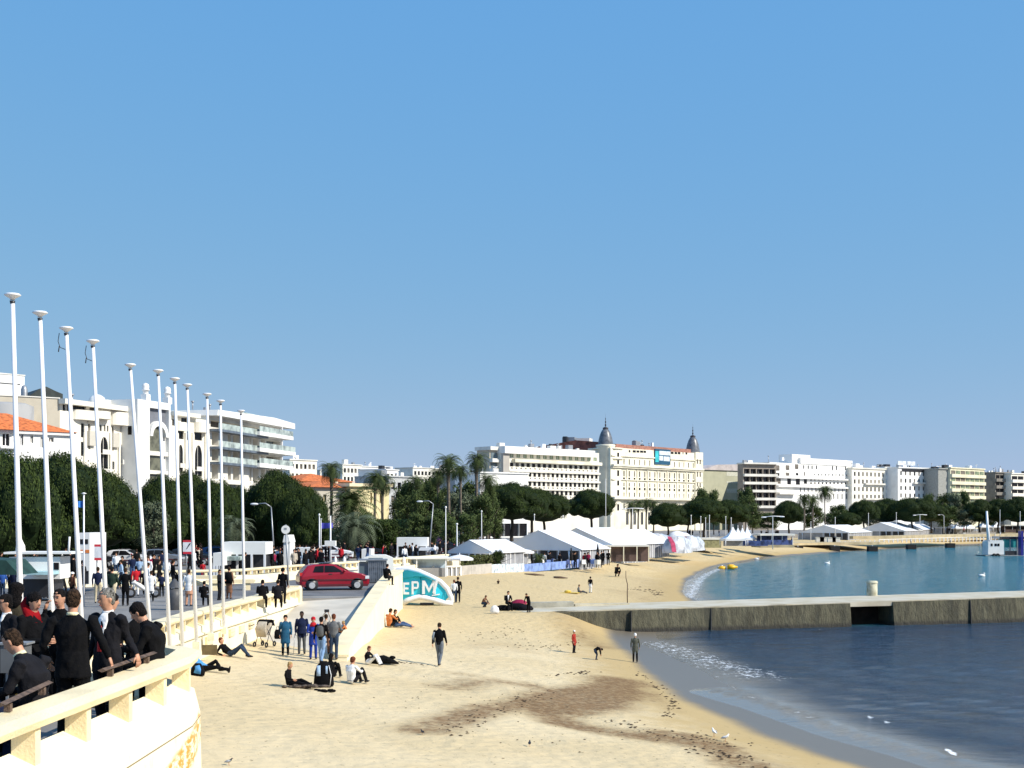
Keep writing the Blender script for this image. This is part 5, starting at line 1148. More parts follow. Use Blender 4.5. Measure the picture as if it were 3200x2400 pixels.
# umbrellas, gazebo at the restaurant
def parasol(lab,u,Y,vt,vb,wpx,z0=None,m=TENT):
    zb=zat(vb,Y) if z0 is None else z0; h=zat(vt,Y)-zb; W=wpx*Y/F; rt=thing('parasol',lab,'parasol',XY(u,Y,zb),random.random())
    q=M(); q.lathe([(W/2,h-.55),(W/2,h-.35),(W*.3,h-.15),(.05,h)],n=8,sm=False); q.build('canopy',m,rt); q=M(); q.cyl((0,0,0),(0,0,h+.15),.04); q.build('pole',METALW,rt)
parasol('wide white parasol at the left of the beach restaurant',1436,129.5,1733,1797,86)
parasol('pale parasol beside the tall round bush',1530,144,1733,1775,30)
parasol('white domed gazebo roof before the largest marquee',1628,152,1714,1772,84)
q=thing('kiosk','long low white kiosk with blue glass front, between the red car and the parasol','kiosk',XY(1292,121,1.8),.12)
for nm,bx,m_ in (('flat_roof',(-.4,3.3,-1,3.5,1.7,1.85),WHITE),('wall',(0,3.0,0,3,0,1.697),mat('blue_tinted_wall',(.42,.52,.60),.3,.3,1)),('counter',(0.3,2.8,-.6,-.01,0,.9),GREYW)):
    z=M(); z.box(*bx); z.build(nm,m_,q)
for i in range(2): z=M(); z.box(.2+i*2.6,.3+i*2.6,-.9,-.8,0,1.697); z.build('post',METALW,q)
# beach fences
def fence(lab,A,B,h,kind,m,name='beach_fence'):
    A=Vector(A);B=Vector(B); d=(B-A); L=d.xy.length; ang=math.atan2(d.y,d.x); rt=thing(name,lab,'fence',A,ang)
    dz=(B.z-A.z)
    if kind=='pickets':
        n=int(L/.55)
        for i in range(n+1):
            z=M(); x=L*i/n; z.box(x-.07,x+.07,-.03,.03,dz*i/n-.1,dz*i/n+h-.14); z.build('post',METALW,rt)
        z=M(); z.prism([(0,h-.14+.003),(L,h-.137+dz),(L,h+dz),(0,h)],'y',-.07,.07); z.build('rail',WHITE2,rt); z=M(); z.box(.1,L-.1,.1,.14,-.1,h-.2); z.build('backing_panel',GREYW,rt)
    else:
        n=max(1,int(L/2.0))
        for i in range(n):
            z=M(); z.box(L*i/n+.02,L*(i+1)/n-.02,-.03,.03,-.1+dz*i/n,h+dz*i/n); z.build('panel',m,rt)
    return rt
ga=GS(1352,1802); gb=GS(1440,1799); gc=GS(1536,1790); gd=GS(1638,1786); ge=GS(1862,1776)
fence('white picket fence of the beach restaurant, right of the turquoise arch',ga,gb,.95,'pickets',METALW)
fence('plain grey panel fence between picket fence and painted panels',gb,gc,.9,'panel',mat('taupe_fence',(.46,.43,.39),.8,.1,1))
fence('pale fence panels with grey and blue painted marks',gc,gd,.8,'panel',mat('painted_fence',(.62,.68,.72),.7,.2,2.2,dirt=(.16,.22,.30)))
fence('blue canvas fence in front of the largest marquee',gd,ge,.75,'panel',BLUF)
# restaurant furniture
for k in range(34):
    u=random.uniform(1640,1880); Y=random.uniform(151,156); z0=1.6
    w_=random.choice((WHITE2,BLUD,METALD,WHITE,BLUF)); q=M(); q.box(-.24,.24,-.24,.24,.42,.48); q.box(-.24,.24,.2,.25,.48,.92)
    for sx in (-1,1):
        for sy in (-1,1): q.box(sx*.2-.02,sx*.2+.02,sy*.2-.02,sy*.2+.02,0,.42)
    o=q.build('terrace_chair',w_); o.location=XY(u,Y,z0); o.rotation_euler=(0,0,random.random()*6); 
    nmm={WHITE2:'off white',BLUD:'dark blue',METALD:'black',WHITE:'white',BLUF:'light blue'}[w_]
    tag(o,f'small {nmm} terrace chair among the chairs behind the blue beach fence','chair',f'{nmm} terrace chairs')
for k,(u,v0,v1,Y,lab) in enumerate(((1785,1712,1770,146,'tall dark folded parasol right of the largest marquee opening'),(1868,1700,1768,156,'dark folded parasol before the annex'),)):
    q=M(); p=XY(u,Y,zat(v1,Y)); h=zat(v0,Y)-p.z; q.lathe([(.03,0),(.03,h*.3),(.20,h*.32),(.16,h*.7),(.05,h)],n=8); o=q.build('folded_parasol',BLACKC); o.location=p; tag(o,lab,'parasol')
# ---------------- lamps, thin poles, signs ----------------
def lamp(lab,u,Y,vt,kind='globe',z0=3.0,r_=.07,m=METALW,lean=0):
    h=zat(vt,Y)-z0; rt=thing('street_lamp',lab,'street lamp',XY(u,Y,z0),0)
    q=M(); q.tube([(0,0,0),(lean*.5,0,h*.5),(lean,0,h)],r_,8,rs=[r_*1.3,r_,r_*.7]); q.build('post',m,rt)
    q=M()
    if kind=='globe': q.ell((lean,0,h+.08),r_*1.9,r_*1.9,.12); q.build('cap',WHITE,rt)
    elif kind=='box': q.box(-.45,.45,-.3,.3,h*.42,h*.42+.45); q.build('lamp_box',WHITE,rt)
    elif kind=='arm':
        q.tube([(lean,0,h),(lean-.5,0,h+.35),(lean-1.3,0,h+.3)],.05,6); q.build('arm',m,rt); q=M(); q.ell((lean-1.5,0,h+.28),.38,.15,.1); q.build('lamp_head',METALW,rt)
    elif kind=='double':
        q.tube([(lean-1.6,0,h-.15),(lean,0,h),(lean+1.6,0,h-.05)],.07,6); q.build('arm',m,rt); q=M()
        q.ell((lean-1.6,0,h-.2),.5,.2,.12); q.build('lamp_head',METALW,rt); q=M(); q.ell((lean+1.6,0,h-.1),.5,.2,.12); q.build('lamp_head',METALW,rt)
    return rt
lamp('curved grey street lamp post in front of the dark pine, left of the round sign',858,120,1585,'arm',m=METALG,lean=-.3)
lamp('white lamp post with a box light right of the leaning palm',1033,112,1612,'box')
lamp('thin white post left of the box lamp',998,116,1612,'globe',r_=.05)
lamp('lamp with globe between tallest palms',1428,150,1640,'globe'); lamp('white mast before the tall palms',1393,128,1588,'globe',r_=.05)
lamp('curved lamp post by the small white tents',1340,150,1575,'arm',m=METALG,lean=.5)
lamp('thin mast before the big pine pair, left',1505,160,1600,'globe',r_=.05); lamp('mast before the gap in the big pine pair',1670,190,1610,'globe',r_=.05)
lamp('mast right of the pine pair above the big tent',1760,200,1614,'globe',r_=.05)
lamp('twin armed lamp at the foot of the domed hotel',1977,250,1588,'double'); lamp('tall lamp before the pine left of the domed hotel door',1893,240,1500,'globe',r_=.05)
for k,u in enumerate((2160,2190,2205,2217,2268,2285)): lamp(['leftmost','second','third','fourth','fifth','rightmost'][k]+' slim mast under the pines right of the domed hotel',u,262+k*3,1612+(k%3)*4,'globe',r_=.06)
lamp('twin armed lamp on the sand before the blue beach bar',2415,238,1613,'double',z0=1.8,r_=.06)
lamp('slim lamp before the white gabled marquee',2534,320,1632,'globe',z0=1.8,r_=.06); lamp('slim lamp right of the white gabled marquee ridge',2610,340,1618,'globe',r_=.07)
lamp('globe lamp above the dark gabled marquee',2714,370,1605,'globe'); lamp('slim mast above the dark gabled marquee',2801,390,1603,'globe'); lamp('lamp with wide head right of the far pines',2875,395,1608,'double',r_=.07)
lamp('lamp behind the raised pier, left of the boat',2950,400,1612,'arm'); lamp('lamp near the boat crane',3125,400,1595,'globe'); lamp('lamp at the far right edge',3188,400,1600,'globe')
# small european style flag pole and flags
def smallflag(lab,u,Y,vt,z0,m,w_,h_,dx=-1):
    h=zat(vt,Y)-z0; rt=thing('flagpole',lab,'flagpole',XY(u,Y,z0),0); q=M(); q.cyl((0,0,0),(0,0,h),.045,.035); q.lathe([(.001,-.05),(.14,0),(.001,.05)],(0,0,h),8); q.build('pole',METALW,rt)
    q=M(); V=[];n=8
    for i in range(n+1):
        x=dx*(.05+w_*i/n); y=.10*math.sin(i*.9); V+=[(x,y,h-.35),(x,y+.02,h-.35-h_+.05*i/n)]
    q.add(V,[(2*i,2*i+1,2*i+3,2*i+2) for i in range(n)],0,True); q.build('flag',m,rt); return rt
smallflag('short pole with a small blue flag, between third and fourth flagpoles',262,62,1542,3.0,mat('blue_flag',(.04,.22,.65),.6,.2,3),.28,.32)
smallflag('thin pole with a blue streamer right of the last flagpole',1003,120,1622,3.0,mat('violet_flag',(.08,.08,.5),.6,.2,3),1.0,.5,1)
# round road sign (seen from the back / pale disc)
rt=thing('road_sign','round white road sign on a grey post, left of the red car','road sign',XY(905,67.5,3.0),0)
xs_=(893-905)*67.5/F; hz=zat(1655,67.5)-3
q=M(); q.tube([(0,0,0),(xs_*.5,0,hz*.5),(xs_,0,hz+.25)],.045,8); q.build('post',METALG,rt)
q=M(); q.cyl((xs_,-.06,hz),(xs_,-.045,hz),.215,.215,24,sm=False); q.build('sign_disc',WHITE,rt)
q=M(); q.cyl((xs_,-.04,hz),(xs_,-.03,hz),.225,.225,24,sm=False); q.box(xs_-.06,xs_+.06,-.075,-.062,hz+.0,hz+.09); q.build('clamp',METALG,rt)
# red white banners
def banner(lab,u0,u1,v0,v1,Y,vb):
    W=(u1-u0)*Y/F; z1=zat(v0,Y); z0=zat(v1,Y); rt=thing('banner_sign',lab,'sign',XY(u0,Y,3.0),0)
    q=M(); q.cyl((W*.3,.05,0),(W*.3,.05,z1-3),.035); q.build('post',METALG,rt)
    h=z1-z0; b0=z0-3
    for nm,a,c,m_ in (('red_band',.85,1,mat('sign_red',(.62,.03,.05),.5,.1,2)),('white_field',.16,.848,mat('sign_white',(.78,.78,.80),.5,.1,2)),('red_band',0,.158,mat('sign_red',(.62,.03,.05)))):
        q=M(); q.box(0,W,-.03,.0,b0+h*a,b0+h*c); q.build(nm,m_,rt)
    return rt
banner('red and white banner sign between fourth and fifth flagpoles',295,318,1701,1751,68,1800)
rt=banner('red and white banner sign with a dark diagonal stroke, by the eighth flagpole',572,606,1688,1731,80,1790)
q=M(); W=34*80/F; q.prism([(W*.3,zat(1716,80)-3),(W*.36,zat(1716,80)-3),(W*.75,zat(1697,80)-3),(W*.6,zat(1698,80)-3)],'y',-.045,-.032); q.build('dark_stroke',METALD,rt)
# market stalls, van, pavilion behind the crowd
rt=thing('white_caravan','long white trailer stall with roof rail and a pale aqua awning, at the left','trailer stall',XY(28,66,3.0),.05)
W=(185-28)*66/F; zt=zat(1725,66)-3; zb=zat(1762,66)-3
for nm,bx,m_ in (('body',(0,W,0,1.8,1.1,zt-.25),WHITE),('roof_rail',(-.2,W+.6,-.2,2,zt-.1,zt),WHITE),('underside',(.3,W-.3,.1,1.7,.2,1.09),METALD),('awning',(W*.45,W*.98,-1.1,-.01,1.35,1.5),mat('aqua_awning',(.40,.62,.66),.6,.1,2)),('side_window',(W*.88,W*1.0-.05,-.02,-.004,1.55,1.9),GLASS)):
    q=M(); q.box(*bx); q.build(nm,m_,rt)
q=M(); q.lathe([(.25,0),(.22,.3),(.12,.5),(.03,.7),(.03,.9)],(W*.1,1,zt),10); q.build('roof_ornament',WHITE2,rt)
q=M(); q.cyl((W*1.18,-.1,zt-.1),(W*1.20,-.1,zt+.75),.05); q.build('rail_post',WHITE,rt)
rt=thing('market_stall','dark green awning stall at the left picture edge','market stall',XY(-20,60,3.0),0)
q=M(); q.prism([(-2,1.55),(1.15,1.55),(.55,2.2),(-2,2.35)],'y',0,2.4); q.build('awning',mat('dark_green_canvas',(.015,.05,.04),.7,.2,2),rt)
for x in (-.8,1.0): q=M(); q.cyl((x,.1,0),(x,.1,1.55),.03); q.build('post',METALG,rt)
rt=thing('white_truck','upright white truck back with two orange squares, seen between flagpoles','truck',XY(246,74,3.0),0)
W=34*74/F; q=M(); q.box(0,W,0,3,.45,zat(1665,74)-3); q.build('body',WHITE,rt)
for k in (0,1): q=M(); q.box(.05+k*.32,.27+k*.32,-.02,-.004,zat(1728,74)-3,zat(1718,74)-3); q.build('orange_square',mat('orange_mark',(.75,.22,.05),.5,.1,2),rt)
q=M(); q.box(.08,W-.08,-.02,-.004,zat(1700,74)-3,zat(1685,74)-3); q.build('rear_window',GLASS,rt); q=M(); q.box(.05,W-.05,-.02,-.004,.5,1.2); q.build('lower_panel',METALD,rt)
def pavil(lab,u0,u1,Y,vt,name='white_pavilion',arch=None,aw=None):
    W=(u1-u0)*Y/F; h=zat(vt,Y)-3; rt=thing(name,lab,'pavilion',XY(u0,Y,3.0),0)
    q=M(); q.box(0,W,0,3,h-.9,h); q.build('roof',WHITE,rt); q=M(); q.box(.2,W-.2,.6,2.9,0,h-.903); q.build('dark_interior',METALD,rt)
    for x in (0,W*.33,W*.66,W-.15): q=M(); q.box(x,x+.15,-.02,.13,0,h-.903); q.build('post',METALW,rt)
    if aw: q=M(); q.prism([(W*aw[0],h-1.3),(W*aw[1],h-1.3),(W*aw[1]-.1,h-1.0),(W*aw[0]+.1,h-1.0)],'y',-1.5,-.03); q.build('awning',aw[2],rt)
    return rt
pavil('white pavilion with pale grey green awning, under the pines behind the tenth flagpole',692,830,98,1694,aw=(0,.5,mat('grey_green_awning',(.32,.40,.38),.6,.3,2)))
pavil('small white stall directly left of the ninth flagpole',666,695,95,1728,'white_stall')
rt=thing('arched_kiosk','white arched kiosk with a pointed gable behind the round sign','kiosk',XY(862,104,3.0),0)
W=44*104/F; h=zat(1672,104)-3; q=M(); q.box(W*.55,W,0,2.4,0,h*.8); q.build('wall',WHITE,rt); q=M(); q.prism([(W*.5,h*.8+.003),(W*1.03,h*.8+.003),(W*.9,h),(W*.6,h)],'y',-.1,2.5); q.build('gable_roof',WHITE,rt)
q=M()
k=10
for i in range(k):
    a0=PI*.5*i/k;a1=PI*.5*(i+1)/k; ro=W*.58;ri=W*.40
    q.prism([(W*.55-ro*math.cos(a0)+.0,h*.25+ro*math.sin(a0)),(W*.55-ro*math.cos(a1),h*.25+ro*math.sin(a1)),(W*.55-ri*math.cos(a1),h*.25+ri*math.sin(a1)),(W*.55-ri*math.cos(a0),h*.25+ri*math.sin(a0))],'y',0,.5)
q.build('arch',WHITE,rt)
pavil('white flat stall right of the round sign',924,968,112,1712,'white_stall')
pavil('white gazebo stalls left of the small marquee, behind the parapet',1240,1335,138,1680,'white_stall',aw=(.75,1.25,TENT))
pavil('white kiosk low on the promenade below the date palm',1130,1160,125,1716,'white_stall')
for u,l_ in ((1048,'first'),(1076,'second'),(1238,'third'),(1262,'last')):
    q=M(); q.lathe([(.28,0),(.28,1.1),(.18,1.3),(.10,1.55),(.001,1.6)],n=10); o=q.build('bollard',WHITE); o.location=XY(u,118,3.0); o.scale=(.55,.55,.5); tag(o,f'{l_} white round topped bollard behind the long parapet','bollard','white bollards behind the parapet')
# cream round benches / low walls on the promenade
for (u,v,W_,lab) in ((500,1812,3.4,'cream curved bench behind the fifth and sixth flagpoles'),(275,1800,2.0,'cream low bench wall between third and fourth flagpoles'),(650,1800,3.2,'cream low bench wall behind the eighth and ninth flagpoles'),(720,1815,2.6,'pale table like cream bench by the tenth flagpole'),(440,1760,4.0,'long cream low wall far back behind the fifth flagpole')):
    p=G(u,v+30,3.0); rt=thing('low_bench',lab,'bench',p,random.uniform(-.1,.3)); q=M(); q.prism([(-W_/2,.42),(W_/2,.42),(W_/2+.1,.55),(W_/2,.62),(-W_/2,.62),(-W_/2-.1,.55)],'y',-.3,.3); q.build('seat',CREAM,rt)
    for x in (-W_*.35,W_*.35): q=M(); q.box(x-.2,x+.2,-.2,.2,0,.42-.003); q.build('leg',CREAM,rt)
# ---------------- red hatchback ----------------
CARP=mat('red_car_paint',(.27,.006,.018),.25,.04,1,spec=.6); TYRE=mat('tyre_rubber',(.015,.015,.016),.85,.1,3); PLAS=mat('car_dark_trim',(.10,.012,.018),.5,.1,2)
pr_=XY(975,76,3.006); pf_=XY(1116,76.75,3.006); ang=math.atan2(pf_.y-pr_.y,pf_.x-pr_.x)
wb=(pf_-pr_).length; S=wb/2.42
car=thing('parked_car','red three door hatchback parked at the top of the beach ramp','car',pr_,ang)
side=[(-.62,.28),(-.66,.45),(-.64,.75),(-.50,.98),(-.22,1.30),(.10,1.37),(1.0,1.40),(1.35,1.36),(1.60,1.22),(2.05,.98),(2.75,.86),(3.02,.74),(3.10,.55),(3.08,.28),(2.75,.22),(-.4,.22)]
side=[(x*S,z*S) for x,z in side]
q=M(); n=len(side); secs=[(-.02,.93),(.04,1.0),(.5,1.0),(1.1,1.0),(1.56,1.0),(1.62,.93)]
V=[];fs=[]
cx_=1.2*S
for (y,k) in secs:
    for (x,z) in side:
        inset=max(0,(z/S-.92))*.40*S; yy=y*S; 
        mid=.8*S; yy=mid+(yy-mid)*(1-inset/(.8*S)) 
        V.append((cx_+(x-cx_)*k,yy,.6*S+(z-.6*S)*k))
for i in range(len(secs)-1):
    for j in range(n): fs.append((i*n+j,i*n+(j+1)%n,(i+1)*n+(j+1)%n,(i+1)*n+j))
fs+=[tuple(reversed(range(n))),tuple((len(secs)-1)*n+j for j in range(n))]
q.add(V,fs,0,False); body=q.build('body',CARP,car); bv=body.modifiers.new('b','BEVEL'); bv.width=.035; bv.segments=2; bv.limit_method='ANGLE'
def sideglass(pts,name='side_window',m=GLASS):
    q=M(); V=[]
    for off in (-.006,.010):
        for (x,z) in pts:
            inset=max(0,(z-.92))*.40*S; y0=-.02*S; mid=.8*S; yy=mid+(y0-mid)*(1-inset/(.8*S)); kk=1.0
            V.append((cx_+(x*S-cx_)*.945+.0,yy+off-.002,.6*S+(z*S-.6*S)*.945))
    n=len(pts); q.add(V,[tuple(range(n)),tuple(range(2*n-1,n-1,-1))]+[(i,i+n,(i+1)%n+n,(i+1)%n) for i in range(n)]); return q.build(name,m,car)
sideglass([(.02,1.02),(.13,1.32),(.62,1.36),(.60,1.00)]); sideglass([(.66,1.0),(.68,1.36),(1.18,1.34),(1.62,1.06),(1.60,.99)])
q=M(); q.box(-.5*S,2.95*S,-.055,-.03,.52*S,.60*S); q.build('side_moulding',PLAS,car)
q=M(); q.box(-.6*S,3.0*S,-.05,-.02,.20*S,.33*S); q.build('sill',PLAS,car)
q=M(); q.box(2.86*S,3.075*S,-.035*S,.30*S,.60*S,.76*S); q.build('headlight',mat('headlamp_glass',(.75,.78,.80),.1,.1,4,spec=.9),car)
q=M(); q.box(2.86*S,3.08*S,1.30*S,1.60*S,.60*S,.76*S); q.build('headlight',MT['headlamp_glass'],car)
q=M(); q.box(-.64*S,-.5*S,.02*S,.22*S,.78*S,.95*S); q.build('tail_light',mat('tail_red',(.5,.02,.02),.2,.1,2),car)
q=M(); q.add([(1.40*S,.12*S,1.36*S),(1.40*S,1.48*S,1.36*S),(2.06*S,1.56*S,1.0*S),(2.06*S,.04*S,1.0*S)],[(0,1,2,3)]); q.v=[(x,y,z+.02) for x,y,z in q.v]; q.build('windscreen',GLASS,car)
q=M(); q.ell((1.72*S,-.10,1.04*S),.10,.07,.07,8,6); q.build('wing_mirror',CARP,car)
q=M(); q.box(.9*S,1.08*S,-.04,-.022,.85*S,.89*S); q.build('door_handle',METALD,car)
for wx in (0,wb):
    for wy in (.02,1.42*S):
        q=M(); c=Vector((wx,wy+.05,.275*S)); q.lathe([(.12,-.11),(.25*S,-.11),(.275*S,-.09),(.275*S,.07),(.25*S,.11),(.12,.11)],(0,0,0),20,0,False)
        q.v=[(x+c.x,z+c.y,y+c.z) for x,y,z in q.v]; wh=q.build('wheel',TYRE,car)
        q=M(); q.lathe([(.001,-.125),(.10,-.13),(.17*S,-.125),(.20*S,-.113),(.001,-.10)],(0,0,0),12,0,False); q.v=[(x+c.x,z+c.y,y+c.z) for x,y,z in q.v]; q.build('rim',mat('alloy_grey',(.42,.43,.45),.35,.1,4),wh)
    q=M(); q.lathe([(.001,-.02),(.335*S,-.02),(.335*S,.05),(.001,.05)],(0,0,0),20); q.v=[(x+wx,z-.035,y+.31*S) for x,y,z in q.v]; q.build('wheel_arch',METALD,car)
q=M(); q.box(.45*S,1.15*S,.3*S,1.3*S,1.42*S,1.46*S); q.build('roof_rack',METALD,car)
def recolor(u,Y,rz,m,lab):
    c=dup(car,XY(u,Y,3.0),R(rz),None,lab,'cars parked behind the crowd')
    for o in c.children:
        if o.name.startswith('body'): o.data=o.data.copy(); o.data.materials[0]=m
PC={'white':mat('white_car_paint',(.75,.75,.76),.25,.03,1,spec=.6),'black':mat('black_car_paint',(.012,.012,.014),.2,.05,1,spec=.6),'silver':mat('silver_car_paint',(.30,.31,.33),.25,.05,1,metal=.6),'blue':mat('blue_car_paint',(.02,.05,.15),.2,.05,1,spec=.6)}
for u,Y,rz,c_,w_ in ((240,112,4,'black','left of the fourth flagpole'),(345,114,-3,'white','right of the fourth flagpole'),(455,116,2,'silver','behind the fifth flagpole'),(545,118,0,'black','behind the seventh flagpole'),(640,126,3,'blue','behind the ninth flagpole'),(1000,134,5,'white','right of the box lamp'),(1110,140,5,'black','below the clipped round tree'),(1200,146,4,'silver','left of the white gazebo stalls'),(1290,152,4,'white','behind the white gazebo stalls'),(1370,158,4,'black','left of the small marquee')):
    recolor(u,Y,rz,PC[c_],f'{c_} parked car behind the crowd, {w_}')
# grey glazed booth behind the car front
rt=thing('glazed_booth','grey corrugated booth with glass front, right behind the red car bonnet','booth',XY(1122,85,3.0),.1)
W=86*85/F; h=zat(1752,85)-3; q=M(); q.box(W*.32,W,0,1.4,.05,h); q.build('wall',mat('grey_blue_metal',(.22,.24,.27),.35,.3,3,metal=.3),rt)
for i in range(9): q=M(); x=W*.34+i*W*.072; q.box(x,x+.03,-.03,-.003,.1,h-.05); q.build('rib',METALG,rt)
q=M(); q.box(0,W*.318,.1,1.2,.05,h*.93); q.build('glass_side',GLASSB,rt); q=M(); q.box(-.08,W+.06,-.1,1.5,h+.003,h+.08); q.build('roof',METALG,rt)
rt=thing('white_van','small white van roof showing behind the red car bonnet','van',XY(1118,92,3.0),.1)
q=M(); q.prism([(0,.4),(0,1.0),(.4,1.4),(1.0,1.6),(1.9,1.6),(2.4,1.4),(2.5,.4)],'y',0,1.6); q.build('body',WHITE,rt); q=M(); q.prism([(.5,1.08),(.75,1.4),(1.7,1.4),(1.8,1.08)],'y',-.02,-.004); q.build('side_window',GLASSB,rt)
for x in (.5,2.0): q=M(); q.cyl((x,-.05,.3),(x,.15,.3),.3,.3,14); q.build('wheel',TYRE,rt)
# ---------------- turquoise inflatable arch ----------------
Yk=89.0; base=GS(1420,1888); 
def K(u,v): return ((u-1340)*Yk/F,zat(v,Yk)-sz((1340-1600)*Yk/F,Yk))
kr=thing('inflatable_arch','turquoise and white inflatable beach arch with white letters, behind the ramp wall','inflatable',Vector(((1340-1600)*Yk/F,Yk,sz((1340-1600)*Yk/F,Yk))))
CY=mat('turquoise_canvas',(.03,.60,.78),.45,.06,1.2,.2,4); CYD=mat('deep_turquoise_canvas',(.015,.33,.42),.5,.1,1.2)
outer=[(1222,1800),(1240,1778),(1275,1774),(1310,1782),(1345,1798),(1380,1815),(1402,1838),(1415,1866),(1420,1889)]
inner=[(1230,1806),(1245,1785),(1275,1781),(1308,1789),(1342,1804),(1372,1820),(1393,1842),(1404,1864),(1388,1880)]
lower=[(1388,1880),(1352,1868),(1312,1860),(1280,1868),(1250,1884)]
q=M(); pts=[K(*p) for p in inner]+[K(*p) for p in lower[1:]]+[K(1225,1885)]
def bulge(pts,yf,yb,m,name,amp=.35):
    q=M(); cx=sum(p[0] for p in pts)/len(pts); cz=sum(p[1] for p in pts)/len(pts); n=len(pts); V=[]; fs=[]
    for t_,yy in ((1,0),(.85,-.45),(.6,-.8),(.3,-.97)):
        for x,z in pts: V.append((cx+(x-cx)*t_,yf+amp*yy,cz+(z-cz)*t_))
    V.append((cx,yf-amp,cz)); 
    for i in range(3):
        for j in range(n): fs.append((i*n+j,i*n+(j+1)%n,(i+1)*n+(j+1)%n,(i+1)*n+j))
    for j in range(n): fs.append((3*n+j,3*n+(j+1)%n,4*n))
    b0=len(V)
    for x,z in pts: V.append((x,yb,z))
    for j in range(n): fs.append((j,b0+j,b0+(j+1)%n,(j+1)%n))
    fs.append(tuple(b0+j for j in range(n))); q.add(V,fs,0,True); return q.build(name,m,kr)
bulge(pts,0.0,.9,CY,'canopy',.10)
top=[K(*p) for p in ((1232,1803),(1245,1786),(1275,1782),(1308,1789.5),(1342,1804),(1362,1815),(1330,1802),(1300,1800),(1265,1806),(1238,1815))]
q=M(); q.prism(top,'y',-.30,-.12); q.build('upper_panel',CYD,kr)
def tubeo(pp,r_,name,m,y=.0):
    q=M(); q.loft([Vector((K(*p)[0],y,K(*p)[1])) for p in pp],(0,1,0),[r_]*len(pp),[r_]*len(pp),10); return q.build(name,m,kr)
tubeo([((a[0]+b_[0])/2,(a[1]+b_[1])/2) for a,b_ in zip(outer[:-1],inner[:-1])]+[(1411,1883)],.17,'white_tube',TENT,.0)
tubeo([(1416,1884),(1390,1885),(1352,1873),(1312,1865),(1280,1873),(1250,1889)],.19,'white_skirt',TENT,-.05)
for u_ in (1315,1392): 
    q=M(); a=K(u_,1802 if u_<1350 else 1850); b_=K(u_,1862 if u_<1350 else 1878); q.cyl((a[0],-.12,a[1]),(b_[0],-.12,b_[1]),.02); q.build('seam',CYD,kr)
q=M(); a=K(1312,1889); q.box(a[0],a[0]+.9,.1,.6,-.02,.16); q.build('weight_bag',METALD,kr)
# letters E P M
def letter(ch,u0,v0,u1,v1,m,sl=0):
    x0,z1=K(u0,v0); x1,z0=K(u1,v1); W=x1-x0;H=z1-z0; s_=.22*W; q=M(); y0,y1=-.22,-.105
    def bx(a,b,c,d): q.box(x0+W*a,x0+W*b,y0,y1,z0+H*c,z0+H*d)
    if ch=='E': bx(0,.28,0,1); bx(.281,1,.82,1); bx(.281,.88,.42,.58); bx(.281,1,0,.18)
    if ch=='P': bx(0,.27,0,1); bx(.271,.72,.84,1); bx(.271,.72,.42,.57); q.prism([(x0+W*(.72+.26*math.sin(PI*i/8)),z0+H*(.71+.29*math.cos(PI*i/8))) for i in range(9)]+[(x0+W*(.72+.02*math.sin(PI*i/8)),z0+H*(.705+.135*math.cos(PI*i/8))) for i in range(8,-1,-1)],'y',y0,y1)
    if ch=='M': bx(0,.2,0,1); bx(.8,1,0,1); q.prism([(x0+W*.201,z0+H),(x0+W*.5,z0+H*.42),(x0+W*.5,z0+H*.10),(x0+W*.201,z0+H*.66)],'y',y0+.002,y1-.002); q.prism([(x0+W*.799,z0+H),(x0+W*.799,z0+H*.66),(x0+W*.501,z0+H*.10),(x0+W*.501,z0+H*.42)],'y',y0+.002,y1-.002)
    o=q.build('letter_'+ch.lower(),m,kr); return o
LW=mat('letter_white',(.85,.87,.88),.5,.03,2)
letter('E',1261,1820,1279,1857,LW); letter('P',1287,1816,1310,1857,LW); letter('M',1320,1814,1362,1856,LW)
q=M(); a=K(1350,1862);b_=K(1375,1857); q.prism([a,(b_[0],b_[1]-.03),(b_[0],b_[1]+.05),(a[0],a[1]+.06)],'y',-.2,-.12); q.build('letter_underline',LW,kr)
q=M(); q.prism([K(1352,1852),K(1361,1820),K(1366,1806),K(1370,1812),K(1366,1830),K(1360,1852)],'y',-.24,-.222); q.build('letter_stroke',LW,kr)
# ---------------- work boat ----------------
bp0=XY(3078,262,0); bt=thing('work_boat','white work barge with a tall crane mast and teal hull box, at the right edge','boat',bp0,0.03)
k_=262/F
def BX(u): return (u-3078)*k_
def BZ(v): return CZ-(v-V0)*k_
q=M(); q.prism([(BX(3078),BZ(1735)),(BX(3090),-.3),(BX(3320),-.3),(BX(3330),BZ(1733)),(BX(3330),BZ(1738))],'y',0,5); q.build('hull',mat('boat_hull_grey',(.35,.34,.32),.6,.3,1),bt)
for a,c in (((3092,3142,1692,1733),'cabin'),((3098,3140,1689,1692.3),'cabin_roof')):
    q=M(); q.box(BX(a[0]),BX(a[1]),.6,3.6,BZ(a[3]),BZ(a[2])); cb=q.build(c,WHITE,bt)
    if c=='cabin':
        for u0,u1 in ((3112,3119),(3121,3128),(3100,3106)): q=M(); q.box(BX(u0),BX(u1),.56,.597,BZ(1707),BZ(1699)); q.build('window',GLASS,cb)
q=M(); q.cyl((BX(3096),1.2,BZ(1694)),(BX(3091),1.2,BZ(1597)),.30,.20,8); q.cyl((BX(3101),1.2,BZ(1694)),(BX(3096),1.2,BZ(1640)),.12,.1,6); q.build('crane_mast',METALW,bt)
q=M(); q.cyl((BX(3118),1.5,BZ(1690)),(BX(3120),1.5,BZ(1668)),.08); q.cyl((BX(3130),1.5,BZ(1690)),(BX(3138),1.5,BZ(1662)),.06); q.box(BX(3112),BX(3130),1.2,1.9,BZ(1684),BZ(1676)); q.build('antenna_rig',METALG,bt)
q=M(); q.box(BX(3150),BX(3200),2.5,4.6,BZ(1712),BZ(1686)); q.build('teal_container',mat('teal_paint',(.03,.28,.28),.5,.15,1),bt)
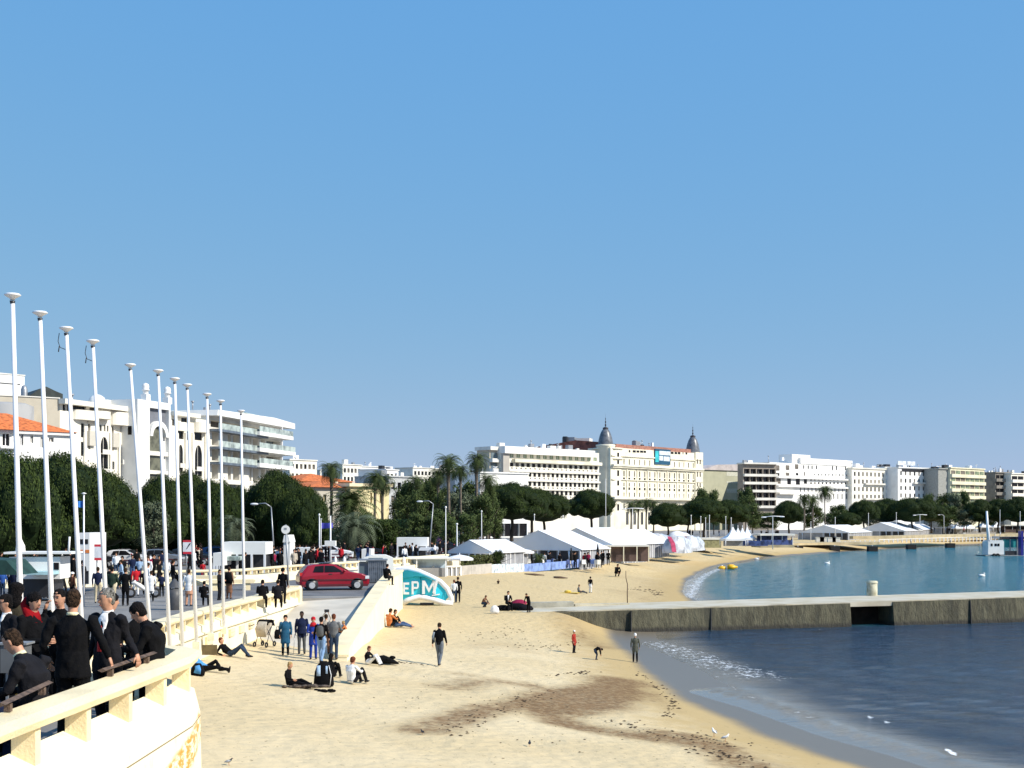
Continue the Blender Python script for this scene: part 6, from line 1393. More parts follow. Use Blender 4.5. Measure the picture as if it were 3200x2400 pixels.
q=M(); q.box(BX(3146),BX(3300),2.3,4.8,BZ(1685.5),BZ(1678)); q.build('dark_canopy',METALD,bt); 
for u in (3147,3172,3195): q=M(); q.box(BX(u),BX(u)+.2,2.4,2.6,BZ(1736),BZ(1686)); q.build('canopy_post',METALG,bt)
q=M(); q.box(BX(3196),BX(3203),.5,2,BZ(1738),BZ(1660)); q.build('blue_column',mat('deep_blue_paint',(.02,.02,.22),.4,.1,1),bt)
for u in (3106,3117): q=M(); q.lathe([(.2,-.25),(.45,-.25),(.5,0),(.45,.25),(.2,.25)],(0,0,0),10); q.v=[(x+BX(u),z-.2,y+BZ(1737)) for x,y,z in q.v]; q.build('tyre_fender',TYRE,bt)
q=M(); q.box(BX(3150),BX(3185),1,1.4,BZ(1735),BZ(1722)); q.build('winch',METALD,bt)
# buoy, floats
p=G(2280,1779,0); q=M(); q.lathe([(.001,-.3),(.7,-.25),(.85,.1),(.75,.5),(.4,.75),(.3,1.0),(.001,1.05)],n=12); q.v=[(z*1.1,y*.8,x*.5+.3) for x,y,z in q.v]; q.ell((-1.1,0,.15),.6,.4,.35,8,6); o=q.build('buoy',mat('orange_yellow_plastic',(.85,.45,.01),.4,.1,2)); o.location=p; tag(o,'orange yellow buoy floating on its side near the waterline','buoy')
for k,(u,v) in enumerate(((2585,1762),(3068,1801),(2250,1776),(2365,1748))):
    p=G(u,v,0); q=M(); q.ell((0,0,.08),.45,.25,.22,8,6); q.ell((.3,0,.35),.12,.1,.12,6,5); o=q.build('seabird',WHITE); o.location=p; tag(o,['white gull floating in the open bay before the first pier','white gull floating on the water at the far right below the boat','white float just left of the orange buoy','white float on the water right of the orange buoy, near the beach'][k],'gull' if k<2 else 'float')
# ---------------- birds on the sand ----------------
def bird(lab,u,v,h_px,m,m2,rz,standing=True):
    p=GS(u,v); s_=h_px/(F/p.y)/.40; q=M(); q.loft([(-.24,0,.20),(-.12,0,.21),(.02,0,.24),(.12,0,.30),(.16,0,.36),(.20,0,.385),(.235,0,.375)],(0,1,0),[.01,.06,.085,.06,.04,.042,.01],[.01,.045,.075,.06,.04,.04,.01],8)
    o=q.mesh('body',[m]); rt=thing('bird',lab,'bird',p,rz); rt.scale=(s_,)*3
    ob=bpy.data.objects.new('body',o); COL.objects.link(ob); ob.parent=rt
    for sg in (-1,1):
        q=M(); q.loft([(.10,sg*.06,.28),(-.05,sg*.085,.25),(-.28,sg*.03,.20)],(0,0,1),[.03,.06,.01],[.012,.014,.006],6); q.build('wing',m2,rt)
        q=M(); q.cyl((0,sg*.03,.18),(.01,sg*.03,0),.008,.008,5); q.cyl((.01,sg*.03,.005),(.05,sg*.03,.005),.008,.004,5); q.build('leg',mat('bird_leg',(.5,.2,.1),.7,.1,2),rt)
    q=M(); q.cyl((.23,0,.378),(.29,0,.365),.012,.002,6); q.build('beak',mat('bird_leg',(.5,.2,.1)),rt)
bird('white gull standing on the seaweed, the left one of two',2232,2302,26,WHITE,WHITE2,1.9)
bird('white gull with grey wings, the right one of two near the waterline',2267,2318,24,WHITE,METALG,.4)
bird('dark pigeon on the sand, at the left end of the seaweed',1320,2296,16,METALD,METALD,2.2)
bird('dark pigeon on bare sand below the seaweed',1655,2333,19,METALD,METALD,1.5)
bird('dark pigeon at the bottom edge beside the terrace wall',715,2392,22,METALD,METALG,.5)
# debris: seaweed bits, footprints litter, one row tracing the walking man's cast shadow
rng=np.random.default_rng(5); q=M()
def fl(p,s_):
    n=5; a0=rng.random()*6; pts=[(p.x+s_*(.4+.6*rng.random())*math.cos(a0+2*PI*i/n)*1.5,p.y+s_*(.4+.6*rng.random())*math.sin(a0+2*PI*i/n),p.z+.012) for i in range(n)]
    q.add(pts+[(p.x,p.y,p.z+.02+s_*.3)],[(i,(i+1)%n,n) for i in range(n)])
for line,k,sp,s_ in ((((1400,2290),(1500,2240),(1620,2190),(1720,2160)),70,26,.05),(((1900,2250),(2050,2290),(2200,2310),(2300,2330)),80,22,.045),(((1990,2105),(2060,2150),(2110,2200),(2080,2240)),60,9,.06),(((1600,2010),(1700,2020),(1800,2010)),60,22,.05),(((1240,2070),(1300,2075),(1370,2085)),20,3,.05),(((1480,1990),(1620,1970)),40,20,.05),(((1960,1840),(2040,1845),(2060,1860)),40,9,.12),(((1700,2110),(1800,2105),(1860,2100)),30,6,.06),(((2150,2340),(2300,2370),(2400,2400)),50,18,.05),(((1300,2130),(1900,2380)),60,110,.03)):
    for _ in range(k):
        i=rng.integers(len(line)-1); t_=rng.random(); u=lerp(line[i][0],line[i+1][0],t_)+rng.normal()*sp*1.3; v=lerp(line[i][1],line[i+1][1],t_)+rng.normal()*sp*.45
        if v>2440 or v<1830: continue
        fl(GS(u,v),s_*(.5+rng.random()))
o=q.build('seaweed_shadow_bits',mat('seaweed_and_shadow',(.07,.045,.025),.9,.3,5)); tag(o,'scattered dark seaweed bits on the sand, one row tracing a cast shadow','seaweed',None,'stuff')
for (u,v,w_,lab) in ((1670,1799,2.0,'dark flat log lying on the sand before the blue fence, left one'),(1752,1808,1.4,'dark thin driftwood on the sand, right of the flat log')):
    p=GS(u,v); q=M(); q.tube([(-w_/2,0,.1),(0,.05,.12),(w_/2,0,.05)],.1,8,rs=[.13,.11,.04]); o=q.build('driftwood',WOOD); o.location=p; tag(o,lab,'driftwood')
# boards on the terrace (bench backs)
for (pa,pb,lab) in (((0,2250,12.2),(152,2178,13.9),'weathered brown bench rail on the terrace wall, lower left'),((318,2112,15.0),(480,2060,17.0),'weathered brown bench rail on the terrace wall under the leaning hands')):
    a=P(*pa); b_=P(*pb); a.z=5.32; b_.z=5.32; q=M(); d=(b_-a).normalized(); q.loft([a,b_],d.cross(Vector((0,0,1))),[.05,.05],[.022,.022],4,sm=False)
    for t_ in (.15,.85): c_=a.lerp(b_,t_); q.box(c_.x-.03,c_.x+.03,c_.y-.03,c_.y+.03,5.225,5.30)
    o=q.build('bench_rail',WOOD); tag(o,lab,'bench rail')
# grey case
q=thing('grey_case','grey box shaped case on a stand beside the seated man at lower left','case',P(52,2100,14.6)); 
z=M(); z.box(-.14,.12,-.1,.12,.0,.30); z.build('body',mat('case_grey',(.13,.135,.14),.5,.1,2),q); z=M(); z.box(-.17,.15,-.12,.14,.303,.325); z.build('lid',mat('case_lid',(.22,.23,.24),.5,.1,2),q)
for x in (-.1,.08): z=M(); z.box(x,x+.025,-.05,-.02,-.6,-.003); z.build('leg',METALG,q)
z=M(); z.box(.12,.15,-.05,.05,.13,.16); z.build('handle',METALG,q)
# ---------------- people ----------------
def cloth(name,c,r_=.9): return mat('cloth_'+name,c,r_,.12,6,.25,30,spec=.12)
SK=mat('skin',(.52,.27,.17),.55,.08,6,spec=.35); SKL=mat('skin_light',(.66,.40,.28),.55,.08,6)
HB=mat('hair_black',(.010,.008,.008),.9,.4,30,.8,60,spec=.15); HBR=mat('hair_brown',(.045,.026,.015),.9,.45,30,.8,60,spec=.15); HG=mat('hair_grey',(.22,.21,.19),.9,.45,30,.8,60,spec=.15); HBL=mat('hair_blond',(.50,.33,.14),.8,.3,30,.8,60,spec=.15); HRED=mat('hair_auburn',(.16,.05,.025),.8,.3,30,.8,60,spec=.15)
CBK=cloth('black',(.005,.005,.006)); CCH=cloth('charcoal',(.011,.011,.014)); CNV=cloth('navy',(.012,.018,.05)); CWH=cloth('white',(.80,.80,.80)); CJE=cloth('jeans',(.07,.12,.24)); CJD=cloth('dark_jeans',(.03,.05,.09)); CRD=cloth('red',(.50,.02,.03)); CBL=cloth('teal_blue',(.02,.09,.17)); CGR=cloth('grey',(.09,.095,.10)); CKH=cloth('khaki',(.50,.43,.30)); CGN=cloth('dark_green',(.02,.035,.025)); CBE=cloth('beige',(.48,.42,.34)); COR=cloth('orange',(.50,.17,.06)); CLB=cloth('light_blue',(.35,.48,.66)); CRB=cloth('royal_blue',(.02,.05,.30)); CBR=cloth('brown',(.20,.10,.06)); SHO=mat('shoe_leather',(.012,.010,.010),.4,.2,5); CYL=cloth('yellow',(.70,.50,.10))
BASE=dict(pel=(0,0,.95),chest=(0,.01,1.27),neck=(0,.01,1.47),head=(0,-.015,1.635),shL=(.185,.015,1.42),shR=(-.185,.015,1.42),elL=(.25,.04,1.14),elR=(-.25,.04,1.14),wrL=(.25,-.05,.89),wrR=(-.25,-.05,.89),hipL=(.09,0,.93),hipR=(-.09,0,.93),knL=(.10,-.02,.50),knR=(-.10,-.02,.50),anL=(.11,.03,.09),anR=(-.11,.03,.09),look=(0,-1,-.05))
def pose(n,**k):
    j=dict(BASE)
    if n=='walk': j.update(knL=(.09,-.14,.51),anL=(.09,-.22,.09),knR=(-.09,.03,.50),anR=(-.09,.30,.14),wrL=(.24,.14,.90),wrR=(-.24,-.2,.93),elR=(-.25,-.02,1.14))
    elif n=='front': j.update(elL=(.24,-.02,1.13),elR=(-.24,-.02,1.13),wrL=(.09,-.27,1.13),wrR=(-.09,-.27,1.13),look=(0,-1,-.4))
    elif n=='phone': j.update(elR=(-.25,-.12,1.16),wrR=(-.12,-.16,1.50))
    elif n=='ground': j.update(pel=(0,.10,.14),chest=(0,.13,.44),neck=(0,.07,.62),head=(0,.02,.78),shL=(.18,.10,.58),shR=(-.18,.10,.58),elL=(.25,-.10,.40),elR=(-.25,-.10,.40),wrL=(.13,-.32,.42),wrR=(-.13,-.32,.42),hipL=(.09,.06,.13),hipR=(-.09,.06,.13),knL=(.12,-.34,.48),knR=(-.12,-.34,.48),anL=(.11,-.56,.08),anR=(-.11,-.56,.08))
    elif n=='legsout': j.update(pel=(0,.10,.14),chest=(0,.16,.44),neck=(0,.12,.63),head=(0,.07,.79),shL=(.18,.14,.58),shR=(-.18,.14,.58),elL=(.27,.22,.36),elR=(-.27,.1,.36),wrL=(.25,.20,.10),wrR=(-.18,-.12,.28),hipL=(.09,.06,.13),hipR=(-.09,.06,.13),knL=(.13,-.32,.24),knR=(-.12,-.34,.16),anL=(.12,-.72,.07),anR=(-.10,-.76,.07))
    elif n=='recline': j.update(pel=(0,0,.13),chest=(0,.26,.30),neck=(0,.38,.44),head=(0,.41,.60),shL=(.18,.34,.42),shR=(-.18,.34,.42),elL=(.26,.46,.16),elR=(-.26,.46,.16),wrL=(.22,.24,.07),wrR=(-.22,.24,.07),hipL=(.09,-.03,.12),hipR=(-.09,-.03,.12),knL=(.12,-.40,.45),knR=(-.10,-.44,.40),anL=(.12,-.62,.08),anR=(-.10,-.80,.08))
    elif n=='bench': j.update(pel=(0,.03,.52),chest=(0,.04,.84),neck=(0,-.03,1.03),head=(0,-.09,1.18),shL=(.19,.02,.98),shR=(-.19,.02,.98),elL=(.25,-.08,.72),elR=(-.25,-.08,.72),wrL=(.10,-.31,.66),wrR=(-.10,-.31,.66),hipL=(.10,-.02,.51),hipR=(-.10,-.02,.51),knL=(.13,-.44,.50),knR=(-.13,-.44,.50),anL=(.13,-.42,.08),anR=(-.13,-.42,.08),look=(0,-1,-.35))
    elif n=='bend': j.update(pel=(0,.14,.84),chest=(0,-.14,1.02),neck=(0,-.32,1.0),head=(0,-.45,.92),shL=(.17,-.26,1.02),shR=(-.17,-.26,1.02),elL=(.2,-.34,.72),elR=(-.2,-.34,.72),wrL=(.12,-.38,.46),wrR=(-.12,-.38,.46),hipL=(.09,.12,.82),hipR=(-.09,.12,.82),knL=(.1,-.05,.47),knR=(-.1,-.05,.47),look=(0,-.5,-.9))
    elif n=='crouch': j.update(pel=(0,.16,.32),chest=(0,.02,.62),neck=(0,-.10,.78),head=(0,-.17,.92),shL=(.18,-.06,.76),shR=(-.18,-.06,.76),elL=(.2,-.25,.52),elR=(-.2,-.25,.52),wrL=(.12,-.42,.36),wrR=(-.12,-.42,.36),hipL=(.1,.12,.32),hipR=(-.1,.12,.32),knL=(.16,-.28,.46),knR=(-.16,-.28,.46),anL=(.13,.0,.09),anR=(-.13,.0,.09),look=(0,-1,-.5))
    j.update(k); return {a:Vector(b) for a,b in j.items()}
def person_mesh(j,mats,vox,coat=0.0,skirt=0.0,hi=False,bulk=1.0,hands=True):
    """mats: skin, top, legs, shoes"""
    q=M(); segs=[]  # (a,b,ra,rb,mat)
    def lf(cs,side,rw,rd,mi,n=12):
        cs=[Vector(c) for c in cs]; q.loft(cs,side,rw,rd,n,0)
        for a,b,ra,rb in zip(cs,cs[1:],[min(x,y)*.9+.1*max(x,y) for x,y in zip(rw,rd)],[min(x,y)*.9+.1*max(x,y) for x,y in zip(rw[1:],rd[1:])]): segs.append((a,b,ra,rb,mi))
    ss=(j['shL']-j['shR']).normalized(); hs=(j['hipL']-j['hipR']).normalized(); B=bulk
    pel,ch,nk=j['pel'],j['chest'],j['neck']; up0=(ch-pel).normalized(); up1=(nk-ch).normalized()
    lf([pel-up0*.07,pel,pel.lerp(ch,.5),ch,ch.lerp(nk,.55),nk.lerp(ch,.12),nk+up1*.02],[hs,hs,ss,ss,ss,ss,ss],[.13*B,.168*B,.158*B,.18*B,.185,.12,.055],[.10,.118*B,.112*B,.125*B,.10,.07,.05],1)
    segs[0]=(*segs[0][:4],2 if coat<=0 else 1)
    if coat>0:
        hem=pel-up0*coat; lf([pel+up0*.12,pel,hem],[hs]*3,[.165*B,.178*B,.19*B],[.12*B,.13*B,.14*B],1)
        segs[-1]=(segs[-1][0],segs[-1][1],segs[-1][2]+.03,segs[-1][3]+.03,1)
    if skirt>0: hem=pel-up0*skirt; lf([pel,hem],[hs]*2,[.17,.2],[.12,.15],2)
    for s_ in ('L','R'):
        sh,el,wr=j['sh'+s_],j['el'+s_],j['wr'+s_]
        lf([sh+(nk-sh)*.18,sh,sh.lerp(el,.5),el,el.lerp(wr,.5),wr],(0.3,.9,.2),[.050,.062*B,.052*B,.046*B,.042*B,.034],[.050,.062*B,.054*B,.046*B,.042*B,.034],1,10)
        hp,kn,an=j['hip'+s_],j['kn'+s_],j['an'+s_]
        lf([hp,hp.lerp(kn,.4),kn,kn.lerp(an,.35),an],(1,.1,0),[.092*B,.088*B,.066,.064,.052],[.10*B,.092*B,.070,.066,.055],2,10)
        fd=Vector((0,-1,0)) if abs((an-kn).normalized().z)>.35 else Vector((0,-.25,.97))
        if 'toe'+s_ in j: fd=(j['toe'+s_]-an).normalized()
        b0=an-Vector((0,0,.035)); lf([b0-fd*.07,b0-fd*.02,b0+fd*.08,b0+fd*.17],(1,0,0),[.034,.044,.048,.03],[.038,.048,.038,.02],3,8)
    # neck, head
    hc=j['head']; f=j['look'].normalized(); ax=(hc-nk).normalized(); f=(f-ax*f.dot(ax)*.75).normalized(); up=(ax-f*ax.dot(f)).normalized(); sd=f.cross(up)
    lf([nk-up1*.02,hc-up*.06-f*.01],sd,[.058,.052],[.058,.055],0,10)
    hsx=[(-.118,.026,.030,.048),(-.098,.046,.052,.034),(-.055,.064,.078,.017),(0,.073,.090,.006),(.05,.076,.096,-.003),(.09,.062,.08,-.008),(.116,.028,.04,-.01)]
    lf([hc+up*t+f*o for t,w_,d_,o in hsx],sd,[x[1] for x in hsx],[x[2] for x in hsx],0,14)
    if vox<.022:
        lf([hc+f*.088+up*.02,hc+f*.112-up*.022],sd,[.010,.017],[.010,.014],0,6)
        for s_ in (-1,1): lf([hc+sd*s_*.07+up*.03-f*.005,hc+sd*s_*.080+up*.0-f*.01,hc+sd*s_*.072-up*.035-f*.005],f,[.012,.022,.010],[.008,.012,.008],0,6)
    me=q.mesh('tmp',mats[0]); o=bpy.data.objects.new('tmp',me); COL.objects.link(o)
    r_=o.modifiers.new('r','REMESH'); r_.mode='VOXEL'; r_.voxel_size=vox; r_.use_smooth_shade=True
    s_=o.modifiers.new('s','SMOOTH'); s_.factor=.5; s_.iterations=2
    dg=bpy.context.evaluated_depsgraph_get(); dg.update(); mm=bpy.data.meshes.new_from_object(o.evaluated_get(dg)); bpy.data.objects.remove(o); bpy.data.meshes.remove(me)
    mm.materials.clear(); 
    for m_ in mats: mm.materials.append(m_)
    n=len(mm.polygons); c=np.empty(n*3); mm.polygons.foreach_get('center',c); c=c.reshape(-1,3); best=np.full(n,1e9); mi=np.zeros(n,int)
    for a,b,ra,rb,k in segs:
        a=np.array(a);b=np.array(b); d=b-a; t=np.clip(((c-a)@d)/max(1e-9,d@d),0,1); dist=np.linalg.norm(c-(a+t[:,None]*d),axis=1)-(ra+(rb-ra)*t)
        m_=dist<best; best=np.where(m_,dist,best); mi=np.where(m_,k,mi)
    if vox<.0145:
        nv=len(mm.vertices); co=np.empty(nv*3); mm.vertices.foreach_get('co',co); co=co.reshape(-1,3); no=np.empty(nv*3); mm.vertices.foreach_get('normal',no); no=no.reshape(-1,3)
        vm=np.zeros(nv); li=np.empty(len(mm.loops),np.int32); mm.loops.foreach_get('vertex_index',li); ls=np.empty(n,np.int32); mm.polygons.foreach_get('loop_total',ls); vm[li]=np.repeat((mi==1)|(mi==2),ls)
        x,y,z=co.T; f1=np.sin(17*z+5*np.sin(7*x+3*y)+2*np.sin(11*y)); f2=np.sin(31*x+9*z+4*np.sin(9*z+8*y)); f3=np.sin(38*z-22*x*np.sign(x)+13*y+3*np.sin(15*x))
        co+=no*((.0055*np.maximum(f1,-.2)+.0035*f2+.003*f3)*vm)[:,None]; mm.vertices.foreach_set('co',co.reshape(-1))
    mm.polygons.foreach_set('material_index',mi.astype(np.int32)); mm.polygons.foreach_set('use_smooth',[True]*n)
    # hands appended
    H=M()
    if hands:
        for s_ in ('L','R'):
            wr,el=j['wr'+s_],j['el'+s_]; d=(wr-el).normalized()
            if 'hd'+s_ in j: d=j['hd'+s_].normalized()
            x=Vector((1 if s_=='L' else -1,0,0)); pn=(x-d*x.dot(d)); pn=pn.normalized() if pn.length>.15 else d.orthogonal().normalized(); w_=d.cross(pn).normalized()  # pn palm normal outward (back of hand)
            if w_.y>0: w_=-w_
            H.loft([wr-d*.015,wr+d*.03,wr+d*.085],w_,[.026,.036,.040],[.019,.018,.014],8,0)
            for i,(o_,L) in enumerate(((.030,.070),(.010,.080),(-.010,.075),(-.029,.058))):
                b0=wr+d*.082+w_*o_; cd=(d-pn*.35).normalized(); c2=(d-pn*1.1).normalized(); c3=(d*.3-pn).normalized()
                H.loft([b0,b0+cd*L*.45,b0+cd*L*.45+c2*L*.33,b0+cd*L*.45+c2*L*.33+c3*L*.25],w_,[.0095,.009,.0085,.006],[.0095,.009,.0085,.006],6,0)
            t0=wr+d*.03+w_*.032; td=(d*.7+w_*.6-pn*.3).normalized(); H.loft([t0,t0+td*.035,t0+td*.04+(d-pn*.3).normalized()*.03],pn,[.012,.010,.007],[.012,.010,.007],6,0)
    if H.v:
        hm=H.mesh('h',mats[0])
        import bmesh
        bm=bmesh.new(); bm.from_mesh(mm); bm.from_mesh(hm); bm.to_mesh(mm); bm.free(); bpy.data.meshes.remove(hm)
    mm.name='body'; return mm,(hc,f,up,sd)
def hair_mesh(fr,m,long_=0.0,grow=1.0,hat=False):
    hc,f,up,sd=fr; q=M(); S_=[(-.078,.042,.036,-.052),(-.04,.072,.060,-.042),(.01,.082,.076,-.028),(.045,.084,.094,-.014),(.085,.073,.092,-.006),(.115,.048,.062,-.006),(.130,.012,.014,-.004)]
    if long_>0: S_=[(-.12-long_,.05,.03,-.06),(-.12-long_*.4,.075,.045,-.055)]+[(-.08,.085,.055,-.045)]+S_[1:]
    if hat: S_=[(.02,.10,.12,.0),(.035,.085,.10,-.004),(.09,.078,.092,-.006),(.12,.05,.06,-.006),(.132,.012,.014,-.004)]
    q.loft([hc+up*t+f*o for t,w_,d_,o in S_],sd,[x[1]*grow for x in S_],[x[2]*grow for x in S_],18,0)
    c_=hc; q.v=[tuple(c_+(Vector(v)-c_)*(1+random.uniform(-.035,.045))) for v in q.v]; return q.mesh('hair',[m])
def person(lab,loc,rz,H,ps,top,legs,hair,skin=None,shoes=None,vox=.016,coat=0.0,long_=0.0,skirt=0,bulk=1.0,extras=(),hairgrow=1.0,group=None,hat=None,faced=False,z=None,nohands=False,**kw):
    j=pose(ps,**kw) if isinstance(ps,str) else ps
    mats=[skin or SK,top,legs,shoes or SHO]
    me,fr=person_mesh(j,mats,vox,coat,skirt,bulk=bulk,hands=not nohands); s_=H/1.75
    rt=thing('person',lab,'person',loc,rz,group); rt.scale=(s_,s_,s_)
    o=bpy.data.objects.new('body',me); COL.objects.link(o); o.parent=rt
    if hair: h=bpy.data.objects.new('hair',hair_mesh(fr,hair,long_,hairgrow)); COL.objects.link(h); h.parent=rt
    if hat: h=bpy.data.objects.new('hat',hair_mesh(fr,hat,0,1.12,True)); COL.objects.link(h); h.parent=rt
    if faced:
        hc,f,up,sd=fr
        for sg in (-1,1): q=M(); c=hc+f*.088+sd*sg*.031+up*.022; q.ell(c,.012,.012,.007,8,6); q.build('eye',METALD,rt); q=M(); q.loft([hc+f*.092+sd*sg*.016+up*.042,hc+f*.086+sd*sg*.048+up*.043],up,[.005,.004],[.006,.005],5); q.build('eyebrow',hair,rt)
        q=M(); q.loft([hc+f*.088-sd*.024-up*.058,hc+f*.098-up*.057,hc+f*.088+sd*.024-up*.058],up,[.004,.006,.004],[.006,.008,.006],6); q.build('mouth',mat('lips',(.32,.10,.08),.5,.1,3),rt)
    for e_ in extras: e_(rt,j,fr)
    return rt
def X_tie(m):
    def f(rt,j,fr):
        nk,ch,pel=j['neck'],j['chest'],j['pel']; q=M()
        a=nk+Vector((0,-.075,-.05)); b=ch+Vector((0,-.140,.0)); c=ch.lerp(pel,.75)+Vector((0,-.136,0))
        q.loft([a,b,c],(1,0,0),[.016,.026,.034],[.005,.006,.005],6); q.build('tie',m,rt)
    return f
def X_shirt(m,w_=.055):
    def f(rt,j,fr):
        nk,ch,pel=j['neck'],j['chest'],j['pel']; q=M()
        q.loft([nk+Vector((0,-.05,.0)),nk.lerp(ch,.4)+Vector((0,-.088,0)),ch+Vector((0,-.118,0)),ch.lerp(pel,.7)+Vector((0,-.112,0))],(1,0,0),[.045,w_,w_*.8,.012],[.02,.016,.014,.012],8); q.build('shirt_front',m,rt)
        X_collar(m)(rt,j,fr)
    return f
def X_collar(m):
    def f(rt,j,fr):
        nk=j['neck']; ax=(j['head']-nk).normalized(); q=M(); q.loft([nk+ax*.0,nk+ax*.035],fr[3],[.068,.062],[.068,.063],14); q.build('collar',m,rt)
    return f
def X_glasses(rt,j,fr):
    hc,f,up,sd=fr; q=M()
    for sg in (-1,1): q.ell(hc+f*.096+sd*sg*.033+up*.02,.024,.016,.017,10,6); q.loft([hc+f*.09+sd*sg*.055+up*.025,hc-f*.01+sd*sg*.078+up*.02],up,[.004,.004],[.004,.004],5)
    q.build('sunglasses',METALD,rt)
def X_bag(m,off,sz_,name='bag'):
    def f(rt,j,fr):
        q=M(); x,y,z=off; a,b,c=sz_; q.loft([(x,y,z-c),(x,y,z-c*.6),(x,y,z+c*.5),(x,y,z+c)],(1,0,0),[a*.85,a,a*.9,a*.6],[b*.8,b,b*.9,b*.5],10); q.tube([(x-a*.5,y,z+c*.8),(x-a*.2,y,z+c*1.7),(x+a*.2,y,z+c*1.7),(x+a*.5,y,z+c*.8)],.012,6); q.build(name,m,rt)
    return f
def X_backpack(m,m2=None):
    def f(rt,j,fr):
        ch,pel=j['chest'],j['pel']; up=(ch-pel).normalized(); bk=Vector((0,1,0)); bk=(bk-up*bk.dot(up)).normalized(); c=ch+bk*.19; q=M(); q.loft([c-up*.24,c-up*.18,c+up*.1,c+up*.17],(1,0,0),[.11,.15,.14,.08],[.06,.09,.08,.04],10); q.build('backpack',m,rt)
    return f
def onsand(u,v): return GS(u,v)
def hpx(vt,vb,Y): return (vb-vt)*Y/F
# --- foreground terrace ---
FZ=4.4
def wl(ox,oy,oz,rz,s_=1.0):  # world offset to local joint
    c,sn=math.cos(-rz),math.sin(-rz); return ((ox*c-oy*sn)/s_,(ox*sn+oy*c)/s_,oz/s_)
rz=R(183)
person('man in black suit seen from behind, leaning one hand on the terrace rail',(-5.0,15.3,FZ),rz,1.80,'stand',CBK,CBK,HBR,vox=.011,coat=.16,bulk=1.08,extras=(X_collar(cloth('pale_yellow',(.75,.70,.45))),),elR=wl(.33,-.02,1.18,rz),wrR=wl(.40,.02,1.0,rz),hdR=wl(.3,.05,-.9,rz),wrL=(.30,-.12,.95),elL=(.31,.05,1.15),shL=(.215,.015,1.42),shR=(-.215,.015,1.42),look=(.15,-1,-.15))
rz=R(-28)
person('grey haired man in charcoal suit with a red tie, turned to the man in black',(-4.80,15.95,FZ),rz,1.78,'stand',CCH,CCH,HG,skin=SK,vox=.011,coat=.16,bulk=1.06,faced=True,extras=(X_shirt(CWH,.085),X_tie(mat('red_tie',(.60,.03,.04),.5,.1,5))),elL=wl(.22,.02,1.18,rz),wrL=wl(.36,-.06,.99,rz),hdL=wl(.25,-.1,-.9,rz),wrR=(-.27,-.05,.90),shL=(.205,.015,1.42),shR=(-.205,.015,1.42),look=(-.35,-1,-.25))
rz=R(-92)
person('seated man with black hair and black coat looking down, at the terrace corner',(-4.66,17.35,FZ+.22),rz,1.80,'bench',CBK,CBK,HB,vox=.011,bulk=1.12,coat=.05,look=(0,-1,-.8),head=(0,-.16,1.15),neck=(0,-.08,1.02),wrL=(.10,-.36,.70),wrR=(-.05,-.33,.70),hairgrow=1.06)
rz=R(-105)
person('seated man in dark suit with cropped hair, back turned, at lower left of the terrace',(-4.98,13.9,FZ+.10),rz,1.85,'bench',CCH,CBK,HBR,vox=.011,bulk=1.10,coat=.08,head=(0,-.20,1.17),neck=(0,-.11,1.03),look=(.1,-1,-.7),hairgrow=.97,extras=(X_collar(cloth('pale_yellow',(.75,.70,.45))),))
person('man with sunglasses and dark jacket at the far left of the terrace',(-6.62,17.6,FZ),R(-38),1.62,'stand',CCH,CBK,HB,vox=.014,coat=.1,faced=True,extras=(X_glasses,X_shirt(CWH,.03)),look=(-.4,-1,-.2))
person('woman in black with a red hooded scarf, facing right on the terrace',(-6.05,17.0,FZ),R(62),1.68,'front',CBK,CBK,HB,vox=.014,coat=.1,hairgrow=1.1,faced=True,extras=(lambda rt,j,fr:(lambda q:(q.loft([j['neck']+Vector((0,.02,-.12)),j['neck']+Vector((0,.03,0)),j['neck']+Vector((0,.12,.14)),j['head']+Vector((0,.12,.05))],(1,0,0),[.16,.11,.10,.05],[.13,.09,.06,.03],12),q.build('red_scarf',cloth('crimson',(.26,.006,.01)),rt)))(M()),))
person('person in royal navy suit cut by the left picture edge',(-5.32,13.3,FZ-.05),R(170),1.70,'bench',CNV,CNV,HB,vox=.014,bulk=1.05)
person('man in white shirt with black hair, half hidden behind the grey haired man',(-5.26,17.6,FZ),R(120),1.64,'stand',CWH,CBK,HB,vox=.014,hairgrow=1.08)
person('dark haired person raising a hand to the face, between two men on the terrace',(-5.95,17.7,FZ),R(-15),1.68,'phone',CBK,CBK,HB,vox=.014,faced=True)
person('person in dark brown hood standing behind the woman with the red scarf',(-6.75,18.3,FZ-.0),R(170),1.74,'stand',cloth('olive_brown',(.05,.04,.025)),CBK,HB,vox=.016,hairgrow=1.25,long_=.1)
person('child sized dark haired head just right of the white shirted man',(-5.0,17.9,FZ),R(40),1.50,'stand',CBK,CBK,HBR,vox=.016)
# --- promenade, mid distance ---
def prom(lab,u,vf,vt,rz,ps='stand',top=CBK,legs=CBK,hair=HB,z0=3.0,group=None,vox=.02,**k):
    p=G(u,vf,z0); return person(lab,p,R(rz),hpx(vt,vf,p.y)*k.pop('hs',1.0),ps,top,legs,hair,vox=vox,group=group,**k)
prom('man in bright blue jacket walking at the left picture edge',8,1868,1780,200,'walk',cloth('bright_blue',(.03,.09,.32)),CJD)
prom('man in long dark suit jacket by the first flagpole',44,1892,1776,160,'stand',CNV,CBK,coat=.15)
prom('man in black coat left of the second flagpole, white shirt showing',118,1866,1774,-20,'walk',CBK,CBK,extras=(X_shirt(CWH,.05),),coat=.12)
prom('man in black leather coat between first and second flagpoles',92,1860,1772,30,'stand',CBK,CBK,coat=.2)
prom('person in brown coat right behind the second flagpole',143,1862,1775,170,'stand',cloth('umber',(.06,.04,.03)),CBK)
prom('man in light blue t shirt and jeans right of the second flagpole',180,1866,1785,180,'walk',CLB,CJE,HBR)
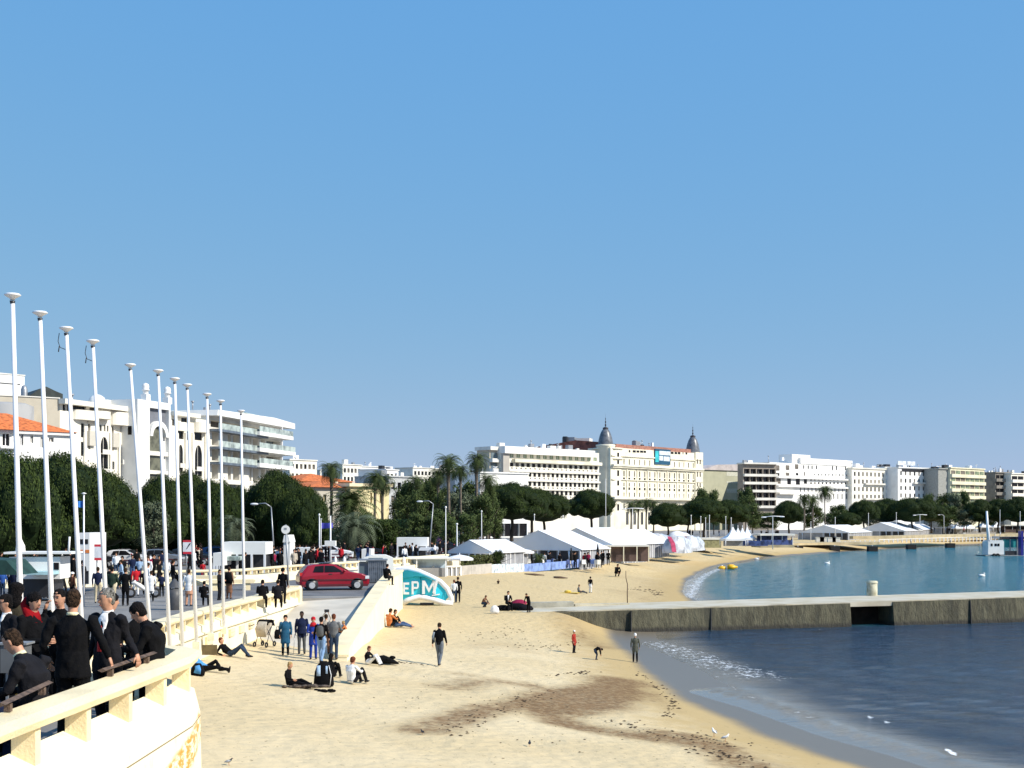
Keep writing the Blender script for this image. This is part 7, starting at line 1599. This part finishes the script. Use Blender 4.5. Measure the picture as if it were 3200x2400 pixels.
prom('person with white cap and brown jacket before the third flagpole',226,1880,1788,150,'stand',cloth('chestnut',(.12,.05,.03)),CBK,HBR,hat=CWH)
prom('man in navy jacket between third and fourth flagpoles',306,1885,1772,190,'stand',CNV,CKH,hair=HBR)
prom('man in dark green jacket and beige trousers right of the fourth flagpole',350,1898,1772,175,'walk',CGN,CKH,bulk=1.15)
prom('man in long black coat standing with his back turned, by the fifth flagpole',392,1893,1775,180,'stand',CBK,CBK,HBR,coat=.30)
prom('person in bright red coat and white trousers behind the scooter',425,1862,1769,200,'stand',CRD,CWH,coat=.1)
prom('woman in long white coat right of the fifth flagpole',472,1880,1784,190,'stand',CWH,CBK,HBR,coat=.35)
prom('person in black with striped shirt near the sixth flagpole',452,1862,1778,10,'walk',CBK,CBK,extras=(X_shirt(CWH,.05),))
prom('person in black jacket seated beyond the white coated woman',505,1865,1790,200,'front',CNV,CBK,HB)
prom('man in black coat behind the seventh flagpole',561,1880,1778,160,'stand',CBK,CBK,coat=.25)
prom('woman in white jacket and dark skirt between seventh and eighth flagpoles',590,1894,1779,175,'stand',CWH,SK,HBR,coat=.12,skirt=.38,extras=())
prom('seated figure in black before the ninth flagpole, back turned',637,1894,1818,180,'bench',CBK,CBK,HB,hs=1.38)
prom('man in dark suit looking right, by the tenth flagpole',686,1876,1780,80,'front',CCH,CCH,HBR)
prom('woman in long brown dress and black cape beside the man in the dark suit',716,1872,1772,160,'stand',CBR,CBR,HBR,coat=.6,extras=(lambda rt,j,fr:(lambda q:(q.loft([j['neck']+Vector((0,.03,0)),j['chest']+Vector((0,.05,0)),j['pel']+Vector((0,.07,-.1))],(1,0,0),[.12,.23,.25],[.09,.14,.14],12),q.build('cape',CBK,rt)))(M()),))
prom('person in red sitting on the far parapet behind the eighth flagpole',634,1810,1755,180,'stand',CRD,CRD,HB,vox=.03)
for (u,lab) in ((820,'person in black jacket sitting on the sea wall with raised shoulders, left of the pair'),(868,'person in charcoal sitting on the sea wall beside a standing figure')):
    Y=F*(7-3.6)/(1850-V0) if u<840 else 66.0
    p=Vector(((u-1600)*60/F,60,3.05)); person(lab,p,R(185),1.72,'bench',CBK if u<840 else CCH,CBK,HB,vox=.02,bulk=1.1)
person('person in black standing behind the seated one on the sea wall',XY(884,64,3.0),R(160),1.72,'stand',CBK,CBK,HB,vox=.02,coat=.1)
person('person in black sitting on top of the ramp wall',Vector((-7.0,75,3.35)),R(150),1.60,'bench',CBK,CCH,HB,vox=.02,bulk=1.15)
# scooter/pushchair white and litter bin
p=G(443,1868,3.0); rt=thing('scooter','white scooter parked between fourth and fifth flagpoles','scooter',p,R(10))
q=M(); q.loft([(-.6,0,.75),(-.35,0,.80),(0,0,.55),(.25,0,.35),(.45,0,.6),(.62,0,1.0)],(0,1,0),[.10,.16,.16,.14,.14,.1],[.08,.12,.12,.06,.06,.05],8); q.build('body',WHITE,rt)
q=M(); q.loft([(-.62,0,.86),(-.05,0,.84)],(0,1,0),[.12,.10],[.05,.04],8); q.build('seat',METALD,rt)
for x in (-.55,.68): q=M(); q.lathe([(.15,-.05),(.24,-.05),(.26,0),(.24,.05),(.15,.05)],n=14); q.v=[(a+x,c,b+.26) for a,b,c in q.v]; q.build('wheel',TYRE,rt)
q=M(); q.tube([(.5,-.3,1.1),(.6,0,1.05),(.5,.3,1.1)],.02,6); q.build('handlebar',METALD,rt)
p=G(545,1906,3.0); q=M(); q.lathe([(.27,0),(.30,.5),(.30,.95),(.001,.95)],n=14); q.lathe([(.34,1.0),(.2,1.2),(.04,1.38),(.001,1.4)],n=14); q.cyl((.2,0,.95),(.2,0,1.02),.02); q.cyl((-.2,0,.95),(-.2,0,1.02),.02); o=q.build('litter_bin',mat('bin_grey',(.07,.07,.075),.5,.2,3)); o.location=p; tag(o,'dark grey litter bin with conical lid by the seventh flagpole','litter bin')
# --- group on the ramp foot ---
def sand(lab,u,vf,vt,rz,ps='stand',top=CBK,legs=CBK,hair=HB,hs=1.0,**k):
    p=GS(u,vf); return person(lab,p,R(rz),hpx(vt,vf,p.y)*hs,ps,top,legs,hair,vox=k.pop('vox',.015),**k)
def ramp(lab,u,vf,vt,rz,ps='stand',**k): return sand(lab,u,vf,vt,rz,ps,**k)
ramp('woman in long teal blue coat with a black shoulder bag, leftmost of the standing group',892,2049,1922,10,top=CBL,legs=CBK,hair=HB,coat=.42,hairgrow=1.1,extras=(X_bag(CBK,(-.33,0,.93),(.15,.10,.20),'handbag'),),bulk=1.1)
ramp('man in navy jacket and grey trousers with a cane, in the standing group',943,2045,1911,5,top=CNV,legs=CGR,hair=HB,skin=mat('skin_dark',(.06,.03,.02),.5,.1,5),coat=.10,bulk=1.1,extras=(lambda rt,j,fr:(lambda q:(q.cyl((-.33,-.1,0),(-.28,-.05,.85),.012),q.build('cane',METALG,rt)))(M()),))
ramp('woman in blue with a red headscarf, third of the standing group',979,2061,1928,15,'front',top=CRB,legs=CRB,hair=cloth('scarf_red',(.45,.02,.03)),coat=.35,hairgrow=1.15,extras=(lambda rt,j,fr:(lambda q:(q.loft([j['neck']+Vector((0,0,-.10)),j['neck']+Vector((0,0,.06))],(1,0,0),[.17,.09],[.14,.1],12),q.build('red_scarf',MT['cloth_scarf_red'],rt)))(M()),))
ramp('person in light jeans and black jacket with a grey backpack, back turned, in the group',1004,2072,1928,172,'walk',top=CBK,legs=cloth('pale_jeans',(.20,.32,.52)),extras=(X_backpack(CGR),))
ramp('person in beige top holding a dark object overhead behind the group',1019,2044,1920,178,top=CBE,legs=CBR,hair=HBR,elR=(-.22,-.1,1.55),wrR=(-.1,-.12,1.78),elL=(.22,-.1,1.55),wrL=(.08,-.12,1.78),extras=(lambda rt,j,fr:(lambda q:(q.box(-.11,.09,-.18,-.06,1.84,1.96),q.build('black_box',METALD,rt)))(M()),))
ramp('man in grey sweater and dark jeans with his back turned, in front of the pushchair',1043,2062,1919,178,top=cloth('mid_grey',(.14,.145,.15)),legs=CJD,hair=HRED,bulk=1.12,elR=(-.28,-.05,1.15),wrR=(-.2,-.3,1.1),elL=(.28,-.02,1.15),wrL=(.2,-.3,1.1))
ramp('small child in orange clothes carried by the man in the grey sweater',1072,2030,1960,-80,'ground',top=COR,legs=COR,hair=HBL,hs=1.25,vox=.02)
bpy.data.objects[-1]
ch=[o for o in bpy.data.objects if o.get('label','').startswith('small child in orange')][0]; ch.location.z+= .62
# pushchairs
def pushchair(lab,p,rz,s_,covered):
    rt=thing('pushchair',lab,'pushchair',p,rz); rt.scale=(s_,)*3
    q=M()
    for sx in (-1,1): q.tube([(sx*.25,.35,1.05),(sx*.25,.1,.75),(sx*.25,-.25,.15)],.014,6); q.tube([(sx*.25,-.2,.75),(sx*.25,.05,.45),(sx*.25,.3,.12)],.014,6)
    q.tube([(-.25,.35,1.05),(.25,.35,1.05)],.016,6); q.build('frame',METALD,rt)
    q=M(); q.loft([(0,-.22,.45),(0,.05,.5),(0,.22,.95)],(1,0,0),[.22,.24,.22],[.04,.05,.04],8); q.build('seat',CBK if not covered else CBE,rt)
    q=M(); n=8; V=[];fs=[]
    for i in range(n+1):
        a=PI*.15+PI*.75*i/n
        for x in (-.26,.26): V.append((x,.10-.30*math.cos(a)*1.0,.72+.38*math.sin(a)))
    q.add(V,[(2*i,2*i+1,2*i+3,2*i+2) for i in range(n)],0,True); o=q.build('hood',CBK,rt); md=o.modifiers.new('s','SOLIDIFY'); md.thickness=.02
    if covered: q=M(); q.loft([(0,-.22,.42),(0,-.30,.75),(0,-.12,1.02)],(1,0,0),[.22,.25,.2],[.02,.03,.02],10); q.build('sun_cover',CBE,rt)
    for sx in (-1,1):
        for y in (-.3,.32): q=M(); q.lathe([(.06,-.02),(.11,-.02),(.12,0),(.11,.02),(.06,.02)],n=12); q.v=[(c+sx*.27,a+y,b+.12) for a,b,c in q.v]; q.build('wheel',TYRE,rt)
pushchair('beige and black pushchair standing against the sea wall',GS(826,2022),R(-20),1.05,True)
pushchair('black pushchair with a low frame right of the standing group',GS(1080,2030),R(80),.85,False)
# --- sitters left ---
sand('person with auburn hair in jeans reclining against the sea wall, knees bent',722,2052,2000,75,'recline',top=CBK,legs=CJD,hair=HRED,hs=2.35/1.0*1.0)
for o in [o for o in bpy.data.objects if o.get('label','').startswith('person with auburn hair')]: o.scale=(1.0,)*3
p=GS(640,2098); rt=person('person in blue jacket and black trousers lying by the terrace corner, one knee raised',p,R(80),1.75,'recline',CLB if False else cloth('sky_blue',(.08,.28,.62)),CBK,HB,vox=.014,knL=(.12,-.36,.36),anL=(.12,-.52,.08),knR=(-.08,-.45,.16),anR=(-.08,-.92,.08))
p=GS(655,2068); q=M(); q.box(-.28,.28,-.015,.015,.25,.62); o=q.build('sun_board',mat('brown_card',(.13,.10,.05),.8,.2,3)); o.location=p; tag(o,'dark brown square board beside the lying person in the blue jacket','board')
q=M(); q.loft([(0,0,0),(0,0,.12),(0,0,.3),(0,0,.42)],(1,0,0),[.22,.25,.2,.1],[.14,.17,.13,.08],10); o=q.build('sports_bag',CBK); o.location=GS(618,2112); z=M(); z.loft([(.02,-.18,.10),(.05,-.185,.24),(.02,-.15,.36)],(1,0,0),[.12,.10,.08],[.03,.03,.03],8); z.build('blue_panel',MT['cloth_sky_blue'],o); tag(o,'blue and black bag at the foot of the terrace corner','bag')
sand('blond person in black sitting left of the backpack, legs stretched to the right',912,2146,2068,78,'legsout',top=CBK,legs=CBK,hair=HBL,hs=1.75/.92)
sand('boy with auburn hair in a white hooded jacket sitting, seen from behind',1104,2138,2050,150,'ground',top=CWH,legs=CCH,hair=HRED,hs=1.75/.92,elL=(.27,-.02,.38),hairgrow=1.05)
sand('person in black hair and black top sitting behind the blue and black backpack',1036,2120,2040,165,'ground',top=CBK,legs=CBK,hair=HB,hs=1.75/.92,long_=.05)
p=GS(1012,2146); rt=thing('backpack','large black backpack with pale blue panels standing on the sand','backpack',p,R(8)); S2=hpx(2066,2146,p.y)/.85
rt.scale=(S2,)*3
q=M(); q.loft([(0,0,0),(0,0,.08),(0,0,.5),(0,0,.72),(0,0,.85)],(1,0,0),[.30,.34,.30,.22,.10],[.15,.19,.17,.13,.06],14); q.build('body',CBK,rt)
for x0,x1,z0,z1 in ((-.24,-.11,.38,.72),(.05,.12,.45,.70)): q=M(); q.loft([(x0*.5+x1*.5,-.18,z0),(x0*.5+x1*.5,-.165,(z0+z1)/2),(x0*.5+x1*.5,-.135,z1)],(1,0,0),[(x1-x0)/2]*3,[.02]*3,6); q.build('blue_panel',CLB,rt)
q=M(); q.tube([(.2,-.17,.05),(.24,-.17,.4),(.16,-.13,.72)],.012,6); q.build('piping',CWH,rt)
q=M()
for i in range(26):
    a=random.random()*6.28; r_=random.random(); q.ell((r_*.75*math.cos(a),r_*.32*math.sin(a),.05+random.random()*.05),.09+.07*random.random(),.06,.05,7,5)
o=q.build('crumpled_blanket',mat('mottled_brown_cloth',(.12,.09,.07),.9,.5,9)); o.location=GS(955,2152); tag(o,'crumpled mottled brown blanket on the sand before the blond person','blanket')
q=M()
for i in range(16):
    a=random.random()*6.28; r_=random.random(); q.ell((r_*.5*math.cos(a),r_*.2*math.sin(a),.04),.05+.05*random.random(),.05,.05,6,5)
o=q.build('small_belongings',CBK); o.location=GS(1015,2162); tag(o,'dark scattered belongings on the sand in front of the backpack','belongings')
# sitting by ramp wall
sand('woman with auburn hair in black and white sitting by the foot of the ramp wall',1155,2078,2018,75,'ground',top=CBK,legs=CWH,hair=HRED,hs=1.75/.92)
q=M(); q.loft([(-.55,0,.06),(-.35,0,.16),(0,0,.2),(.35,0,.12),(.62,0,.03)],(0,1,0),[.1,.22,.26,.2,.05],[.07,.15,.18,.11,.03],10)
for i in range(12): q.ell((random.uniform(-.4,.4),random.uniform(-.15,.15),.25+random.uniform(-.06,.03)),.12,.1,.07,7,5)
o=q.build('black_bag',CBK); o.location=GS(1198,2076); tag(o,'black crumpled bag right of the woman by the ramp wall','bag')
sand('person with orange back and brown hair sitting against the ramp wall',1222,1961,1900,140,'ground',top=COR,legs=CBK,hair=HBR,hs=1.75/.92)
sand('person in black and jeans with bare feet sitting beside the orange one',1240,1961,1904,85,'legsout',top=CBK,legs=CJE,hair=HBR,shoes=SK,hs=1.75/.92)
# walkers on the beach
sand('man in black jacket and grey jeans walking alone, looking down, centre of the beach',1373,2082,1946,165,'walk',top=CBK,legs=cloth('washed_grey_jeans',(.13,.15,.18)),hair=HBR,bulk=1.08,look=(.3,-1,-.7),head=(.02,-.07,1.62),extras=(lambda rt,j,fr:(lambda q:(q.loft([(.22,.02,.95),(.24,.05,1.2),(.2,.06,1.38)],(1,0,0),[.04,.06,.04],[.07,.1,.06],8),q.build('grey_jacket',cloth('steel_grey',(.22,.26,.30)),rt)))(M()),))
sand('person in white sweater and jeans, left one of the couple beside the turquoise arch',1419,1883,1812,180,top=CWH,legs=CJD,hair=HRED,vox=.02)
sand('person in long black coat, right one of the couple beside the turquoise arch',1431,1883,1803,175,top=CBK,legs=CBK,hair=HBR,coat=.3,vox=.02)
sand('tiny dark seated figure alone on the far sand before the fence',1557,1825,1812,0,'ground',top=CBK,legs=CBK,hair=HB,hs=2.2,vox=.03)
sand('person in brown crouching alone left of the group with black bags',1513,1898,1860,60,'crouch',top=CBR,legs=CJD,hair=HBR,hs=1.75/1.05,vox=.02)
sand('person in black and white sitting in the middle of the black bags',1587,1908,1848,20,'bench',top=CBK,legs=CBK,hair=HB,hs=1.75/1.28,vox=.018,extras=(X_shirt(CWH,.06),),coat=.05)
sand('person in black bending forward at the right of the black bags',1652,1914,1849,-40,'stand',top=CBK,legs=CBK,hair=HB,hs=1.0,vox=.018,coat=.1,chest=(0,-.08,1.22),neck=(0,-.2,1.38),head=(0,-.3,1.5),shL=(.18,-.15,1.35),shR=(-.18,-.15,1.35),wrL=(.15,-.4,.8),elL=(.2,-.3,1.0),elR=(-.2,-.3,1.0),wrR=(-.15,-.4,.8),look=(0,-1,-.8))
for (u,v,w_,h_,m_,lab) in ((1572,1908,.55,.35,CBK,'black bag left in the pile of bags on the sand'),(1618,1906,.75,.42,CBK,'big black bag in the middle of the pile on the sand'),(1622,1900,.6,.55,cloth('maroon',(.25,.02,.06)),'maroon bag on top of the pile of bags'),(1546,1918,.28,.5,CWH,'white plastic bag standing on the sand left of the pile'),(1643,1908,.5,.35,CCH,'charcoal bag by the bending person')):
    q=M(); q.loft([(0,0,0),(0,0,h_*.3),(0,0,h_*.75),(0,0,h_)],(1,0,0),[w_*.8,w_,w_*.8,w_*.3],[w_*.4,w_*.5,w_*.4,w_*.15],10); o=q.build('bag',m_); o.location=GS(u,v); tag(o,lab,'bag')
sand('person in grey sitting on the sand beside a yellow towel',1812,1854,1828,70,'legsout',top=CGR,legs=CGR,hair=HB,hs=2.0,vox=.025)
q=M(); q.prism([(-.9,-.4),(.7,-.5),(.9,.3),(-.6,.5)],'z',0,.03); q.ell((-.1,0,.12),.3,.2,.12,8,5); o=q.build('towel',CYL); o.location=GS(1778,1853); tag(o,'yellow towel with belongings left of the seated person in grey','towel')
sand('child in black top and white skirt standing beyond the yellow towel',1845,1853,1802,150,top=CBK,legs=CWH,hair=HB,vox=.02,skirt=.3,hairgrow=1.2)
sand('dark clothed person kneeling on the sand left of the stake',1928,1802,1762,20,'crouch',top=CBK,legs=CBK,hair=HBR,hs=1.75/1.05,vox=.025)
sand('small child in red coat with a white hat near the jetty',1794,2041,1970,60,top=cloth('brick_red',(.35,.04,.03)),legs=CCH,hair=HBL,hat=CWH,coat=.2,vox=.018,bulk=1.1,hairgrow=1.2)
sand('child in black bending over to dig in the sand',1864,2062,2022,80,'bend',top=CBK,legs=CJD,hair=HB,hs=1.75/1.12,vox=.018,bulk=1.3)
sand('person in long grey green coat standing at the edge of the water',1985,2070,1979,175,top=cloth('sage_coat',(.10,.105,.085)),legs=CBK,hair=CWH,coat=.28,vox=.016)
# waterside walkers near annex
for (u,vt,vb,lab) in ((1901,1712,1764,'person in black standing by the annex, right of the folded parasol'),(1885,1720,1764,'person in black walking behind the blue beach fence')):
    p=XY(u,157,1.7); person(lab,p,R(random.uniform(0,360)),1.75,'stand',CBK,CBK,HB,vox=.03)
# --- distant crowd ---
def proto(ps,top,legs,hair,**k):
    j=pose(ps); me,fr=person_mesh(j,[SK,top,legs,SHO],.034,k.get('coat',0),0,hands=False); hm=hair_mesh(fr,hair,0,1.05); return me,hm
PT_={}
def cl(name,col,*a,**k): PT_.setdefault(name,[]).append(proto(*a,**k)+({'stand':'standing','walk':'walking','front':'reading'}[a[0]],))
cl('black','',  'stand',CBK,CBK,HB,coat=.15); cl('black','','walk',CBK,CCH,HBR); cl('black','','front',CCH,CBK,HB,coat=.1)
cl('white','','stand',CWH,CJD,HBR); cl('red','','stand',CRD,CBK,HB,coat=.1); cl('navy','','walk',CNV,CJE,HB); cl('beige','','stand',CBE,CBK,HBR,coat=.15); cl('maroon','','front',MT['cloth_maroon'],CBK,HB); cl('light blue','','walk',CLB,CJD,HBR)
WTS=['black']*16+['white']*3+['red','navy','navy','beige','maroon','light blue']
def crowd(n,us,Ys,where,grp,z0=3.0,avoid=None):
    for _ in range(n):
        for _t in range(20):
            u=random.uniform(*us); Y=random.uniform(*Ys); x=(u-1600)*Y/F
            if not avoid or avoid(x,Y): break
        c=random.choice(WTS); me,hm,pw=random.choice(PT_[c]); s_=random.uniform(.92,1.06)
        rt=thing('person',f'{c} clad pedestrian {pw} in the crowd {where}','person',(x,Y,z0),random.uniform(0,6.28),f'{c} clad pedestrians {pw} {grp}'); rt.scale=(s_,)*3
        for nm,mm in (('body',me),('hair',hm)): o=bpy.data.objects.new(nm,mm); COL.objects.link(o); o.parent=rt
crowd(44,(0,560),(66,105),'behind the left flagpoles','behind the left flagpoles')
crowd(26,(560,800),(96,130),'under the pines behind the right flagpoles','behind the right flagpoles')
crowd(62,(790,1010),(101,122),'behind the parapet over the red car','behind the parapet over the red car')
crowd(42,(1010,1400),(122,160),'behind the long parapet above the kiosk','behind the long parapet above the kiosk',avoid=lambda x,y:x<(-11.8+(y-112)*.263 if y<131 else -6.8+(y-131)*.09))
crowd(16,(1650,1890),(151,156),'on the restaurant terrace behind the blue fence','on the restaurant terrace',z0=1.6)
crowd(12,(2310,2480),(262,275),'at the blue beach terrace','at the blue beach terrace',z0=2.0)
def hood(x,y): return True
crowd(18,(2150,2450),(300,330),'under the pines right of the domed hotel','under the pines right of the domed hotel')
crowd(10,(2700,3190),(425,450),'on the far promenade behind the raised pier','on the far promenade')
